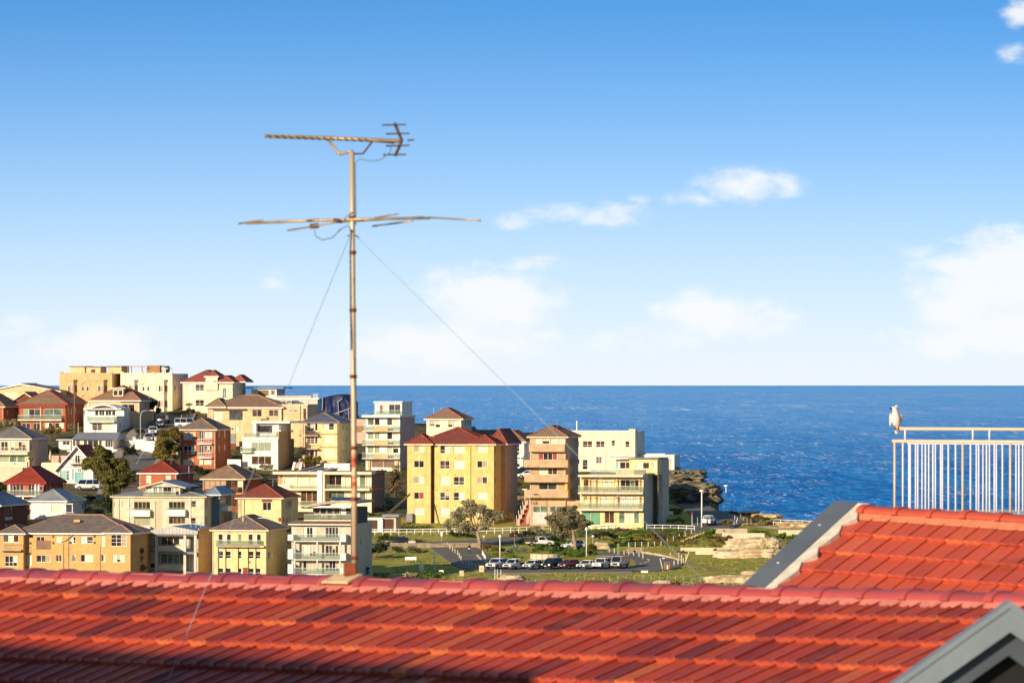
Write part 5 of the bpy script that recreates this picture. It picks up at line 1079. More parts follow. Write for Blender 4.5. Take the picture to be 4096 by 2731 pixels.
def behind_left():
    b = Bld('flat_roofed_house', 'flat-roofed pavilion house on the skyline against the sea', 1005, 1106, 1640, 9, 'white', Y=1252)
    b.walls(1556, win=[(1012, 1028, 1560, 1585, '1'), (1030, 1076, 1559, 1585, '1p'), (1084, 1100, 1560, 1580, '1p')]); b.flat(1548, 1553, 1003, 1120, 0, 8, .9, 'mid_grey')
    b = Bld('flat_roofed_house', 'grey house with clerestory windows and a planted roof edge by the blue wrapped frame', 1103, 1270, 1665, 11, 'light_grey', Y=1238)
    b.walls(1594, win=[(1232, 1268, 1602, 1640, '1w'), cC(912, 1060, 485, 590, '6q')]); b.box('roof_planter', 1102, 1243, 1582, 1594, .5, 1.2, 'pink_wall'); b.flat(1592, 1596, 1090, 1272, 0, 6, .3, 'white_trim')
    U0, U1 = b.u(1098), b.u(1228); rf = b._roof([((U0, -2.2, b.w(1618)), (U1, -2.2, b.w(1618)), (U1 - 2.5, .5, b.w(1597)), (U0 + .8, .5, b.w(1597)))], 'roof_metal_dark', 'lower_roof')
    b.walls(1602, 1123, 1173, -1.8, -.4, win=[cC(483, 538, 402, 440, '1'), cC(545, 592, 402, 440, '1'), cC(602, 675, 402, 440, '1')], bot=1613, name='clerestory')
    for k in range(7): b.box('roof_screen', 1250 + k * 3, 1251.5 + k * 3, 1573, 1592, .5, .6, 'light_grey')
    # wrapped scaffold
    t = Bld('scaffold', 'building frame wrapped in dark blue sheeting with pale ties behind the mast', 1291, 1402, 1690, 9, 'tarp', Y=1215, cat='scaffold')
    mb = MB(); nu, nw = 14, 10; rnd = random.Random(4)
    def S(i, j):
        a = i / nu; U = lerp(t.u(1291), t.u(1402), a); top = t.w(1590) + math.sin(a * math.pi) * .35 - (max(0, a - .75) * 6); z = lerp(-1.5, top, j / nw); return (U + .12 * noise.noise(Vector((i * .7, j * .7, 1))), -.0 + .35 * noise.noise(Vector((i * .45, j * .4, 5))), z)
    for i in range(nu):
        for j in range(nw): mb.quad(S(i, j), S(i + 1, j), S(i + 1, j + 1), S(i, j + 1))
        p, q = S(i, nw), S(i + 1, nw); mb.quad(p, q, (q[0], 8, q[2] + .4), (p[0], 8, p[2] + .4))
    p0, p1 = S(nu, 0), S(nu, nw); mb.quad(p0, (p0[0], 8, p0[2]), (p1[0], 8, p1[2] + .4), p1); mb.build('sheeting', 'tarp', t.root, True)
    for (x0, y0, x1, y1) in ((1291, 1640, 1293, 1592), (1354, 1605, 1358, 1690), (1354, 1606, 1370, 1594), (1340, 1655, 1388, 1638), (1388, 1638, 1400, 1632), (1395, 1632, 1398, 1680)): mb = MB(); mb.tube([(t.u(x0), -.5, t.w(y0)), (t.u(x1), -.5, t.w(y1))], .07, 6); mb.build('scaffold_tie', 'steel', t.root)
    w = Bld('garden_wall', 'pink rendered wall between the mast and the white tower', 1402, 1464, 1790, .4, 'pink_wall', cat='wall', Y=1185); w.walls(1676, v1=.4); w.box('fence_panel', 1402, 1450, 1703, 1725, -.4, -.1, 'timber')
behind_left()
def white_tower():
    b = Bld('apartment_building', 'white modern flats with curved glass balconies and a rooftop terrace against the sea', 1463, 1600, 1882, 15, 'white', cat='apartment building')
    W = []
    for y0, y1 in ((435, 550), (655, 770), (865, 985)): W += [cD(280, 375, y0, y1, '1s' if y0 > 500 else '1v'), cD(385, 468, y0 + 5, y1, '1s' if y0 > 500 else '1'), cD(580, 665, y0, y1, '1'), cD(672, 760, y0, y1, '1b' if y0 < 700 else '1')]
    W += [cD(340, 705, 1105, 1215, '2pp'), ]
    b.walls(1668, win=W, side=[(1609, 1612, 1667, 1700), (1619, 1622, 1666, 1698), (1630, 1633, 1664, 1696), (1609, 1612, 1721, 1754), (1619, 1622, 1719, 1751), (1630, 1633, 1717, 1749), (1609, 1612, 1775, 1808), (1619, 1622, 1772, 1805)], mat='white')
    b.flat(1660, 1668.3, 1455, 1604, -1.4, 15, .1, 'white_trim')
    for (t, bt) in ((1700, 1722), (1756, 1777), (1810, 1831)): b.balcony(1454, 1604, t, bt, 1.5, 'glass', slab='cream'); b.box('balcony_panel', 1502, 1558, t + 4, bt + 1, -1.62, -1.5, 'tan')
    b.walls(1611, 1493, 1602, 1.5, 12, win=[cD(440, 495, 228, 370, '1p'), cD(500, 578, 228, 380, '1b'), cD(585, 770, 220, 375, '2gg')], bot=1660, name='penthouse'); b.flat(1605, 1611, 1493, 1602, 1.2, 12, .15, 'white_trim'); b.balcony(1494, 1598, 1640, 1659, 1.0, 'glass', v0=1.2)
    b.box('garage_surround', 1468, 1600, 1836, 1842, -.3, -.01, 'cream'); b.box('pier', 1472, 1482, 1842, 1882, -.3, -.01, 'tan'); b.box('pier', 1584, 1594, 1842, 1882, -.3, -.01, 'tan')
    b.walls(1668, 1600.5, 1602, .2, 14.8, mat='pink_wall', name='side_wall')  # pinkish skin puts the warm raking light on this white side into colour
white_tower()
def hip_behind():
    b = Bld('rendered_house', 'cream house with brown hip roof rising behind the big mustard flats', 1706, 1845, 1760, 12, 'cream', Y=1195)
    b.walls(1678, win=[cD(1245, 1330, 470, 560, '1'), cD(1340, 1415, 470, 585, '1'), cD(1535, 1612, 470, 580, '1'), cD(1620, 1698, 470, 580, '1bF')], side=[(1860, 1864, 1682, 1705), (1870, 1874, 1680, 1702), (1880, 1884, 1678, 1700)]); b.hip(1675, 1633, mat='roof_brown', cap='roof_terracotta', over=.5)
    b.vent(1725, 1633, 1665, 3); b.vent(1747, 1632, 1660, 5)
hip_behind()
def mustard():
    b = Bld('apartment_building', 'big mustard yellow flats with red tile roof in the centre', 1632, 1977, 2090, 14, 'yellow', cat='apartment building')
    rows = (1780, 1841, 1905, 1967, 2030); f1 = ['2tb', '2dd', '2sb', '2dr', '2cc']; f2 = ['2x2', '2x2n', '2x2bc', '2x2', '2x2cc']; f3 = ['2x2bb', '2x2cc', '2x2dg', '2x2dc', '2x2cc']; f4 = ['2x2bb', '2dt', '2tg', '2cc', '2c']
    b.walls(1778, 1736, 1884, 0, 14, win=[(1760, 1799, y, y + 33, f2[i]) for i, y in enumerate(rows)] + [(1814, 1857, y, y + 33, f3[i]) for i, y in enumerate(rows)])
    b.walls(1777, 1632, 1725, -.7, 12, win=[(1659, 1699, y, y + 28, f1[i]) for i, y in enumerate(rows)], side=[])
    b.walls(1777, 1884, 1977, -.7, 12, win=[(1911, 1951, y, y + 28, f4[i]) for i, y in enumerate(rows)], side=[(1981, 1985, y + 2, y + 26, '1n') for y in rows])
    b.walls(1778, 1724, 1737, .6, 6, mat='brown_panel', name='recess')
    b.hip(1776, 1710, 1660, 1950, 0, 14, mat='roof_red', cap='roof_bright_red', over=.5, fascia='cream'); b.hip(1775, 1737, 1632, 1725, -.7, 7, mat='roof_red', cap='roof_bright_red', over=.5, fascia='cream'); b.hip(1775, 1739, 1884, 1977, -.7, 7, mat='roof_red', cap='roof_bright_red', over=.5, fascia='cream')
    b.walls(1778, 1977.4, 1992, 7, 20, mat='tan_tower', name='rear_wing'); b.hip(1776, 1718, 1930, 1994, 7, 21, mat='roof_red', over=.4)
    for x in (1727.5, 1884): b.pipe(x, 1780, 2085, 'dark_timber' if x < 1800 else 'yellow', -.85, .07)
    b.vent(1724, 1745, 1760, 2.6, 'orange_board', .09); b.vent(1887, 1748, 1760, 3.2, 'orange_board', .09)
    for y in rows[1:]:
        for x in (1747, 1790, 1821, 1869): b.box('wall_bracket', x - 2, x + 2, y - 10, y - 7.5, -.1, -.01, 'dark_timber')
    b.box('meter_box', 1632, 1656, 2052, 2088, -1.6, -.71, 'mid_grey')
mustard()
def small_white():
    b = Bld('white_house', 'narrow white two-storey house with brown roof between the mustard and tan towers', 2033, 2097, 1885, 12, 'white')
    b.walls(1768, win=[cE(612, 700, 680, 865, '1x3'), cE(612, 705, 940, 1050, '2')], side=[(2104, 2108, 1775, 1795)]); b.hip(1766, 1722, x0=1985, mat='roof_brown', cap='roof_terracotta', over=.4); b.balcony(2036, 2096, 1805, 1822, 1.0, 'bars', slab='white_trim'); b.box('slab', 2033, 2097, 1824, 1829, -1.0, -.01, 'white_trim')
    for x in (2040, 2058, 2085): b.post(x, 1829, 1885, -.9, .07, 'white_trim')
small_white()
def tan_tower():
    b = Bld('apartment_building', 'tan rendered tower with wide solid balconies and the number 166 by its garage', 2120, 2263, 2100, 14, 'tan_tower', cat='apartment building')
    W = [cE(940, 1055, 588, 685, '1b'), cE(1058, 1170, 588, 685, '1'), cE(1183, 1300, 588, 685, '1b'), cE(1305, 1412, 588, 685, '1b'), cE(995, 1290, 832, 937, '4rddr'), cE(995, 1290, 1065, 1165, '4bbnn'), cE(1000, 1285, 1298, 1402, '2'), cK(1355, 1535, 382, 468, '2vvG'.replace('G', '')), cK(1568, 1720, 385, 468, '2v')]
    b.walls(1748, win=W, side=[(2270, 2274, 1830, 1860), (2280, 2284, 1770, 1795), (2270, 2274, 1888, 1915)]); b.hip(1746, 1704, mat='roof_brown', cap='roof_terracotta', over=.5, fascia='cream')
    b.balcony(2120, 2263, 1774, 1802, 1.2, 'solid'); 
    for (t, bt) in ((1838, 1864), (1897, 1923), (1957, 1985)): b.balcony(2104, 2278, t, bt, 1.8, 'solid')
    for (x0, x1) in ((2132, 2189), (2200, 2250)):
        for k in range(5): b.box('garage_door_panel', x0, x1, 2050 + k * 9, 2058.4 + k * 9, -.05, -.01, 'light_grey')
    for y0, y1 in ((1802, 1838), (1864, 1897), (1923, 1957)): b.box('side_balcony', 2264, 2285, y1, y1 + 18, 5, 9, 'mid_grey')
    b.box('surfboard', 2262, 2271, 1924, 1957, -.6, -.5, 'shop_yellow'); b.vent(2282, 1686, 1720, 7, 'white_trim', .12); b.vent(2210, 1685, 1705, 5, 'steel', .03); b.box('skylight', 2195, 2210, 1716, 1724, 2.2, 2.6, 'glass_grey')
    b.walls(2000, 2263.4, 2345, .3, 4, mat='tan_tower', name='annex')
    mb = MB(); D = {'1': [(.10, .16, 0, .62), (.04, .10, .48, .56)], '6': [(0, .08, 0, .62), (.08, .34, 0, .08), (.08, .34, .28, .36), (.26, .34, .08, .28), (.08, .34, .54, .62)]}
    for i, ch in enumerate('166'):
        for (x0, x1, z0, z1) in D[ch]: q = b.u(2124) + i * .46; mb.box(q + x0, q + x1, -.05, -.012, b.w(2018) + z0, b.w(2018) + z1)
    mb.build('house_number', 'black', b.root)
tan_tower()
def cream_back():
    b = Bld('rendered_building', 'long pale yellow flat-topped building behind the tan tower, its foot in shade', 2286, 2540, 1885, 14, 'cream', rot=9, cat='apartment building')
    b.walls(1724, win=[cE(1540, 1635, 640, 735, '2x2n'), cE(1690, 1840, 638, 738, '2x2n'), cE(1898, 2035, 638, 738, '2x2n'), cF(182, 235, 232, 325, '1x2n'), cF(325, 465, 248, 345, '2x2bn'), cE(1560, 1635, 885, 990, '2x3'), cE(1685, 1840, 930, 1085, '2x2'), cE(1898, 2030, 885, 990, '3x4'), cF(182, 235, 475, 500, '1'), cF(325, 465, 485, 505, '2')])
    b.box('parapet', 2286, 2515, 1721, 1724.3, -.1, .3, 'white_trim'); b.box('parapet_block', 2515, 2541, 1715, 1724.3, -.1, 2.5, 'cream')
cream_back()
def balcony_house():
    b = Bld('apartment_building', 'pale yellow seaside flats with glass balconies and striped awning frames', 2320, 2574, 2118, 15, 'lemon', rot=11, cat='apartment building')
    W = [cF(32, 178, 850, 965, '2b'), cF(225, 262, 850, 965, '1b'), cF(320, 622, 850, 1015, '4ddvd'), cE(1700, 1785, 1240, 1420, '1n'), cE(1850, 1900, 1240, 1370, '1b'),
         cF(0, 145, 1110, 1285, '2c'), cF(215, 620, 1110, 1285, '4cccc'), cE(1705, 1760, 1500, 1568, '1b'), cL(425, 468, 260, 345, '1b'),
         cL(400, 625, 455, 620, '2G'), cL(685, 805, 455, 600, '2n'), cL(865, 1118, 455, 600, '4vbbv')]
    b.walls(1899, win=W, side=[(2580, 2584, 1912, 1945, '1'), (2586, 2590, 1910, 1942, '1'), (2580, 2584, 1980, 2012, '1'), (2586, 2590, 1978, 2010, '1')], fr='cream')
    for y in (1898, 1966, 2032): b.box('floor_slab', 2318, 2576, y, y + 8, -1.5, -.01, 'cream')
    for (t, bt) in ((1942, 1965), (2008, 2031)): b.balcony(2318, 2576, t, bt, 1.5, 'glassg', slab='cream')
    for y in (1906, 1973):      # awning frames: rails, struts and a sheet
        b.box('awning', 2330, 2572, y + 1, y + 2.2, -1.4, -.02, 'balustrade_green'); b.box('awning_rail', 2328, 2574, y + 9, y + 11, -1.55, -1.45, 'timber')
        for k in range(7): x = 2332 + k * 39; mb = MB(); mb.tube([(b.u(x), -.05, b.w(y)), (b.u(x), -1.5, b.w(y + 10))], .05, 5); mb.build('awning_strut', 'timber', b.root)
    for x in (2355, 2380, 2466, 2555): b.box('column', x, x + 7, 1914, 1966, -.35, -.01, 'ochre'); b.box('column', x, x + 7, 1981, 2032, -.35, -.01, 'ochre')
    # set-back top floor
    b.walls(1835, 2502, 2614, 4, 14, win=[cF(508, 712, 585, 685, '2'), cF(765, 820, 575, 698, '1x2b')], bot=1899, name='top_floor'); b.walls(1839, 2440, 2502, 6, 13, win=[cF(218, 432, 582, 690, '2'), cF(137, 208, 580, 690, '1e')], bot=1899, mat='beige', name='top_floor')
    b.flat(1831, 1835, 2500, 2618, 3.6, 14, .1, 'mid_grey'); b.flat(1829, 1833, 2408, 2520, 4.2, 12, .1, 'steel', 'pergola_roof'); b.balcony(2360, 2576, 1875, 1898, .2, 'glass', v0=.3); b.box('planter', 2532, 2576, 1876, 1897, 1.0, 1.6, 'pink_wall')
    b.walls(1893, 2574.4, 2576, .2, 14.5, mat='grey_render', name='side_wall'); b.walls(1836, 2600, 2616, 9, 16, mat='grey_render', name='stair_tower', side=[(2620, 2624, 1930, 1955)], win=[(2603, 2610, 1845, 1870, '1')])
    b.box('sliding_screen', 2368, 2399, 2049, 2098, -.08, -.01, 'green_door')
balcony_house()
def garage_house():
    b = Bld('garage', 'low white flat-roofed building with a roller door on the headland', 2563, 2697, 1884, 9, 'white', rot=9, Y=1130, cat='garage')
    b.walls(1818, win=[(2638, 2685, 1837, 1876, '1F')]); b.box('parapet', 2584, 2660, 1813, 1818.3, 0, .4, 'white')
    for k in range(9): b.box('roller_slat', 2639, 2684, 1837.5 + k * 4.2, 1841.2 + k * 4.2, .04, .1, 'beige')
garage_house()

# ------------------------------------------------------------------ balcony furniture
def patio_chair(label, px, py, Y, mat, rz, kind='chair'):
    o = pt(px, py, Y); root = empty('patio_' + kind, o, rz); tag(root, label, kind)
    if kind == 'chair':
        mb = MB(); mb.box(-.28, .28, -.27, .27, .38, .45); mb.build('seat', mat, root); mb = MB(); mb.hexa([(-.28, .2, .452), (.28, .2, .452), (.28, .27, .452), (-.28, .27, .452), (-.26, .28, .95), (.26, .28, .95), (.26, .33, .95), (-.26, .33, .95)]); mb.build('backrest', mat, root)
        for x in (-.24, .24):
            for y in (-.22, .22): mb = MB(); mb.box(x - .025, x + .025, y - .025, y + .025, 0, .379); mb.build('leg', mat, root)
    elif kind == 'table':
        mb = MB(); mb.box(-.8, .8, -.45, .45, .70, .75); mb.build('table_top', mat, root)
        for x in (-.7, .7):
            for y in (-.35, .35): mb = MB(); mb.box(x - .03, x + .03, y - .03, y + .03, 0, .699); mb.build('leg', mat, root)
    else:
        mb = MB(); mb.box(-1.0, 1.0, -.4, .4, .1, .42); mb.build('base', mat, root); mb = MB(); mb.box(-1.0, 1.0, .25, .42, .422, .85); mb.build('backrest', mat, root)
        for x in (-.9, .9): mb = MB(); mb.box(x - .1, x + .1, -.4, .24, .422, .6); mb.build('armrest', mat, root)
YP = G(2335)
for i, (px, lab) in enumerate(((1282, 'leftmost wicker chair on the penthouse terrace'), (1304, 'wicker chair left of the penthouse table'), (1334, 'wicker chair right of the penthouse table'), (1350, 'rightmost wicker chair on the penthouse terrace'))): patio_chair(lab, px, 2078, YP + 1.2, 'pale_concrete', (-1.2, .3, -.4, 1.3)[i])
patio_chair('low table among the wicker chairs on the penthouse terrace', 1320, 2078, YP + 1.2, 'pale_concrete', 0, 'table')
patio_chair('pale sofa on the upper deck of the long cream house', 1176, 1953, 1051.2, 'beige', 0, 'sofa'); patio_chair('pale armchair on the upper deck of the long cream house', 1220, 1953, 1051, 'beige', -.5); patio_chair('timber dining table on the right upper deck of the long cream house', 1378, 1953, 1051, 'timber', 0, 'table')
patio_chair('white chair on the rooftop terrace of the white tower', 1560, 1659, G(1882) + .9, 'white_trim', .6); patio_chair('dark wicker chair on the first balcony of the seaside flats', 2553, 1965, G(2118) - .9, 'dark_timber', -.8); patio_chair('white tub chair on the first balcony of the seaside flats', 2420, 1965, G(2118) - .9, 'white_trim', .2); patio_chair('second white tub chair beside the first on the seaside flats', 2438, 1965, G(2118) - .9, 'white_trim', -.3)
patio_chair('white lounge chair on the terrace by the left edge', 64, 1868, G(1925) - 3, 'white_trim', 1.2); patio_chair('white chair on the upper balcony by the left edge', 48, 1806, G(1925) - .8, 'white_trim', .4)
# ------------------------------------------------------------------ trees, shrubs, ground cover
def leaf_cloud(mb, blobs, n, size, rnd, flat=.75, up=.25):
    tot = sum(b[3] ** 2 for b in blobs)
    for (x, y, z, r) in blobs:
        k = int(n * r * r / tot)
        for _ in range(k):
            d = Vector((rnd.gauss(0, 1), rnd.gauss(0, 1), rnd.gauss(0, 1) + up)).normalized(); rr = r * (rnd.random() ** .33) * rnd.uniform(.72, 1.08)
            c = Vector((x, y, z)) + Vector((d.x * rr, d.y * rr, d.z * rr * flat)); s = size * rnd.uniform(.55, 1.3)
            nrm = (d + Vector((rnd.gauss(0, .6), rnd.gauss(0, .6), rnd.gauss(0, .6)))).normalized(); a = nrm.orthogonal().normalized(); a.rotate(Matrix.Rotation(rnd.uniform(0, 6.28), 3, nrm)); b = nrm.cross(a)
            w = s * rnd.uniform(.35, .6); mb.poly([c - a * s * .5, c + b * w * .5 + nrm * s * .08, c + a * s * .5, c - b * w * .5 + nrm * s * .08])
def rough_blobs(blobs, rnd, k=5, q=.45):
    out = []
    for (x, y, z, r) in blobs:
        out.append((x, y, z, r * .75))
        for _ in range(k):
            d = Vector((rnd.gauss(0, 1), rnd.gauss(0, 1), rnd.gauss(.15, .8))).normalized() * r * rnd.uniform(.5, .95); out.append((x + d.x, y + d.y, z + d.z * .8, r * rnd.uniform(.25, q)))
    return out
def tree(label, bx, by, blobs, leaf, n=2600, size=.42, trunk=.28, bark='bark_dark', name='tree', seed=1, lean=None, cat='tree', limbs=True, group=None, Y=None, k=5):
    """blobs: (px, py, radius px, depth offset m); base at photo point bx,by"""
    rnd = random.Random(seed); Y = Y or G(by); sc = Y / F; o = pt(bx, by, Y); root = empty(name, o); tag(root, label, cat, group)
    B = [((px - bx) * sc, dy, (by - py) * sc, r * sc) for (px, py, r, dy) in blobs]
    if trunk:
        cz = min(b[2] - b[3] * .4 for b in B); cx = sum(b[0] for b in B) / len(B); f = Vector(lean) if lean else Vector((cx * .35, 0, max(.6, cz * .75)))
        mb = MB(); mb.tube([(0, 0, -.6), (f.x * .25, 0, f.z * .4), tuple(f)], [trunk * 1.25, trunk, trunk * .8], 8); t = mb.build('trunk', bark, root, True)
        if limbs:
            for b in B:
                mb = MB(); c = Vector(b[:3]); m_ = f.lerp(c, .5) + Vector((rnd.uniform(-.3, .3), rnd.uniform(-.3, .3), rnd.uniform(-.5, .1))); mb.tube([tuple(f), tuple(m_), tuple(c)], [trunk * .62, trunk * .4, trunk * .12], 6); mb.build('limb', bark, t, True)
                for _ in range(2):
                    d = Vector((rnd.gauss(0, 1), rnd.gauss(0, 1), rnd.gauss(.5, .6))).normalized() * b[3] * .8; mb = MB(); mb.tube([tuple(m_), tuple(m_.lerp(c + d, .6)), tuple(c + d)], [trunk * .3, trunk * .2, .02], 5); mb.build('limb', bark, t, True)
    mb = MB(); leaf_cloud(mb, rough_blobs(B, rnd, k), n, size, rnd); mb.build('crown' if trunk else 'foliage', leaf, root, fix=False)
    return root
def shrub(label, px, py, wpx, hpx, leaf, n=900, size=.32, seed=1, name='shrub', group=None, Y=None, lumps=4, dy=0.0, cat='shrub'):
    rnd = random.Random(seed * 7 + 3); bl = []
    for i in range(lumps): t = (i + .5) / lumps - .5; h = hpx * rnd.uniform(.6, 1.0); r = max(wpx / lumps * .75, h * .42); bl.append((px + t * (wpx - r), py - h + r * .8, r, rnd.uniform(-.8, .8)))
    o = tree(label, px, py, bl, leaf, n, size, 0, name=name, seed=seed, cat=cat, group=group, Y=Y)
    mb = MB()
    for i in range(4): a = rnd.uniform(-.3, .3) * wpx * G(py) / F; mb.tube([(a * .3, 0, -.3), (a, rnd.uniform(-.3, .3), hpx * .5 * G(py) / F)], [.06, .03], 5)
    mb.build('stem', 'bark_dark', o); return o
tree('big olive-green tree overhanging the white cottage with the turquoise door', 470, 2010, [(390, 1855, 58, 0), (435, 1905, 66, -1), (480, 1860, 50, 1), (420, 1825, 50, .5), (485, 1925, 52, 0), (450, 1962, 46, -1), (395, 1805, 36, 0), (505, 1890, 34, 1), (355, 1845, 34, 0)], 'leaf_olive', 24000, .52, .4, seed=11)
tree('round bronze-green street tree beside the orange brick flats', 668, 1880, [(690, 1728, 38, 0), (652, 1770, 48, -1), (690, 1790, 44, .5), (636, 1812, 38, 0), (672, 1835, 46, -.5), (705, 1745, 28, 0)], 'leaf_bronze', 17000, .44, .3, seed=12)
BK = [(1830, 2070, 52, 0), (1880, 2040, 48, .5), (1925, 2035, 42, 0), (1955, 2058, 46, 1), (1990, 2068, 34, 0), (1855, 2108, 40, -1), (1805, 2098, 36, 0), (1872, 2012, 30, 0), (1940, 2092, 40, .5)]
t_ = tree('gnarled silvery coast tree with bare twisting limbs in front of the mustard flats', 1922, 2196, BK, 'leaf_silver', 11000, .34, .3, 'bark', seed=13, lean=(-.6, 0, 3.2), k=7)
tree('rounded grey-leaved coast tree leaning over the parked cars below the tan tower', 2303, 2203, [(2240, 2058, 44, 0), (2280, 2044, 40, .5), (2225, 2100, 44, 0), (2270, 2090, 48, -.6), (2315, 2075, 40, .5), (2330, 2105, 34, 0), (2255, 2135, 36, 0), (2348, 2090, 22, 0), (2208, 2075, 28, 0)], 'leaf_grey', 15000, .36, .32, 'bark', seed=14, lean=(-.6, 0, 3.6), k=6)
tree('small dark tree at the corner of the big cream flats', 620, 1690, [(605, 1625, 22, 0), (625, 1610, 18, 0), (598, 1600, 14, 0), (635, 1640, 18, 0)], 'leaf_dark', 1500, .36, .15, seed=15)
tree('leafy climbing tree beside the tan brick block', 560, 2330, [(562, 2205, 22, 0), (555, 2240, 22, 0), (568, 2270, 22, 0), (552, 2300, 20, 0)], 'leaf_grey', 1700, .32, .14, seed=16)
tree('thin pale-leaved tree before the long cream house', 985, 1760, [(975, 1690, 16, 0), (990, 1705, 18, 0), (1000, 1680, 12, 0), (985, 1725, 14, 0)], 'leaf_silver', 520, .3, .09, 'bark', seed=17)
tree('bare twiggy shrub rising behind the white roof terrace', 1062, 1745, [(1052, 1680, 11, 0), (1070, 1675, 12, 0), (1085, 1690, 9, 0)], 'leaf_silver', 260, .26, .07, 'bark', seed=18, Y=1172)
shrub('bronze bushes below the red brick house', 205, 1758, 100, 58, 'leaf_bronze', 1700, .34, 1, dy=0); shrub('pale grey-green bushes at the left edge under the dark-roofed brick house', 30, 1722, 100, 55, 'leaf_silver', 1500, .34, 2)
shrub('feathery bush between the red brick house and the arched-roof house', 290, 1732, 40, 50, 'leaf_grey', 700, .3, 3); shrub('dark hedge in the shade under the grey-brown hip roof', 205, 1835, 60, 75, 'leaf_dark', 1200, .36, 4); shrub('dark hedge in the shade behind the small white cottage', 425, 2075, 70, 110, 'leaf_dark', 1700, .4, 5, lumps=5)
shrub('green bush against the end wall of the small white cottage', 440, 2068, 30, 28, 'leaf_green', 420, .3, 6); shrub('round green pot shrub on the terrace by the left edge', 122, 1850, 22, 26, 'leaf_lime', 300, .26, 7, Y=1106)
shrub('dark roadside hedge below the arched-roof house', 520, 1850, 60, 75, 'leaf_dark', 1500, .36, 8, lumps=5); shrub('dark hedge in front of the cream hilltop flats', 735, 1668, 110, 40, 'leaf_dark', 1600, .34, 9, lumps=6, Y=1218); shrub('small clipped yellow-green tree by the tall cream house', 757, 1632, 30, 28, 'leaf_lime', 420, .26, 10, Y=1236)
shrub('low dark hedge lining the street under the street lamp', 560, 1745, 40, 40, 'leaf_dark', 700, .32, 11); shrub('green bush before the lemon yellow flats', 1243, 1872, 95, 62, 'leaf_bronze', 2000, .34, 12); shrub('pale flowering bushes below the white modern house', 1045, 1905, 150, 55, 'leaf_silver', 2200, .32, 13, lumps=6)
shrub('dark shrubs around the brown hip-roofed house', 1060, 1990, 130, 95, 'leaf_dark', 2600, .38, 14, lumps=6, Y=1086); shrub('dark shrubs behind the orange brick house', 800, 1915, 90, 60, 'leaf_dark', 1500, .36, 15, lumps=5); shrub('dark bush left of the orange brick house', 535, 1945, 45, 40, 'leaf_bronze', 700, .32, 16)
shrub('vine-covered shrub on the red-roofed verandah house', 95, 2085, 60, 70, 'leaf_dry', 900, .3, 17, lumps=4); shrub('dark bushes at the left edge beside the red-roofed verandah house', 8, 1985, 50, 60, 'leaf_dark', 900, .34, 18); shrub('potted tree in the grey townhouse balcony corner', 605, 2290, 26, 80, 'leaf_olive', 700, .28, 19, lumps=2, Y=929)
shrub('thin pale shrub on the side of the grey townhouse', 812, 2290, 26, 85, 'leaf_silver', 380, .26, 20, lumps=2, Y=925)
shrub('dark hedge filling the gap beside the grey-white flats', 1490, 2235, 130, 75, 'leaf_dark', 3000, .4, 21, lumps=7); shrub('clipped hedge above the garage doors right of the mast', 1495, 2062, 60, 18, 'leaf_green', 700, .26, 22, lumps=5)
shrub('glossy green bush rising behind the mast foot', 1452, 2312, 55, 62, 'leaf_green', 1200, .26, 23); shrub('buff clipped bush right of the mast foot', 1527, 2318, 78, 34, 'leaf_silver', 1300, .24, 24, lumps=5); shrub('second buff bush beside the rail fence', 1652, 2318, 60, 34, 'leaf_silver', 1000, .24, 25); shrub('broad leafy green bush above the foreground ridge', 1728, 2328, 110, 52, 'leaf_green', 2400, .28, 26, lumps=6)
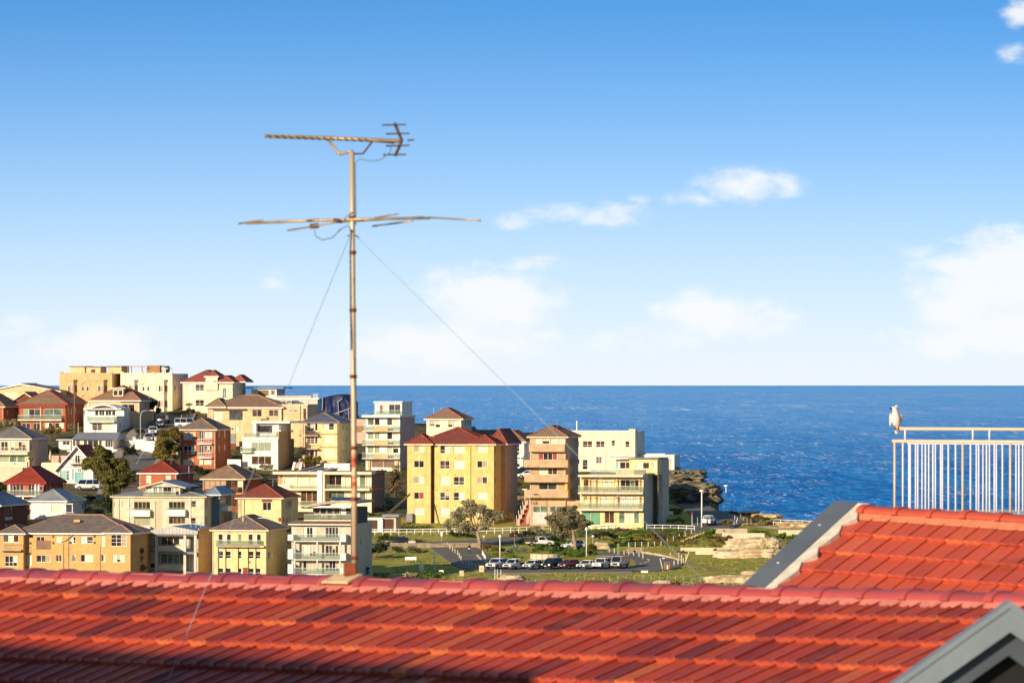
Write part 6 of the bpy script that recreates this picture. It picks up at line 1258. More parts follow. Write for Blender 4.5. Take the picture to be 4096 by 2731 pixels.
# bank and garden behind the car park
for i, (lab, px, py, w, h, lf, n) in enumerate((
        ('grey wispy shrub at the top of the driveway', 1945, 2205, 46, 34, 'leaf_dry', 500), ('green clump between the agaves and the lamp', 1995, 2215, 60, 40, 'leaf_olive', 900), ('silvery shrub under the brick steps', 2140, 2145, 66, 48, 'leaf_silver', 1100),
        ('dense green shrub above the round planter wall', 2165, 2218, 76, 46, 'leaf_green', 1400), ('dark shrub right of the round planter wall', 2232, 2216, 50, 34, 'leaf_dark', 700), ('leafy ground shrub beside the leaning coast tree', 2262, 2226, 40, 26, 'leaf_green', 500), ('green shrub at the foot of the white globe lamp', 2330, 2222, 90, 30, 'leaf_green', 1200),
        ('dark mound of shrubs beside the lamp', 2365, 2205, 44, 44, 'leaf_olive', 800), ('bright green bush on the bank below the seaside flats', 2515, 2165, 44, 30, 'leaf_green', 700), ('dry brown scrub on the bank below the white rail', 2625, 2160, 90, 34, 'leaf_dry', 1100), ('low scrub against the white rail by the seaside flats', 2480, 2125, 60, 22, 'leaf_dry', 600),
        ('long green scrub on the bank above the wooden fence', 2690, 2150, 90, 26, 'leaf_olive', 900), ('glossy green bush beside the foot of the tall lamp', 2835, 2158, 60, 50, 'leaf_green', 1200), ('grassy tussock on the slope below the pale walls', 2900, 2175, 70, 40, 'leaf_dry', 900), ('round grey-green bush next to the white pickup', 2908, 2112, 46, 46, 'leaf_olive', 1000),
        ('dark green creeper spilling over the rock ledge', 3150, 2175, 90, 55, 'leaf_green', 1700), ('thick green creeper beside the grey bargeboard', 3190, 2200, 90, 70, 'leaf_green', 2200), ('green bushes along the top of the pale wall', 3035, 2135, 80, 24, 'leaf_green', 900), ('pinkish scrub by the headland path', 2935, 2058, 40, 18, 'leaf_dry', 400), ('dark scrub beside the headland bench', 2645, 2030, 80, 40, 'leaf_dark', 1300),
        ('dark hedge along the headland road', 2720, 2010, 90, 36, 'leaf_dark', 1200), ('sunlit grass mound beside the headland road', 2700, 2095, 90, 34, 'grass_tuft', 1200), ('low scrub beside the cliff path railing', 3015, 2090, 80, 36, 'leaf_dry', 900), ('yellow-green scrub by the cliff path posts', 3075, 2100, 50, 30, 'grass_tuft', 600), ('small bare bush by the low pale wall', 2862, 2205, 20, 18, 'leaf_dry', 160), ('grey cushion bush at the end of the low wall', 2722, 2210, 36, 16, 'leaf_grey', 350),
        ('tuft of green beside the cliff rocks', 2700, 2345, 50, 30, 'grass_tuft', 600), ('pale buff grass clump on the cliff edge', 2775, 2350, 100, 26, 'leaf_silver', 900), ('low green mat on the cliff edge near the round hatch', 1998, 2335, 60, 14, 'leaf_green', 500), ('dark low scrub at the rock line', 2290, 2330, 70, 14, 'grass_tuft', 500), ('pale grass fringe along the wire fence', 2430, 2335, 90, 14, 'leaf_silver', 700), ('dark garden bushes under the mustard flats', 1850, 2150, 120, 28, 'leaf_dark', 1200),
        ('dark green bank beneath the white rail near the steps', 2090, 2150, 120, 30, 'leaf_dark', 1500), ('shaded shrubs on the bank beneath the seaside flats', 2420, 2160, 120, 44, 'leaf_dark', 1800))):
    shrub(lab, px, py, w, h, lf, n, .27, 40 + i, lumps=max(3, int(w / 18)), name='shrub')
# rough grass over the sunny banks and lawns
def grass_cover():
    rnd = random.Random(3); mb = MB()
    patches = [(2390, 2560, 2130, 2185, 1500), (2560, 2900, 2125, 2190, 3200), (2080, 2300, 2110, 2185, 1300), (2000, 2480, 2238, 2262, 1200), (1560, 1940, 2205, 2330, 2200), (1940, 2660, 2292, 2330, 4200), (2640, 3160, 2230, 2330, 4200), (2600, 2760, 2190, 2235, 1000), (1460, 1900, 2095, 2150, 900), (2060, 2640, 2318, 2352, 1500)]
    for (x0, x1, y0, y1, n) in patches:
        for _ in range(n):
            px, py = rnd.uniform(x0, x1), rnd.uniform(y0, y1); p = gp(px, py)
            if noise.noise(Vector((p.x * .13, p.y * .13, 0))) < -.12: continue
            p.z = zg(p.x, p.y); h = rnd.uniform(.04, .13) * (1.5 if y1 < 2200 else 1); a = rnd.uniform(0, 6.28); w = rnd.uniform(.12, .3); d = Vector((math.cos(a), math.sin(a), 0)) * w; q = Vector((rnd.uniform(-.1, .1), rnd.uniform(-.1, .1), h))
            mb.poly([p - d, p + d, p + q + d * .4, p + q - d * .5])
    o = mb.build('rough_grass', 'grass_tuft', fix=False); tag(o, 'rough tufts of grass over the sunny banks and lawns', 'grass', kind='stuff')
grass_cover()
def palm():
    Y = G(1985); o = pt(1580, 1985, Y); sc = Y / F; root = empty('palm_tree', o); tag(root, 'shaggy fan palm with a skirt of dead fronds below the white tower', 'palm tree'); rnd = random.Random(5); top = (1985 - 1880) * sc
    mb = MB(); mb.tube([(0, 0, -.5), (.1, 0, top * .5), (.1, 0, top)], [.35, .3, .28], 10); mb.build('trunk', 'bark_dark', root, True)
    mb = MB()
    for k in range(70):
        a = rnd.uniform(0, 6.28); z = rnd.uniform(top * .42, top * .98); r = rnd.uniform(.7, 1.9); p = Vector((.1, 0, z)); q = p + Vector((math.cos(a) * r, math.sin(a) * r, -rnd.uniform(.6, 1.8))); s = Vector((-math.sin(a), math.cos(a), 0)) * .28
        mb.poly([p - s * .2, p.lerp(q, .6) - s, q, p.lerp(q, .6) + s])
    mb.build('dead_fronds', 'leaf_dry', root, fix=False)
    for k in range(30):
        a = k * 2.4; el = rnd.uniform(-.2, 1.1); L_ = rnd.uniform(1.3, 2.0); d = Vector((math.cos(a) * math.cos(el), math.sin(a) * math.cos(el), math.sin(el))); p = Vector((.1, 0, top)); s = d.cross(Vector((0, 0, 1))).normalized(); mb = MB()
        for j in range(-4, 5): e = (d + s * j * .17 + Vector((0, 0, -.05 * abs(j)))).normalized(); c = p + d * L_ * .45; mb.poly([c - s * .05, c + s * .05, c + e * L_ * .6 + Vector((0, 0, -.12))])
        mb.tube([tuple(p), tuple(p + d * L_ * .45)], .03, 4); mb.build('frond', 'leaf_lime', root, fix=False)
palm()
def agave(label, px, py, rpx, seed):
    rnd = random.Random(seed); Y = G(py); o = pt(px, py, Y); r = rpx * Y / F; root = empty('agave', o); tag(root, label, 'agave', 'agaves in the garden bed')
    for k in range(26):
        a = k * 2.4; el = rnd.uniform(.15, 1.35); L_ = r * rnd.uniform(.8, 1.15); d = Vector((math.cos(a) * math.cos(el), math.sin(a) * math.cos(el), math.sin(el))); s = d.cross(Vector((0, 0, 1))).normalized() * L_ * .085; n = s.cross(d).normalized() * L_ * .04
        p = Vector((0, 0, .05)); m_ = p + d * L_ * .5 + Vector((0, 0, .02)); q = p + d * L_ + Vector((0, 0, -.1 * L_)); mb = MB(); mb.poly([p - s * .6, m_ - s + n, q, m_ - n]); mb.poly([p + s * .6, m_ - n, q, m_ + s + n]); mb.build('leaf', 'leaf_agave', root, fix=False)
    return root
agave('big silver agave at the foot of the flower spike', 2062, 2203, 36, 1); agave('spreading silver agave right of the flower spike', 2092, 2210, 30, 2); agave('low silver agave left of the flower spike', 2040, 2212, 30, 3)
def spike():
    Y = G(2200); o = pt(2058, 2200, Y); k = Y / F; root = empty('agave_flower_spike', o); tag(root, 'tall drying agave flower spike rising in front of the brick steps', 'flower spike'); rnd = random.Random(2); H = (2200 - 2072) * k
    mb = MB(); mb.tube([(0, 0, 0), (0, 0, H)], [.07, .03], 6); mb.build('stalk', 'bark', root)
    for i in range(26): z = lerp(H * .35, H, i / 26); a = i * 2.4; L_ = lerp(.55, .2, i / 26); mb = MB(); mb.tube([(0, 0, z), (math.cos(a) * L_, math.sin(a) * L_ * .8, z + .12)], .02, 4); c = (math.cos(a) * L_, math.sin(a) * L_ * .8, z + .14); mb.lathe([(.03, -.06), (.12, 0), (.05, .1)], 6, c); mb.build('flower_head', 'leaf_dry', root)
spike()

def scrub(name, label, patches, leaf, seed, hh=(.3, .8), keep=None):
    rnd = random.Random(seed); mb = MB()
    for (x0, x1, y0, y1, n) in patches:
        for _ in range(n):
            px, py = rnd.uniform(x0, x1), rnd.uniform(y0, y1); p = gp(px, py); p.z = zg(p.x, p.y)
            if noise.noise(Vector((p.x * .09, p.y * .05, seed))) < -.05: continue
            h = rnd.uniform(*hh); leaf_cloud(mb, [(p.x + rnd.uniform(-.4, .4), p.y, p.z + h * .45, h * rnd.uniform(.7, 1.2)), (p.x + rnd.uniform(-.9, .9), p.y + .4, p.z + h * .3, h * .8)], int(110 * h / .6), .26, rnd)
    o = mb.build(name, leaf, fix=False); tag(o, label, 'scrub', kind='stuff')
scrub('bank_scrub', 'mixed green scrub over the bank between the white rail and the car park', [(2080, 2720, 2122, 2188, 330), (1960, 2480, 2196, 2232, 110), (2560, 2760, 2085, 2112, 40), (2790, 2890, 2130, 2185, 40), (3060, 3260, 2140, 2200, 60)], 'leaf_green', 61)
scrub('dry_scrub', 'dry golden scrub over the sunny bank and cliff edge', [(2380, 2760, 2122, 2182, 200), (2600, 2900, 2145, 2195, 60), (2240, 2900, 2318, 2352, 90), (2960, 3110, 2068, 2105, 70), (3060, 3200, 2075, 2098, 20), (1560, 1800, 2285, 2330, 30)], 'leaf_bronze', 62, (.2, .5))
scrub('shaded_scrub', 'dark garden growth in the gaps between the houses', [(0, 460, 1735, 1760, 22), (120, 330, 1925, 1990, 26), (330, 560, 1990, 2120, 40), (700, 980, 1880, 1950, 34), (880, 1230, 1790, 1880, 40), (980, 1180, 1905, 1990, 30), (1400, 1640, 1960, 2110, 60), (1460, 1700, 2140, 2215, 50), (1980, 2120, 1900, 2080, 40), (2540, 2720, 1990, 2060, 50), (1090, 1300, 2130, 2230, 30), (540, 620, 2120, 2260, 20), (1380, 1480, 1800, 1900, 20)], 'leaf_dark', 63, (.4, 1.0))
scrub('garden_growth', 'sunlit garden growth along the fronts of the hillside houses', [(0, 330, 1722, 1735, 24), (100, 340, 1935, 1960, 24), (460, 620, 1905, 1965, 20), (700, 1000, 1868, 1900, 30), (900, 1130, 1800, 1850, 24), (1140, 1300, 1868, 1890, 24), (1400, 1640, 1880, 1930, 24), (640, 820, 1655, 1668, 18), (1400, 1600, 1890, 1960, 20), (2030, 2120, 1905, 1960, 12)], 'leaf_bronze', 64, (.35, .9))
scrub('cliff_scrub', 'brown-green scrub clinging to the headland ledges', [(2600, 2720, 1880, 1925, 40), (2640, 2800, 1960, 1985, 30), (2500, 2700, 1995, 2060, 40)], 'leaf_dry', 65, (.4, .9))
# ------------------------------------------------------------------ rocks, walls, fences, lamps, furniture
def rock(label, px, py, wpx, hpx, d=3.0, mat='sandstone', seed=1, strata=.5, group=None, name='rock', Y=None, over=0.0):
    """weathered sandstone block: bedded, eroded and undercut"""
    Y = Y or G(py); sc = Y / F; bm = bmesh.new(); bmesh.ops.create_icosphere(bm, subdivisions=5 if wpx > 60 else 4, radius=1.0); W, H = wpx * sc / 2, hpx * sc
    for v in bm.verts:
        c = v.co.copy(); p = Vector((math.copysign(abs(c.x) ** .55, c.x), math.copysign(abs(c.y) ** .6, c.y), math.copysign(abs(c.z) ** .6, c.z)))
        q = Vector((p.x * W, p.y * d * .5, p.z * H * .62)); nn = q * .55 + Vector((seed * 3.1, 0, 0)); n1 = noise.fractal(nn, 1.0, 2.0, 4); bed = noise.noise(Vector((seed, q.x * .08, q.z * 2.4)))
        n2 = noise.fractal(nn * 3.1, 1.0, 2.0, 3); f = 1 + .34 * n1 + .12 * n2 + strata * .07 * (bed + .8 * round(bed * 3) / 3) + over * max(0, p.z) * .25; v.co = Vector((q.x * f, q.y * f, q.z * (1 + .3 * n1 + .12 * n2) + H * .34))
    me = bpy.data.meshes.new(name); bm.to_mesh(me); bm.free(); me.materials.append(M(mat)); me.polygons.foreach_set('use_smooth', [True] * len(me.polygons))
    o = bpy.data.objects.new(name, me); COL.objects.link(o); o.location = pt(px, py, Y); tag(o, label, 'rock', group); return o
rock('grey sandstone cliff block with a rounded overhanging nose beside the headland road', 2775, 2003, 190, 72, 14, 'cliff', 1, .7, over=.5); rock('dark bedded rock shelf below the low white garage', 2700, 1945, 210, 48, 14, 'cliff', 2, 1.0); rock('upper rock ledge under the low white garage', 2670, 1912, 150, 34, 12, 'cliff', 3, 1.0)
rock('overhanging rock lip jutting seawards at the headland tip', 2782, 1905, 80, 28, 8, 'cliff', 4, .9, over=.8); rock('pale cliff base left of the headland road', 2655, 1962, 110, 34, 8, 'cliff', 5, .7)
rock('pale sandstone ledge under the long concrete wall', 3010, 2190, 190, 40, 4, 'sandstone', 6, .9); rock('weathered rock with dark hollows at the end of the ledge', 3075, 2192, 80, 44, 4, 'sandstone', 7, 1.2); rock('long honeycombed rock band across the grass slope', 3020, 2228, 270, 34, 3.5, 'sandstone', 8, 1.2); rock('pitted rock at the left end of the long rock band', 2900, 2218, 70, 24, 3, 'sandstone', 9, 1.1)
rock('flat rock shelf at the edge of the sea beside the cliff path', 3002, 2054, 60, 12, 6, 'sandstone', 10, .6); rock('long low rock shelf above the sea', 3062, 2068, 110, 14, 6, 'sandstone', 11, .6); rock('low rock platform behind the white cliff railing', 3200, 2104, 180, 14, 8, 'sandstone', 12, .5); rock('rock platform reaching to the grey bargeboard', 3190, 2098, 150, 14, 8, 'sandstone', 13, .5)
rock('broad sunlit sandstone slab below the wire fence', 2500, 2352, 150, 26, 5, 'sandstone', 14, .7); rock('split boulder at the end of the sandstone slab', 2650, 2346, 70, 28, 4, 'sandstone', 15, .9); rock('low rock ledge in front of the wire fence corner', 2790, 2366, 260, 18, 6, 'sandstone', 16, .5); rock('flat sandstone ledges near the grey bargeboard', 2950, 2330, 200, 32, 5, 'sandstone', 17, 1.0); rock('tilted sandstone slab behind the small wooden hatch', 2040, 2318, 110, 20, 3, 'sandstone', 18, .6)
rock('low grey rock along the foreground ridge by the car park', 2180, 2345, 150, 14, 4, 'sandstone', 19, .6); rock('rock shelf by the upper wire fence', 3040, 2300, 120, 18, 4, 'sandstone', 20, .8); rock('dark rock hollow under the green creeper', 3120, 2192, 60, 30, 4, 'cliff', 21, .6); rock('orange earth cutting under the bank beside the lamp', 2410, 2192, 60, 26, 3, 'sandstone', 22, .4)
rock('sandstone ledge under the foreground ridge at the right', 3060, 2362, 180, 16, 5, 'sandstone', 23, .7); rock('orange-streaked boulder in the rock line', 2340, 2346, 60, 16, 4, 'sandstone', 24, .8)
def wall(label, px0, px1, top, base, mat='pale_concrete', th=.35, joints=2, name='concrete_wall', base1=None, cat='wall'):
    b = Bld(name, label, px0, px1, base, th, mat, rot=4, cat=cat)
    n = joints + 1
    for i in range(n): x0, x1 = lerp(px0, px1, i / n), lerp(px0, px1, (i + 1) / n); mb = MB(); mb.box(b.u(x0) + .02, b.u(x1) - .02, 0, th, -1.2, b.w(top)); mb.build('wall_panel', mat, b.root)
    mb = MB(); mb.box(b.u(px0), b.u(px1), .03, th - .03, -1.2, b.w(top) - .04); mb.build('wall_core', 'concrete', b.root); return b
wall('long pale concrete wall above the sandstone ledge', 2888, 3058, 2131, 2156, joints=2); wall('upper concrete wall with a darker upright slab', 2862, 2990, 2113, 2131, 'concrete', joints=1); wall('pale concrete wall by the grey bargeboard', 3113, 3253, 2119, 2143, joints=1); wall('low pale wall stepping across the slope', 2722, 2978, 2189, 2204, joints=1); wall('lower step of the pale slope wall', 2782, 2872, 2203, 2216, joints=0)
wall('old stone wall along the lower road in the shade', 1560, 1922, 2170, 2190, 'stone_wall', .5, 8, 'stone_wall'); wall('pale stone retaining wall beside the steps', 2505, 2577, 2188, 2214, 'stone_wall', .5, 3, 'stone_wall'); wall('tan garden wall between the mustard flats and the brick steps', 1985, 2058, 2049, 2075, 'yellow', .3, 0, 'garden_wall'); wall('low rendered wall in the shade right of the mustard flats', 2034, 2120, 1982, 2010, 'brown_panel', .3, 0, 'garden_wall')
def white_garages():
    b = Bld('garage', 'pair of dark brown garage doors under a clipped hedge right of the mast', 1466, 1585, 2126, 6, 'white', cat='garage'); b.walls(2070, 1466, 1530, 0, 5, win=[cJ(525, 660, 718, 850, '1kF')], mat='white'); b.walls(2066, 1530, 1582, .4, 5, win=[cJ(730, 857, 705, 850, '1kF')], mat='grey_render'); b.flat(2056, 2066, 1534, 1592, 0, 5, .2, 'mid_grey')
    U0, U1 = b.u(1528), b.u(1588); mb = MB(); mb.hexa([(U0, 3, b.w(2070)), (U1, 12, b.w(1985)), (U1, 12.4, b.w(1985)), (U0, 3.4, b.w(2070)), (U0, 3, b.w(2058)), (U1, 12, b.w(1975)), (U1, 12.4, b.w(1975)), (U0, 3.4, b.w(2058))]); mb.build('sloping_wall', 'tan', b.root)
white_garages()
def fence(name, label, pts, hpx, spacing, mat, rails=(1.0,), pr=.05, rr=.03, cat='fence', postmat=None, posts=None, square=False):
    """posts every `spacing` photo columns along base points, rails at fractions of the height"""
    Y0 = G(pts[0][1]); h = hpx * Y0 / F; V = [Vector(p) for p in pts]; P = [gp(*pts[0]).to_2d()]; need = spacing
    for a, b in zip(V, V[1:]):
        t, ln = 0.0, (b - a).length
        while ln - t >= need: t += need; need = spacing; q = a.lerp(b, t / ln); P.append(gp(q.x, q.y).to_2d())
        need -= ln - t
    o = Vector((P[0].x, P[0].y, zg(P[0].x, P[0].y))); root = empty(name, o); tag(root, label, cat)
    Q = [Vector((p.x, p.y, zg(p.x, p.y))) - o for p in P]
    for q in Q:
        mb = MB(); j = Vector((random.uniform(-.03, .03), random.uniform(-.03, .03), 0))
        if square: mb.box(q.x - pr, q.x + pr, q.y - pr, q.y + pr, q.z - .3, q.z + h)
        else: mb.tube([tuple(q - Vector((0, 0, .3))), tuple(q + j + Vector((0, 0, h)))], pr, 6)
        mb.build('post', postmat or mat, root)
    for r in rails:
        for a, b in zip(Q, Q[1:]): mb = MB(); up = Vector((0, 0, h * r)); mb.tube([tuple(a + up), tuple(b + up)], rr, 5); mb.build('rail', mat, root)
    return root
fence('rail_fence', 'long white two-rail fence along the headland road', [(1467, 2138), (1600, 2138), (1790, 2136), (1950, 2134), (2100, 2130), (2200, 2124), (2400, 2121), (2600, 2121), (2720, 2122), (2806, 2126)], 23, 32, 'white_trim', (.97, .5), .06, .055)
fence('wire_fence', 'post and wire fence along the cliff edge below the car park', [(1812, 2332), (1870, 2334), (2000, 2334), (2100, 2335), (2220, 2334), (2340, 2328), (2500, 2320), (2660, 2321), (2790, 2327), (2870, 2338), (2950, 2345), (3040, 2344)], 21, 33, 'mid_grey', (.95, .6), .045, .014, postmat='concrete')
fence('wire_fence', 'short post and wire fence on the rocks by the grey bargeboard', [(3026, 2288), (3060, 2285), (3115, 2274), (3170, 2262)], 22, 27, 'mid_grey', (.95, .55), .045, .014, postmat='concrete'); fence('railing', 'pale tubular cliff railing in front of the sea', [(3094, 2100), (3120, 2101), (3200, 2104), (3310, 2110), (3420, 2120)], 24, 29, 'white_trim', (.97, .55), .045, .04, 'railing')
fence('timber_fence', 'timber rail fence climbing the bank beside the steps', [(2515, 2190), (2560, 2188), (2640, 2184), (2690, 2166), (2735, 2146), (2780, 2130)], 22, 26, 'timber', (.95, .5), .055, .04, postmat='white_trim'); fence('guard_rail', 'dark guard rail along the seaward footpath of the headland road', [(2770, 1992), (2810, 2010), (2850, 2034), (2890, 2055)], 20, 16, 'dark_grey', (.97, .5), .04, .025, 'railing')
fence('rail_fence', 'short pale rail fence among the bushes right of the mast', [(1550, 2316), (1580, 2316), (1622, 2316)], 22, 36, 'pale_concrete', (.97, .62, .25), .06, .05); fence('post_fence', 'row of pale posts by the headland path corner', [(2918, 2068), (2935, 2078), (2950, 2085), (2945, 2098), (2928, 2105)], 18, 12, 'concrete', (.9,), .05, .012, postmat='white_trim'); fence('post_fence', 'cliff path posts falling towards the sea', [(2925, 2050), (2955, 2066), (2970, 2088), (3010, 2098)], 22, 16, 'mid_grey', (.9, .5), .05, .02, postmat='concrete')
fence('post_fence', 'line of little pale posts stepping down the lawn edge of the driveway', [(1790, 2190), (1830, 2222), (1852, 2255), (1890, 2270), (1920, 2276)], 22, 13, 'mid_grey', (), .09, .01, postmat='pale_concrete'); fence('post_fence', 'three slanted posts at the garden side of the driveway', [(1930, 2222), (1938, 2236), (1944, 2246)], 22, 8, 'mid_grey', (), .09, .01, postmat='white_trim')
def bollards():
    proto = None; n_ = 0
    for (x, y0, y1) in ((745, 905, 975), (808, 915, 985), (930, 940, 1005), (990, 950, 1010), (1050, 960, 1017), (1118, 965, 1032), (1167, 975, 1055), (1513, 965, 1032), (1557, 1070, 1137), (1608, 1060, 1125), (1618, 970, 1040), (1650, 995, 1115), (1673, 1035, 1102), (1707, 985, 1057)):
        p = gp(cL.x(x), cL.y(y1)); h = (y1 - y0) / 3.137 * G(cL.y(y1)) / F
        if proto is None:
            mb = MB(); mb.lathe([(.085, -.3), (.085, .9), (.07, .97), (.03, 1.0)], 8); proto = mb.build('bollard', 'pale_concrete', None, False); o = proto
        else: o = proto.copy(); COL.objects.link(o)
        o_ = ('first', 'second', 'third', 'fourth', 'fifth', 'sixth', 'seventh'); n_ += 1
        o.location = p; o.scale = (1, 1, h); tag(o, 'pale timber bollard, %s from the left %s' % (o_[(n_ - 1) % 7], 'along the upper edge of the turning road' if n_ <= 7 else 'in the cluster by the leaning pole'), 'bollard', 'bollards round the turning road')
bollards()
def pole(label, px, top, base, head, r=.07, mat='white_trim', name='lamp_post', arm=None, Y=None, cat='lamp post', lean=0.0):
    Y = Y or G(base); o = pt(px, base, Y); k = Y / F; H = (base - top) * k; root = empty(name, o, 0); tag(root, label, cat); mb = MB()
    if arm: mb.tube([(0, 0, -.4), (0, 0, H * .82), (arm * k * .08, 0, H * .93), (arm * k * .3, 0, H * .99), (arm * k, 0, H)], [r, r * .8, r * .7, r * .6, r * .5], 8)
    else: mb.tube([(0, 0, -.4), (lean * k, 0, H)], [r, r * .8], 8)
    mb.build('pole', mat, root, True); mb = MB(); c = (lean * k, 0, H)
    if head == 'globe': mb.lathe([(.05, -.2), (.22, -.1), (.28, .1), (.22, .3), (.05, .4)], 10, c); mb.build('globe', 'white_trim', root, True)
    elif head == 'disc': mb.lathe([(.1, -.25), (.42, -.08), (.44, .05), (.2, .16)], 12, c); mb.build('lamp_head', 'white_trim', root, True)
    elif head == 'small': mb.box(-.22, .2, -.1, .1, H - .05, H + .1); mb.build('lamp_head', 'white_trim', root)
    elif head == 'street': x = arm * k; s = 1 if arm > 0 else -1; mb.box(min(x, x + s * .8), max(x, x + s * .8), -.12, .12, H - .06, H + .1); mb.build('lamp_head', 'white_trim', root)
    return root
pole('tall white lamp post with a disc head beside the white pickup', 2807, 1962, 2112, 'disc', .13); pole('slim white lamp post on the headland against the sea', 2904, 1942, 2052, 'disc', .09); pole('white lamp post with a round globe in the garden above the cars', 2000, 2147, 2234, 'globe', .1); pole('white globe lamp post right of the leaning coast tree', 2346, 2117, 2225, 'globe', .09); pole('pale lamp post on the shaded lawn', 1738, 2189, 2282, 'small', .09)
pole('grey street lamp arching over the climbing street', 562, 1641, 1775, 'street', .09, 'light_grey', arm=38); pole('dark street lamp in front of the cream hilltop flats', 636, 1570, 1672, 'street', .07, 'mid_grey', arm=36, Y=1228); pole('white street lamp reaching left in front of the beige flats', 484, 1943, 2010, 'street', .09, arm=-42); pole('dark street lamp against the long pale yellow building', 2503, 1760, 1850, 'street', .08, 'dark_grey', arm=-14, Y=1135); pole('slender street lamp curving at the corner of the tan tower', 2118, 1957, 2110, 'street', .07, 'light_grey', arm=-12); pole('weathered telegraph pole beside the red brick house', 297, 1528, 1735, '', .07, 'bark', 'telegraph_pole', cat='pole')
pole('short pale pole below the red brick house', 313, 1690, 1740, '', .08, 'light_grey', 'pole', cat='pole'); pole('leaning white signpost at the end of the turning road', 2654, 2232, 2278, 'small', .06, name='signpost', cat='sign', lean=-14); pole('leaning pale pole fallen across the bollards', 2738, 2196, 2248, '', .1, 'pale_concrete', 'pole', cat='pole', lean=22)
def sign(label, px, top, base, wpx, hpx, mat, name='sign', postmat='steel', legs=1, Y=None, tilt=0):
    Y = Y or G(base); k = Y / F; o = pt(px, base, Y); root = empty(name, o, R(random.uniform(-10, 10))); tag(root, label, 'sign'); H = (base - top) * k; w = wpx * k / 2; mb = MB()
    for i in range(legs): x = 0 if legs == 1 else lerp(-w * .85, w * .85, i / (legs - 1)); mb.box(x - .035, x + .035, -.03, .03, -.2, H)
    mb.build('post', postmat, root); mb = MB(); mb.box(-w, w, -.07, -.032, H - hpx * k, H); mb.build('panel', mat, root); return root
sign('green upright notice board at the turning road', 2473, 2172, 2222, 10, 46, 'sign_green', legs=2); sign('pair of white parking signs by the shaded rail', 1766, 2126, 2165, 9, 17, 'white_trim'); sign('white street sign at the top of the driveway', 1936, 2141, 2175, 9, 6, 'white_trim'); sign('white board sign on the lawn edge', 1686, 2254, 2292, 18, 26, 'white_trim', legs=2); sign('white board leaning at the edge of the leafy bush', 1765, 2279, 2302, 18, 20, 'white_trim', legs=2); sign('small pale notice on the lawn', 1846, 2281, 2306, 18, 22, 'pale_concrete', legs=2)
sign('white sign plate on two legs on the grass below the van', 2578, 2281, 2291, 28, 8, 'white_trim', legs=2); sign('red and white sign post above the garden wall', 2394, 2131, 2180, 5, 14, 'sign_red', postmat='white_trim'); sign('small white street sign beside the red sign post', 2371, 2140, 2175, 9, 6, 'white_trim'); sign('leaning red-topped marker by the headland road', 2768, 2048, 2104, 5, 12, 'sign_red', postmat='white_trim'); sign('plain grey marker post by the headland road', 2790, 2067, 2106, 3, 8, 'mid_grey'); sign('white parking sign by the top street', 725, 1648, 1690, 5, 9, 'white_trim', Y=1222)
def board():
    Y = G(2287); o = pt(1927, 2287, Y); root = empty('sandwich_board', o, R(-6)); tag(root, 'orange sandwich board with three dark dots at the car park entrance', 'sign'); h = 1.08
    for s in (-1, 1): mb = MB(); mb.hexa([(-.42, s * .3, 0), (.42, s * .3, 0), (.42, s * .26, 0), (-.42, s * .26, 0), (-.42, s * .06, h), (.42, s * .06, h), (.42, s * .02, h), (-.42, s * .02, h)]); mb.build('panel', 'orange_board', root)
    mb = MB(); mb.hexa([(-.36, -.285, .07), (.36, -.285, .07), (.36, -.27, .07), (-.36, -.27, .07), (-.36, -.095, h - .08), (.36, -.095, h - .08), (.36, -.08, h - .08), (-.36, -.08, h - .08)]); mb.build('poster', 'pale_concrete', root)
    for x in (-.16, 0, .16): mb = MB(); mb.box(x - .05, x + .05, -.235, -.20, .5, .6); mb.build('dot', 'dark_timber', root)
board()
def bench(label, px, py, rz=0, mat='white_trim'):
    o = gp(px, py); root = empty('park_bench', o, rz); tag(root, label, 'bench')
    for k in range(4): mb = MB(); mb.box(-.95, .95, -.25 + k * .12, -.15 + k * .12, .42, .46); mb.build('seat_slat', mat, root)
    for k in range(4): mb = MB(); mb.box(-.95, .95, .24 + k * .03, .27 + k * .03, .5 + k * .12, .6 + k * .12); mb.build('back_slat', mat, root)
    for x in (-.85, .85): mb = MB(); mb.box(x - .03, x + .03, -.22, -.16, 0, .42); mb.box(x - .03, x + .03, .2, .26, 0, .5); mb.build('leg', 'steel', root)
bench('white park bench on the shaded lawn', 1643, 2249, R(4)); bench('white bench beside the headland road', 2672, 2065, R(-12))
def box_thing(name, label, px, base, w, d, h, mat, cat, top='steel', rz=0):
    o = gp(px, base); root = empty(name, o, rz); tag(root, label, cat); mb = MB(); mb.box(-w / 2, w / 2, -d / 2, d / 2, -.1, h); mb.build('cabinet', mat, root); mb = MB(); mb.box(-w / 2 - .05, w / 2 + .05, -d / 2 - .05, d / 2 + .05, h + .002, h + .07); mb.build('lid', top, root); mb = MB(); mb.box(-w * .42, w * .42, -d / 2 - .03, -d / 2 - .002, h * .12, h * .92); mb.build('door', mat, root)
box_thing('utility_box', 'grey electricity cabinet on the edge of the shaded lawn', 1648, 2189, 1.2, .6, 1.15, 'light_grey', 'cabinet', 'mid_grey')
def litter_post():
    o = gp(2668, 2279); root = empty('bin_shelter', o, R(8)); tag(root, 'small timber bin shelter with white panels at the end of the turning road', 'bin')
    for x in (-.38, .38): mb = MB(); mb.box(x - .05, x + .05, -.35, .35, -.1, 1.25); mb.build('side_frame', 'timber', root)
    mb = MB(); mb.box(-.5, .5, -.42, .42, 1.252, 1.33); mb.build('lid', 'mid_grey', root); mb = MB(); mb.box(-.32, .32, -.28, .28, 0, 1.05); mb.build('bin', 'timber', root); mb = MB(); mb.box(-.08, .1, -.31, -.285, .15, .8); mb.build('label_panel', 'white_trim', root)
litter_post()
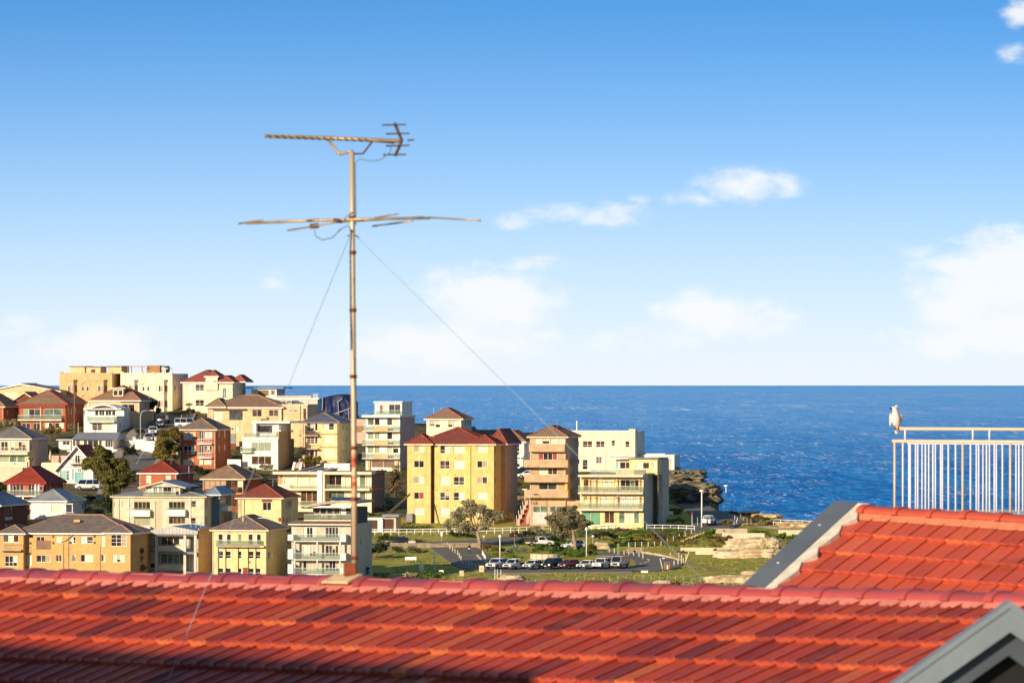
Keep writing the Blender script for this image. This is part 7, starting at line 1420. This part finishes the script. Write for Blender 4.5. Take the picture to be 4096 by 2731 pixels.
def hatch():
    o = gp(2004, 2318); root = empty('stair_hatch', o, R(5)); tag(root, 'timber stair gate with three pale posts on the cliff edge', 'gate')
    for k in range(4): mb = MB(); mb.box(-.5 + k * .26, -.28 + k * .26, -.05, .02, 0, .72); mb.build('board', 'dark_timber', root)
    for x, z in ((-.95, 1.75), (-.55, 1.7), (.0, 1.65)): mb = MB(); mb.tube([(x, .3, -.2), (x, .3, z)], .05, 6); mb.build('post', 'white_trim', root)
    mb = MB(); mb.box(.55, .68, -.15, .1, -.1, .85); mb.build('end_post', 'pale_concrete', root)
hatch()
def planter():
    Y = G(2236); o = pt(2181, 2236, Y); k = Y / F; root = empty('planter_wall', o); tag(root, 'curved concrete planter wall in front of the garden bed', 'planter'); w = 60 * k; h = 21 * k; n = 22
    for i in range(n):
        a0, a1 = math.pi + math.pi * i / n, math.pi + math.pi * (i + 1) / n; P = []
        for a, s in ((a0, 1), (a1, 1), (a1, .9), (a0, .9)): P.append((math.cos(a) * w * s, math.sin(a) * 2.0 * s + 1.6))
        mb = MB(); mb.hexa([(x, y, -.3) for x, y in P] + [(x, y, h) for x, y in P]); mb.build('block', 'pale_concrete' if i % 3 else 'concrete', root)
    mb = MB(); mb.poly([(math.cos(math.pi + math.pi * i / 16) * w * .9, math.sin(math.pi + math.pi * i / 16) * 1.8 + 1.6, h - .15) for i in range(17)]); mb.build('soil', 'dirt', root)
planter()
def steps():
    b = Bld('brick_steps', 'red brick garden steps with white railings climbing beside the tan tower', 2066, 2117, 2100, 12, 'terracotta_step', cat='steps'); n = 20
    for i in range(n): y = lerp(2098, 2000, (i + 1) / n); mb = MB(); mb.box(b.u(2080), b.u(2113), i * .55, (i + 1) * .55 - .01, -1, b.w(y)); mb.build('step', 'terracotta_step', b.root)
    for i in range(5): y = lerp(2075, 2005, i / 4); mb = MB(); mb.box(b.u(2066), b.u(2079), i * 2.2, (i + 1) * 2.2 - .02, -1, b.w(y)); mb.build('side_pier', 'pink_wall', b.root); mb = MB(); mb.tube([(b.u(2066), i * 2.2, b.w(y)), (b.u(2066), i * 2.2, b.w(y - 16))], .05, 6); mb.build('rail_post', 'white_trim', b.root)
    for i in range(8): mb = MB(); x = lerp(2079, 2117, i / 7); mb.tube([(b.u(x), 11.5, b.w(2008)), (b.u(x), 11.5, b.w(1984))], .03, 5); mb.build('baluster', 'white_trim', b.root)
    mb = MB(); mb.tube([(b.u(2079), 11.5, b.w(1984)), (b.u(2117), 11.5, b.w(1984))], .045, 5); mb.build('handrail', 'white_trim', b.root)
    for i in range(7): mb = MB(); mb.box(b.u(2104 - i), b.u(2114), .3 + i * .8, .9 + i * .8, -1, b.w(2064 - i * 5)); mb.build('side_step', 'pink_wall', b.root)
steps()
def stone_steps():
    b = Bld('stone_steps', 'pale stone steps climbing the bank to the white rail', 2715, 2790, 2168, 10, 'sandstone', cat='steps')
    for i in range(12): mb = MB(); x = 2722 + i * 5.2; mb.box(b.u(x), b.u(x + 14), i * 1.9, i * 1.9 + 1.7, -.6, b.w(2160 - i * 3.3)); mb.build('step', 'sandstone', b.root)
stone_steps()
def gap_fill():
    b = Bld('garden_wall', 'white garden walls and gate piers along the footpath of the climbing street', 492, 545, 1790, .4, 'white', cat='wall', rot=60)
    for k in range(5): mb = MB(); mb.box(k * 5, k * 5 + 4.6, 0, .35, -1.5, 1.5 + .3 * (k % 2)); mb.build('wall_panel', 'white', b.root); mb = MB(); mb.box(k * 5 - .25, k * 5 + .15, -.1, .45, -1.5, 2.3); mb.build('pier', 'white', b.root)
gap_fill()
def umbrella():
    o = gp(201, 1852); o = pt(201, 1850, 1110); root = empty('folded_umbrella', o); tag(root, 'folded cream patio umbrella on the terrace left of the white cottage', 'umbrella'); mb = MB(); mb.tube([(0, 0, -.4), (0, 0, 2.3)], .04, 6); mb.build('pole', 'timber', root); mb = MB(); mb.lathe([(.2, .5), (.26, 1.0), (.2, 1.7), (.05, 2.4)], 8); mb.build('canopy', 'pale_concrete', root, True)
umbrella()
# ------------------------------------------------------------------ vehicles
def carpaint(key, hexc, rough=.25):
    mt, nt, N, L, b = nodes(key); b.inputs['Base Color'].default_value = srgb(hexc); b.inputs['Roughness'].default_value = rough; b.inputs['Coat Weight'].default_value = .6; b.inputs['Coat Roughness'].default_value = .06
    n = tex_noise(N, L, geo_pos(N), 1.5, 4); L.new(mixc(N, L, maprange(N, L, n, .4, .7), scl(srgb(hexc), .86), srgb(hexc)), b.inputs['Base Color']); MATS[key] = mt
carpaint('car_white', '#e6e2da'); carpaint('car_silver', '#b9b6b0'); carpaint('car_black', '#1a1b1e'); carpaint('car_red', '#7d1c1c'); carpaint('car_navy', '#20232c'); carpaint('car_grey', '#6b6d70')
glassm('car_glass', '#1d2226', .04, .8); paint('tyre', '#1f1e1d', rough=.9, streak=False); paint('alloy', '#a9a9a8', rough=.35, metal=.5, streak=False); paint('lamp_clear', '#dfe3e6', rough=.1, streak=False, spec=.7); paint('lamp_red', '#b3221c', rough=.2, streak=False); paint('plate_yellow', '#e0b93a', streak=False); paint('plate_white', '#dddad0', streak=False)
SPEC = {  # length, width, height, bonnet height, belt height, x of: bonnet/windscreen base, screen top, roof end, tail glass base  (0 = front)
    'suv': (4.75, 1.92, 1.74, 1.05, 1.12, 1.30, 1.95, 4.25, 4.62), 'hatch': (4.0, 1.70, 1.52, .92, 1.00, .95, 1.85, 3.55, 3.92), 'sport': (4.35, 1.80, 1.42, .88, .96, 1.25, 2.05, 3.45, 4.15), 'sedan': (4.4, 1.76, 1.46, .9, .97, 1.2, 1.95, 3.3, 3.9),
    'van': (4.75, 1.72, 2.0, 1.05, 1.12, .35, .95, 4.60, 4.72), 'jeep': (4.6, 1.82, 1.72, 1.12, 1.16, 1.45, 1.8, 4.5, 4.58), 'ute': (5.1, 1.82, 1.78, 1.08, 1.14, 1.35, 2.0, 3.25, 3.5), 'tray': (4.9, 1.72, 1.68, 1.0, 1.08, 1.1, 1.75, 2.6, 2.75)}
def car(kind, label, px, py, heading, colour, Y=None, z=None, plate='plate_white', group=None, name='parked_car', rack=False):
    Ln, W, H, bh, belt, xb, xs, xr, xt = SPEC[kind]; Y = Y or G(py); o = pt(px, py, Y); o.z = zg(o.x, o.y) + .22 if z is None else z; root = empty(name, o, heading); tag(root, label, 'car' if kind not in ('van', 'ute', 'tray') else ('van' if kind == 'van' else 'pickup'), group)
    X = lambda x: Ln / 2 - x          # local +x is forward
    body_end = Ln
    prof = [(X(0.05), .34), (X(0), .55), (X(.04), bh * .78), (X(.25), bh * .92), (X(xb), bh), (X(xb + .15), belt)]
    if kind == 'tray': prof += [(X(2.8), belt), (X(2.8), .72), (X(Ln), .72), (X(Ln), .5)]
    elif kind == 'ute': prof += [(X(3.6), belt), (X(3.65), belt - .02), (X(Ln - .03), belt - .04), (X(Ln), .6), (X(Ln - .02), .42)]
    else: prof += [(X(xt), belt + .02), (X(Ln - .06), belt * .92), (X(Ln), .62), (X(Ln - .05), .36)]
    bm = bmesh.new(); vs0 = [bm.verts.new((x, -W / 2, z_)) for x, z_ in prof]; vs1 = [bm.verts.new((x, W / 2, z_)) for x, z_ in prof]; k = len(prof); bm.faces.new(vs0); bm.faces.new(vs1[::-1])
    for i in range(k): bm.faces.new((vs0[i], vs0[(i + 1) % k], vs1[(i + 1) % k], vs1[i]))
    bmesh.ops.recalc_face_normals(bm, faces=bm.faces); bmesh.ops.bevel(bm, geom=[e for e in bm.edges], offset=.055, segments=2, affect='EDGES', profile=.6, clamp_overlap=True)
    for v in bm.verts:    # plan taper at the nose and tail, tumblehome
        t = abs(v.co.x) / (Ln / 2); v.co.y *= 1 - .10 * max(0, t - .72) / .28 - .05 * max(0, v.co.z - .6)
    me = bpy.data.meshes.new('body'); bm.to_mesh(me); bm.free(); me.materials.append(M(colour)); me.polygons.foreach_set('use_smooth', [True] * len(me.polygons)); body = bpy.data.objects.new('body', me); COL.objects.link(body); body.parent = root
    # cabin: glass hull, painted roof and pillars
    zb, zt = belt - .04, H - .07; wb, wt = W / 2 * .93, W / 2 * (.80 if kind != 'van' else .88)
    base = [(X(xb + .05), zb), (X(xt), zb)]; top = [(X(xs), zt), (X(xr), zt)]
    P = [(base[0][0], -wb, zb), (base[0][0], wb, zb), (base[1][0], wb, zb), (base[1][0], -wb, zb), (top[0][0], -wt, zt), (top[0][0], wt, zt), (top[1][0], wt, zt), (top[1][0], -wt, zt)]
    mb = MB(); mb.hexa(P); mb.build('windows', 'car_glass', root)
    bm = bmesh.new(); e = .04; q = [(top[0][0] + .04, -wt - .02), (top[0][0] + .04, wt + .02), (top[1][0] - .03, wt + .02), (top[1][0] - .03, -wt - .02)]
    mb = MB(); mb.hexa([(x, y, zt - .02) for x, y in q] + [(x * .94, y * .9, H) for x, y in q]); mb.build('roof', colour, root, True)
    V = [Vector(p) for p in P]; mb = MB()
    for a, b in ((0, 4), (1, 5), (2, 6), (3, 7)): mb.tube([tuple(V[a] * 1.0), tuple(V[b])], .05, 5)
    for f in ((.42,) if kind in ('ute', 'tray', 'sport') else (.38, .70)):
        for s in (0, 1):
            a = V[0].lerp(V[3], f) if s == 0 else V[1].lerp(V[2], f); b = V[4].lerp(V[7], f) if s == 0 else V[5].lerp(V[6], f)
            if kind != 'tray': mb.tube([tuple(a), tuple(b)], .045, 5)
    mb.build('pillars', colour, root)
    if kind == 'van': pass
    r = .33 if kind not in ('suv', 'jeep', 'ute') else .37
    for fx in (.85, Ln - .95 if kind != 'van' else Ln - 1.15):
        for s in (-1, 1):
            mb = MB(); yc = s * (W / 2 - .09); n = 16
            ring = [(X(fx) + math.cos(2 * math.pi * i / n) * r, r + math.sin(2 * math.pi * i / n) * r) for i in range(n)]; mb.prism([(a, c) for a, c in ring], 1, yc - .11, yc + .11); wl = mb.build('wheel', 'tyre', root)
            mb = MB(); ring = [(X(fx) + math.cos(2 * math.pi * i / n) * r * .64, r + math.sin(2 * math.pi * i / n) * r * .64) for i in range(n)]; mb.prism(ring, 1, yc + s * .1, yc + s * .125); mb.build('rim', 'alloy', wl)
            mb = MB(); rr = r * 1.16; arch = [(X(fx) + math.cos(math.pi * i / 10) * rr, r + math.sin(math.pi * i / 10) * rr) for i in range(11)]; mb.prism(arch, 1, s * (W / 2 - .04), s * (W / 2 + .004)); mb.build('wheel_arch', 'tyre', root)
    for s in (-1, 1):
        mb = MB(); y = s * (W / 2 - .30); mb.hexa([(X(.12), y - .2, bh * .66), (X(-.02), y - .17, bh * .66), (X(-.02), y + .17, bh * .66), (X(.12), y + .2, bh * .66), (X(.22), y - .2, bh * .84), (X(.03), y - .17, bh * .82), (X(.03), y + .17, bh * .82), (X(.22), y + .2, bh * .84)]); mb.build('headlight', 'lamp_clear', root)
        mb = MB(); y = s * (W / 2 - .16); zt_ = .95 if kind != 'sedan' else .8; mb.box(X(Ln) - .02, X(Ln) + .06, y - .09, y + .09, zt_ - .28, zt_); mb.build('tail_light', 'lamp_red', root)
        mb = MB(); mb.box(X(xb + .45), X(xb + .3), s * (W / 2 + .02) - .09, s * (W / 2 + .02) + .09, belt, belt + .15); mb.build('mirror', colour, root)
    mb = MB(); mb.box(X(.03), X(-.03), -.42, .42, bh * .55, bh * .78); mb.build('grille', 'tyre', root); mb = MB(); mb.box(X(.02), X(-.04), -W * .4, W * .4, .34, .46); mb.build('bumper_intake', 'tyre', root); mb = MB(); mb.box(X(-.02), X(-.05), -.2, .2, .46, .57); mb.build('number_plate', plate, root); mb = MB(); mb.box(X(Ln + .04), X(Ln), -.2, .2, .62, .73); mb.build('number_plate', plate, root)
    if kind == 'tray':
        mb = MB(); mb.box(X(Ln + .1), X(2.85), -W / 2, W / 2, .74, .80)
        for s in (-1, 1): mb.box(X(Ln + .1), X(2.85), s * W / 2 - .02, s * W / 2 + .02, .8, 1.08)
        mb.build('tray', 'dark_timber', root); mb = MB(); mb.tube([(X(2.95), -W / 2 + .1, .8), (X(2.95), -W / 2 + .1, 1.75), (X(2.95), W / 2 - .1, 1.75), (X(2.95), W / 2 - .1, .8)], .04, 6); mb.build('ladder_rack', 'steel', root)
    if kind == 'ute':
        mb = MB(); mb.box(X(Ln - .12), X(3.7), -W / 2 + .15, W / 2 - .15, belt - .03, belt - .02); mb.build('tray_liner', 'tyre', root); mb = MB()
        for zz in (belt + .05, belt + .3, belt + .5): mb.tube([(X(3.75), -W / 2 + .12, zz), (X(3.75), W / 2 - .12, zz)], .035, 6)
        for s in (-1, 1): mb.tube([(X(3.75), s * (W / 2 - .12), belt - .05), (X(3.75), s * (W / 2 - .12), belt + .5)], .035, 6)
        mb.build('sports_bar', 'steel', root)
    if kind == 'jeep':
        for i in range(7): mb = MB(); y = -.33 + i * .11; mb.box(X(-.035), X(-.06), y - .032, y + .032, bh * .58, bh * .8); mb.build('grille_bar', colour, root)
    if kind in ('suv', 'jeep') or rack:
        for s in (-1, 1): mb = MB(); mb.tube([(X(xs + .2), s * wt * .86, H + .04), (X(xr - .1), s * wt * .86, H + .04)], .025, 5); mb.build('roof_rail', 'steel', root)
    return root
def hd(beta): b = R(beta); return math.atan2(-math.cos(b), -math.sin(b))
GP = 'cars in the headland car park'
car('suv', 'white SUV, first in the row beside the orange board', 1989, 2279, hd(30), 'car_white', group=GP); car('tray', 'white single-cab pickup with a timber tray in the parked row', 2058, 2280, hd(33), 'car_white', group=GP, plate='plate_yellow'); car('hatch', 'small white hatchback right of the tray pickup', 2130, 2280, hd(32), 'car_white', group=GP); car('suv', 'black SUV in the middle of the parked row', 2208, 2279, hd(28), 'car_black', group=GP)
car('hatch', 'dark red hatchback between the black SUV and a white coupe', 2275, 2279, hd(38), 'car_red', group=GP); car('sport', 'low white hatch with a raked roof left of the boxy jeep', 2349, 2279, hd(34), 'car_white', group=GP); car('jeep', 'boxy white four-wheel drive with a slotted grille', 2408, 2278, hd(26), 'car_white', group=GP); car('van', 'silver passenger van at the right end of the parked row', 2480, 2276, hd(22), 'car_silver', group=GP, plate='plate_yellow')
def along(p0, p1): a, b = gp(*p0), gp(*p1); return math.atan2(b.y - a.y, b.x - a.x)
car('ute', 'white twin-cab pickup driving away past the tall lamp', 2836, 2104, along((2800, 2112), (2868, 2080)), 'car_white', name='pickup_truck'); car('sedan', 'dark sedan in the shade below the rail fence', 1597, 2184, math.pi - .05, 'car_navy'); car('tray', 'white pickup parked behind the agaves', 2158, 2188, .15, 'car_white'); car('hatch', 'white hatchback half hidden by the leaning coast tree', 2292, 2200, math.pi + .4, 'car_white')
S0 = along((545, 1860), (585, 1790)); 
car('hatch', 'red hatchback parked nose down on the climbing street', 577, 1799, S0 + math.pi, 'car_red'); car('suv', 'pale silver SUV behind the red hatchback on the street', 597, 1770, S0 + math.pi, 'car_silver'); car('suv', 'white wagon with roof bars farther up the climbing street', 613, 1742, S0 + math.pi, 'car_white'); car('sedan', 'dark sedan near the top of the climbing street', 640, 1712, S0 + math.pi, 'car_grey'); car('van', 'white van crossing the top of the street', 742, 1700, 0.05, 'car_white', name='van', Y=1214); car('suv', 'dark four-wheel drive parked in the shade at the street top', 655, 1697, 1.4, 'car_black')
car('van', 'white people mover under the big olive tree', 350, 1962, math.pi, 'car_white'); car('suv', 'black four-wheel drive in front of the narrow white house', 2092, 1906, math.pi, 'car_black'); car('hatch', 'white car beside the black four-wheel drive at the narrow white house', 2108, 1916, math.pi, 'car_white'); car('sedan', 'grey car behind the corner of the mustard flats', 2048, 1902, math.pi, 'car_silver')
# ------------------------------------------------------------------ walker
paint('cloth_black', '#221f20', streak=False); paint('skin', '#b98a6c', streak=False); paint('hair', '#1d1714', streak=False)
def person():
    o = gp(1877, 2216); root = empty('person', o, R(-20)); tag(root, 'person in dark clothes with a pale top at the waist walking on the driveway', 'person')
    J = {'pel': (0, 0, .92), 'spn': (0, -.01, 1.15), 'chs': (0, 0, 1.36), 'nck': (0, -.01, 1.48), 'hd0': (0, -.02, 1.56), 'hd1': (0, -.02, 1.70), 'shL': (-.17, 0, 1.40), 'elL': (-.25, .03, 1.14), 'wrL': (-.22, -.12, .94), 'shR': (.17, 0, 1.40), 'elR': (.25, .04, 1.14), 'wrR': (.24, -.05, .92),
         'hpL': (-.1, 0, .90), 'knL': (-.15, -.12, .50), 'anL': (-.19, .0, .09), 'toL': (-.20, -.16, .04), 'hpR': (.1, 0, .90), 'knR': (.14, .06, .50), 'anR': (.18, .28, .12), 'toR': (.19, .14, .04)}
    E = [('pel', 'spn'), ('spn', 'chs'), ('chs', 'nck'), ('nck', 'hd0'), ('hd0', 'hd1'), ('chs', 'shL'), ('shL', 'elL'), ('elL', 'wrL'), ('chs', 'shR'), ('shR', 'elR'), ('elR', 'wrR'), ('pel', 'hpL'), ('hpL', 'knL'), ('knL', 'anL'), ('anL', 'toL'), ('pel', 'hpR'), ('hpR', 'knR'), ('knR', 'anR'), ('anR', 'toR')]
    rad = {'pel': .14, 'spn': .125, 'chs': .145, 'nck': .055, 'hd0': .085, 'hd1': .085, 'sh': .07, 'el': .05, 'wr': .035, 'hp': .10, 'kn': .065, 'an': .045, 'to': .04}
    K = list(J); me = bpy.data.meshes.new('body'); me.from_pydata([J[k] for k in K], [(K.index(a), K.index(b)) for a, b in E], []); me.materials.append(M('cloth_black')); b = bpy.data.objects.new('body', me); COL.objects.link(b); b.parent = root
    md = b.modifiers.new('skin', 'SKIN'); md.use_smooth_shade = True
    for i, k in enumerate(K): sv = me.skin_vertices[0].data[i]; r = rad.get(k, rad.get(k[:2], .05)); sv.radius = (r, r); sv.use_root = (k == 'pel')
    sb = b.modifiers.new('sub', 'SUBSURF'); sb.levels = 1; sb.render_levels = 2
    mb = MB(); mb.lathe([(.165, .86), (.17, .95), (.155, 1.04)], 12); mb.build('waist_top', 'white_trim', root, True)
    mb = MB(); mb.lathe([(.05, 1.42), (.11, 1.5), (.115, 1.62), (.09, 1.74), (.02, 1.79)], 10, (0, .02, 0)); mb.build('hair', 'hair', root, True)
    mb = MB(); mb.lathe([(.04, 1.52), (.075, 1.58), (.08, 1.66), (.05, 1.72)], 10, (0, -.06, 0)); mb.build('face', 'skin', root, True)
    for s in (-1, 1):
        w = Vector(J['wrL' if s < 0 else 'wrR']); mb = MB(); mb.tube([tuple(w), tuple(w + Vector((0, -.01, -.08)))], [.03, .036], 6)
        for f, l in ((-.024, .07), (-.008, .085), (.008, .08), (.022, .06)): mb.tube([tuple(w + Vector((f, -.01, -.07))), tuple(w + Vector((f, -.02, -.07 - l)))], [.010, .008], 5)
        mb.tube([tuple(w + Vector((-s * .03, -.01, -.03))), tuple(w + Vector((-s * .05, -.03, -.09)))], [.011, .009], 5); mb.build('hand', 'skin', root, True)
person()
# ------------------------------------------------------------------ unseen block, added out of view to the left to shade the foreground roof
def blocker():
    s = -_d; t = 15.0
    a, b = FR1.P(FR1.pxi(-900, 2.55), 2.55) + s * t, FR1.P(FR1.pxi(2150, 2.75), 2.75) + s * t; u = (b - a).normalized(); uh = Vector((u.x, u.y, 0)).normalized(); back = Vector((-uh.y, uh.x, 0)); back = -back if back.dot(s) < 0 else back
    root = empty('unseen_blocker', (a.x, a.y, 40.0), math.atan2(uh.y, uh.x)); tag(root, 'brick neighbour, unseen, added beyond the left edge to shade the long roof', 'house'); L_ = (b - a).length; sg = 1 if back.dot(Vector((-uh.y, uh.x, 0))) > 0 else -1
    y0, y1 = (0, 7) if sg > 0 else (-7, 0); H = (a.z + b.z) / 2 - 40
    mb = MB(); mb.box(0, L_, y0, y1, -1, H - .25); mb.build('wall', 'brick_brown', root); mb = MB(); mb.box(-.3, L_ + .0, y0 - .0, y1 + .3, H - .248, H); mb.build('roof_slab', 'roof_felt', root)
    for k in range(3): mb = MB(); mb.box(L_ * (.15 + .3 * k), L_ * (.15 + .3 * k) + 1.1, (y1 + .002 if sg < 0 else y0 - .04), (y1 + .04 if sg < 0 else y0 - .002), 2, 3.4); mb.build('window', 'glass', root)
blocker()
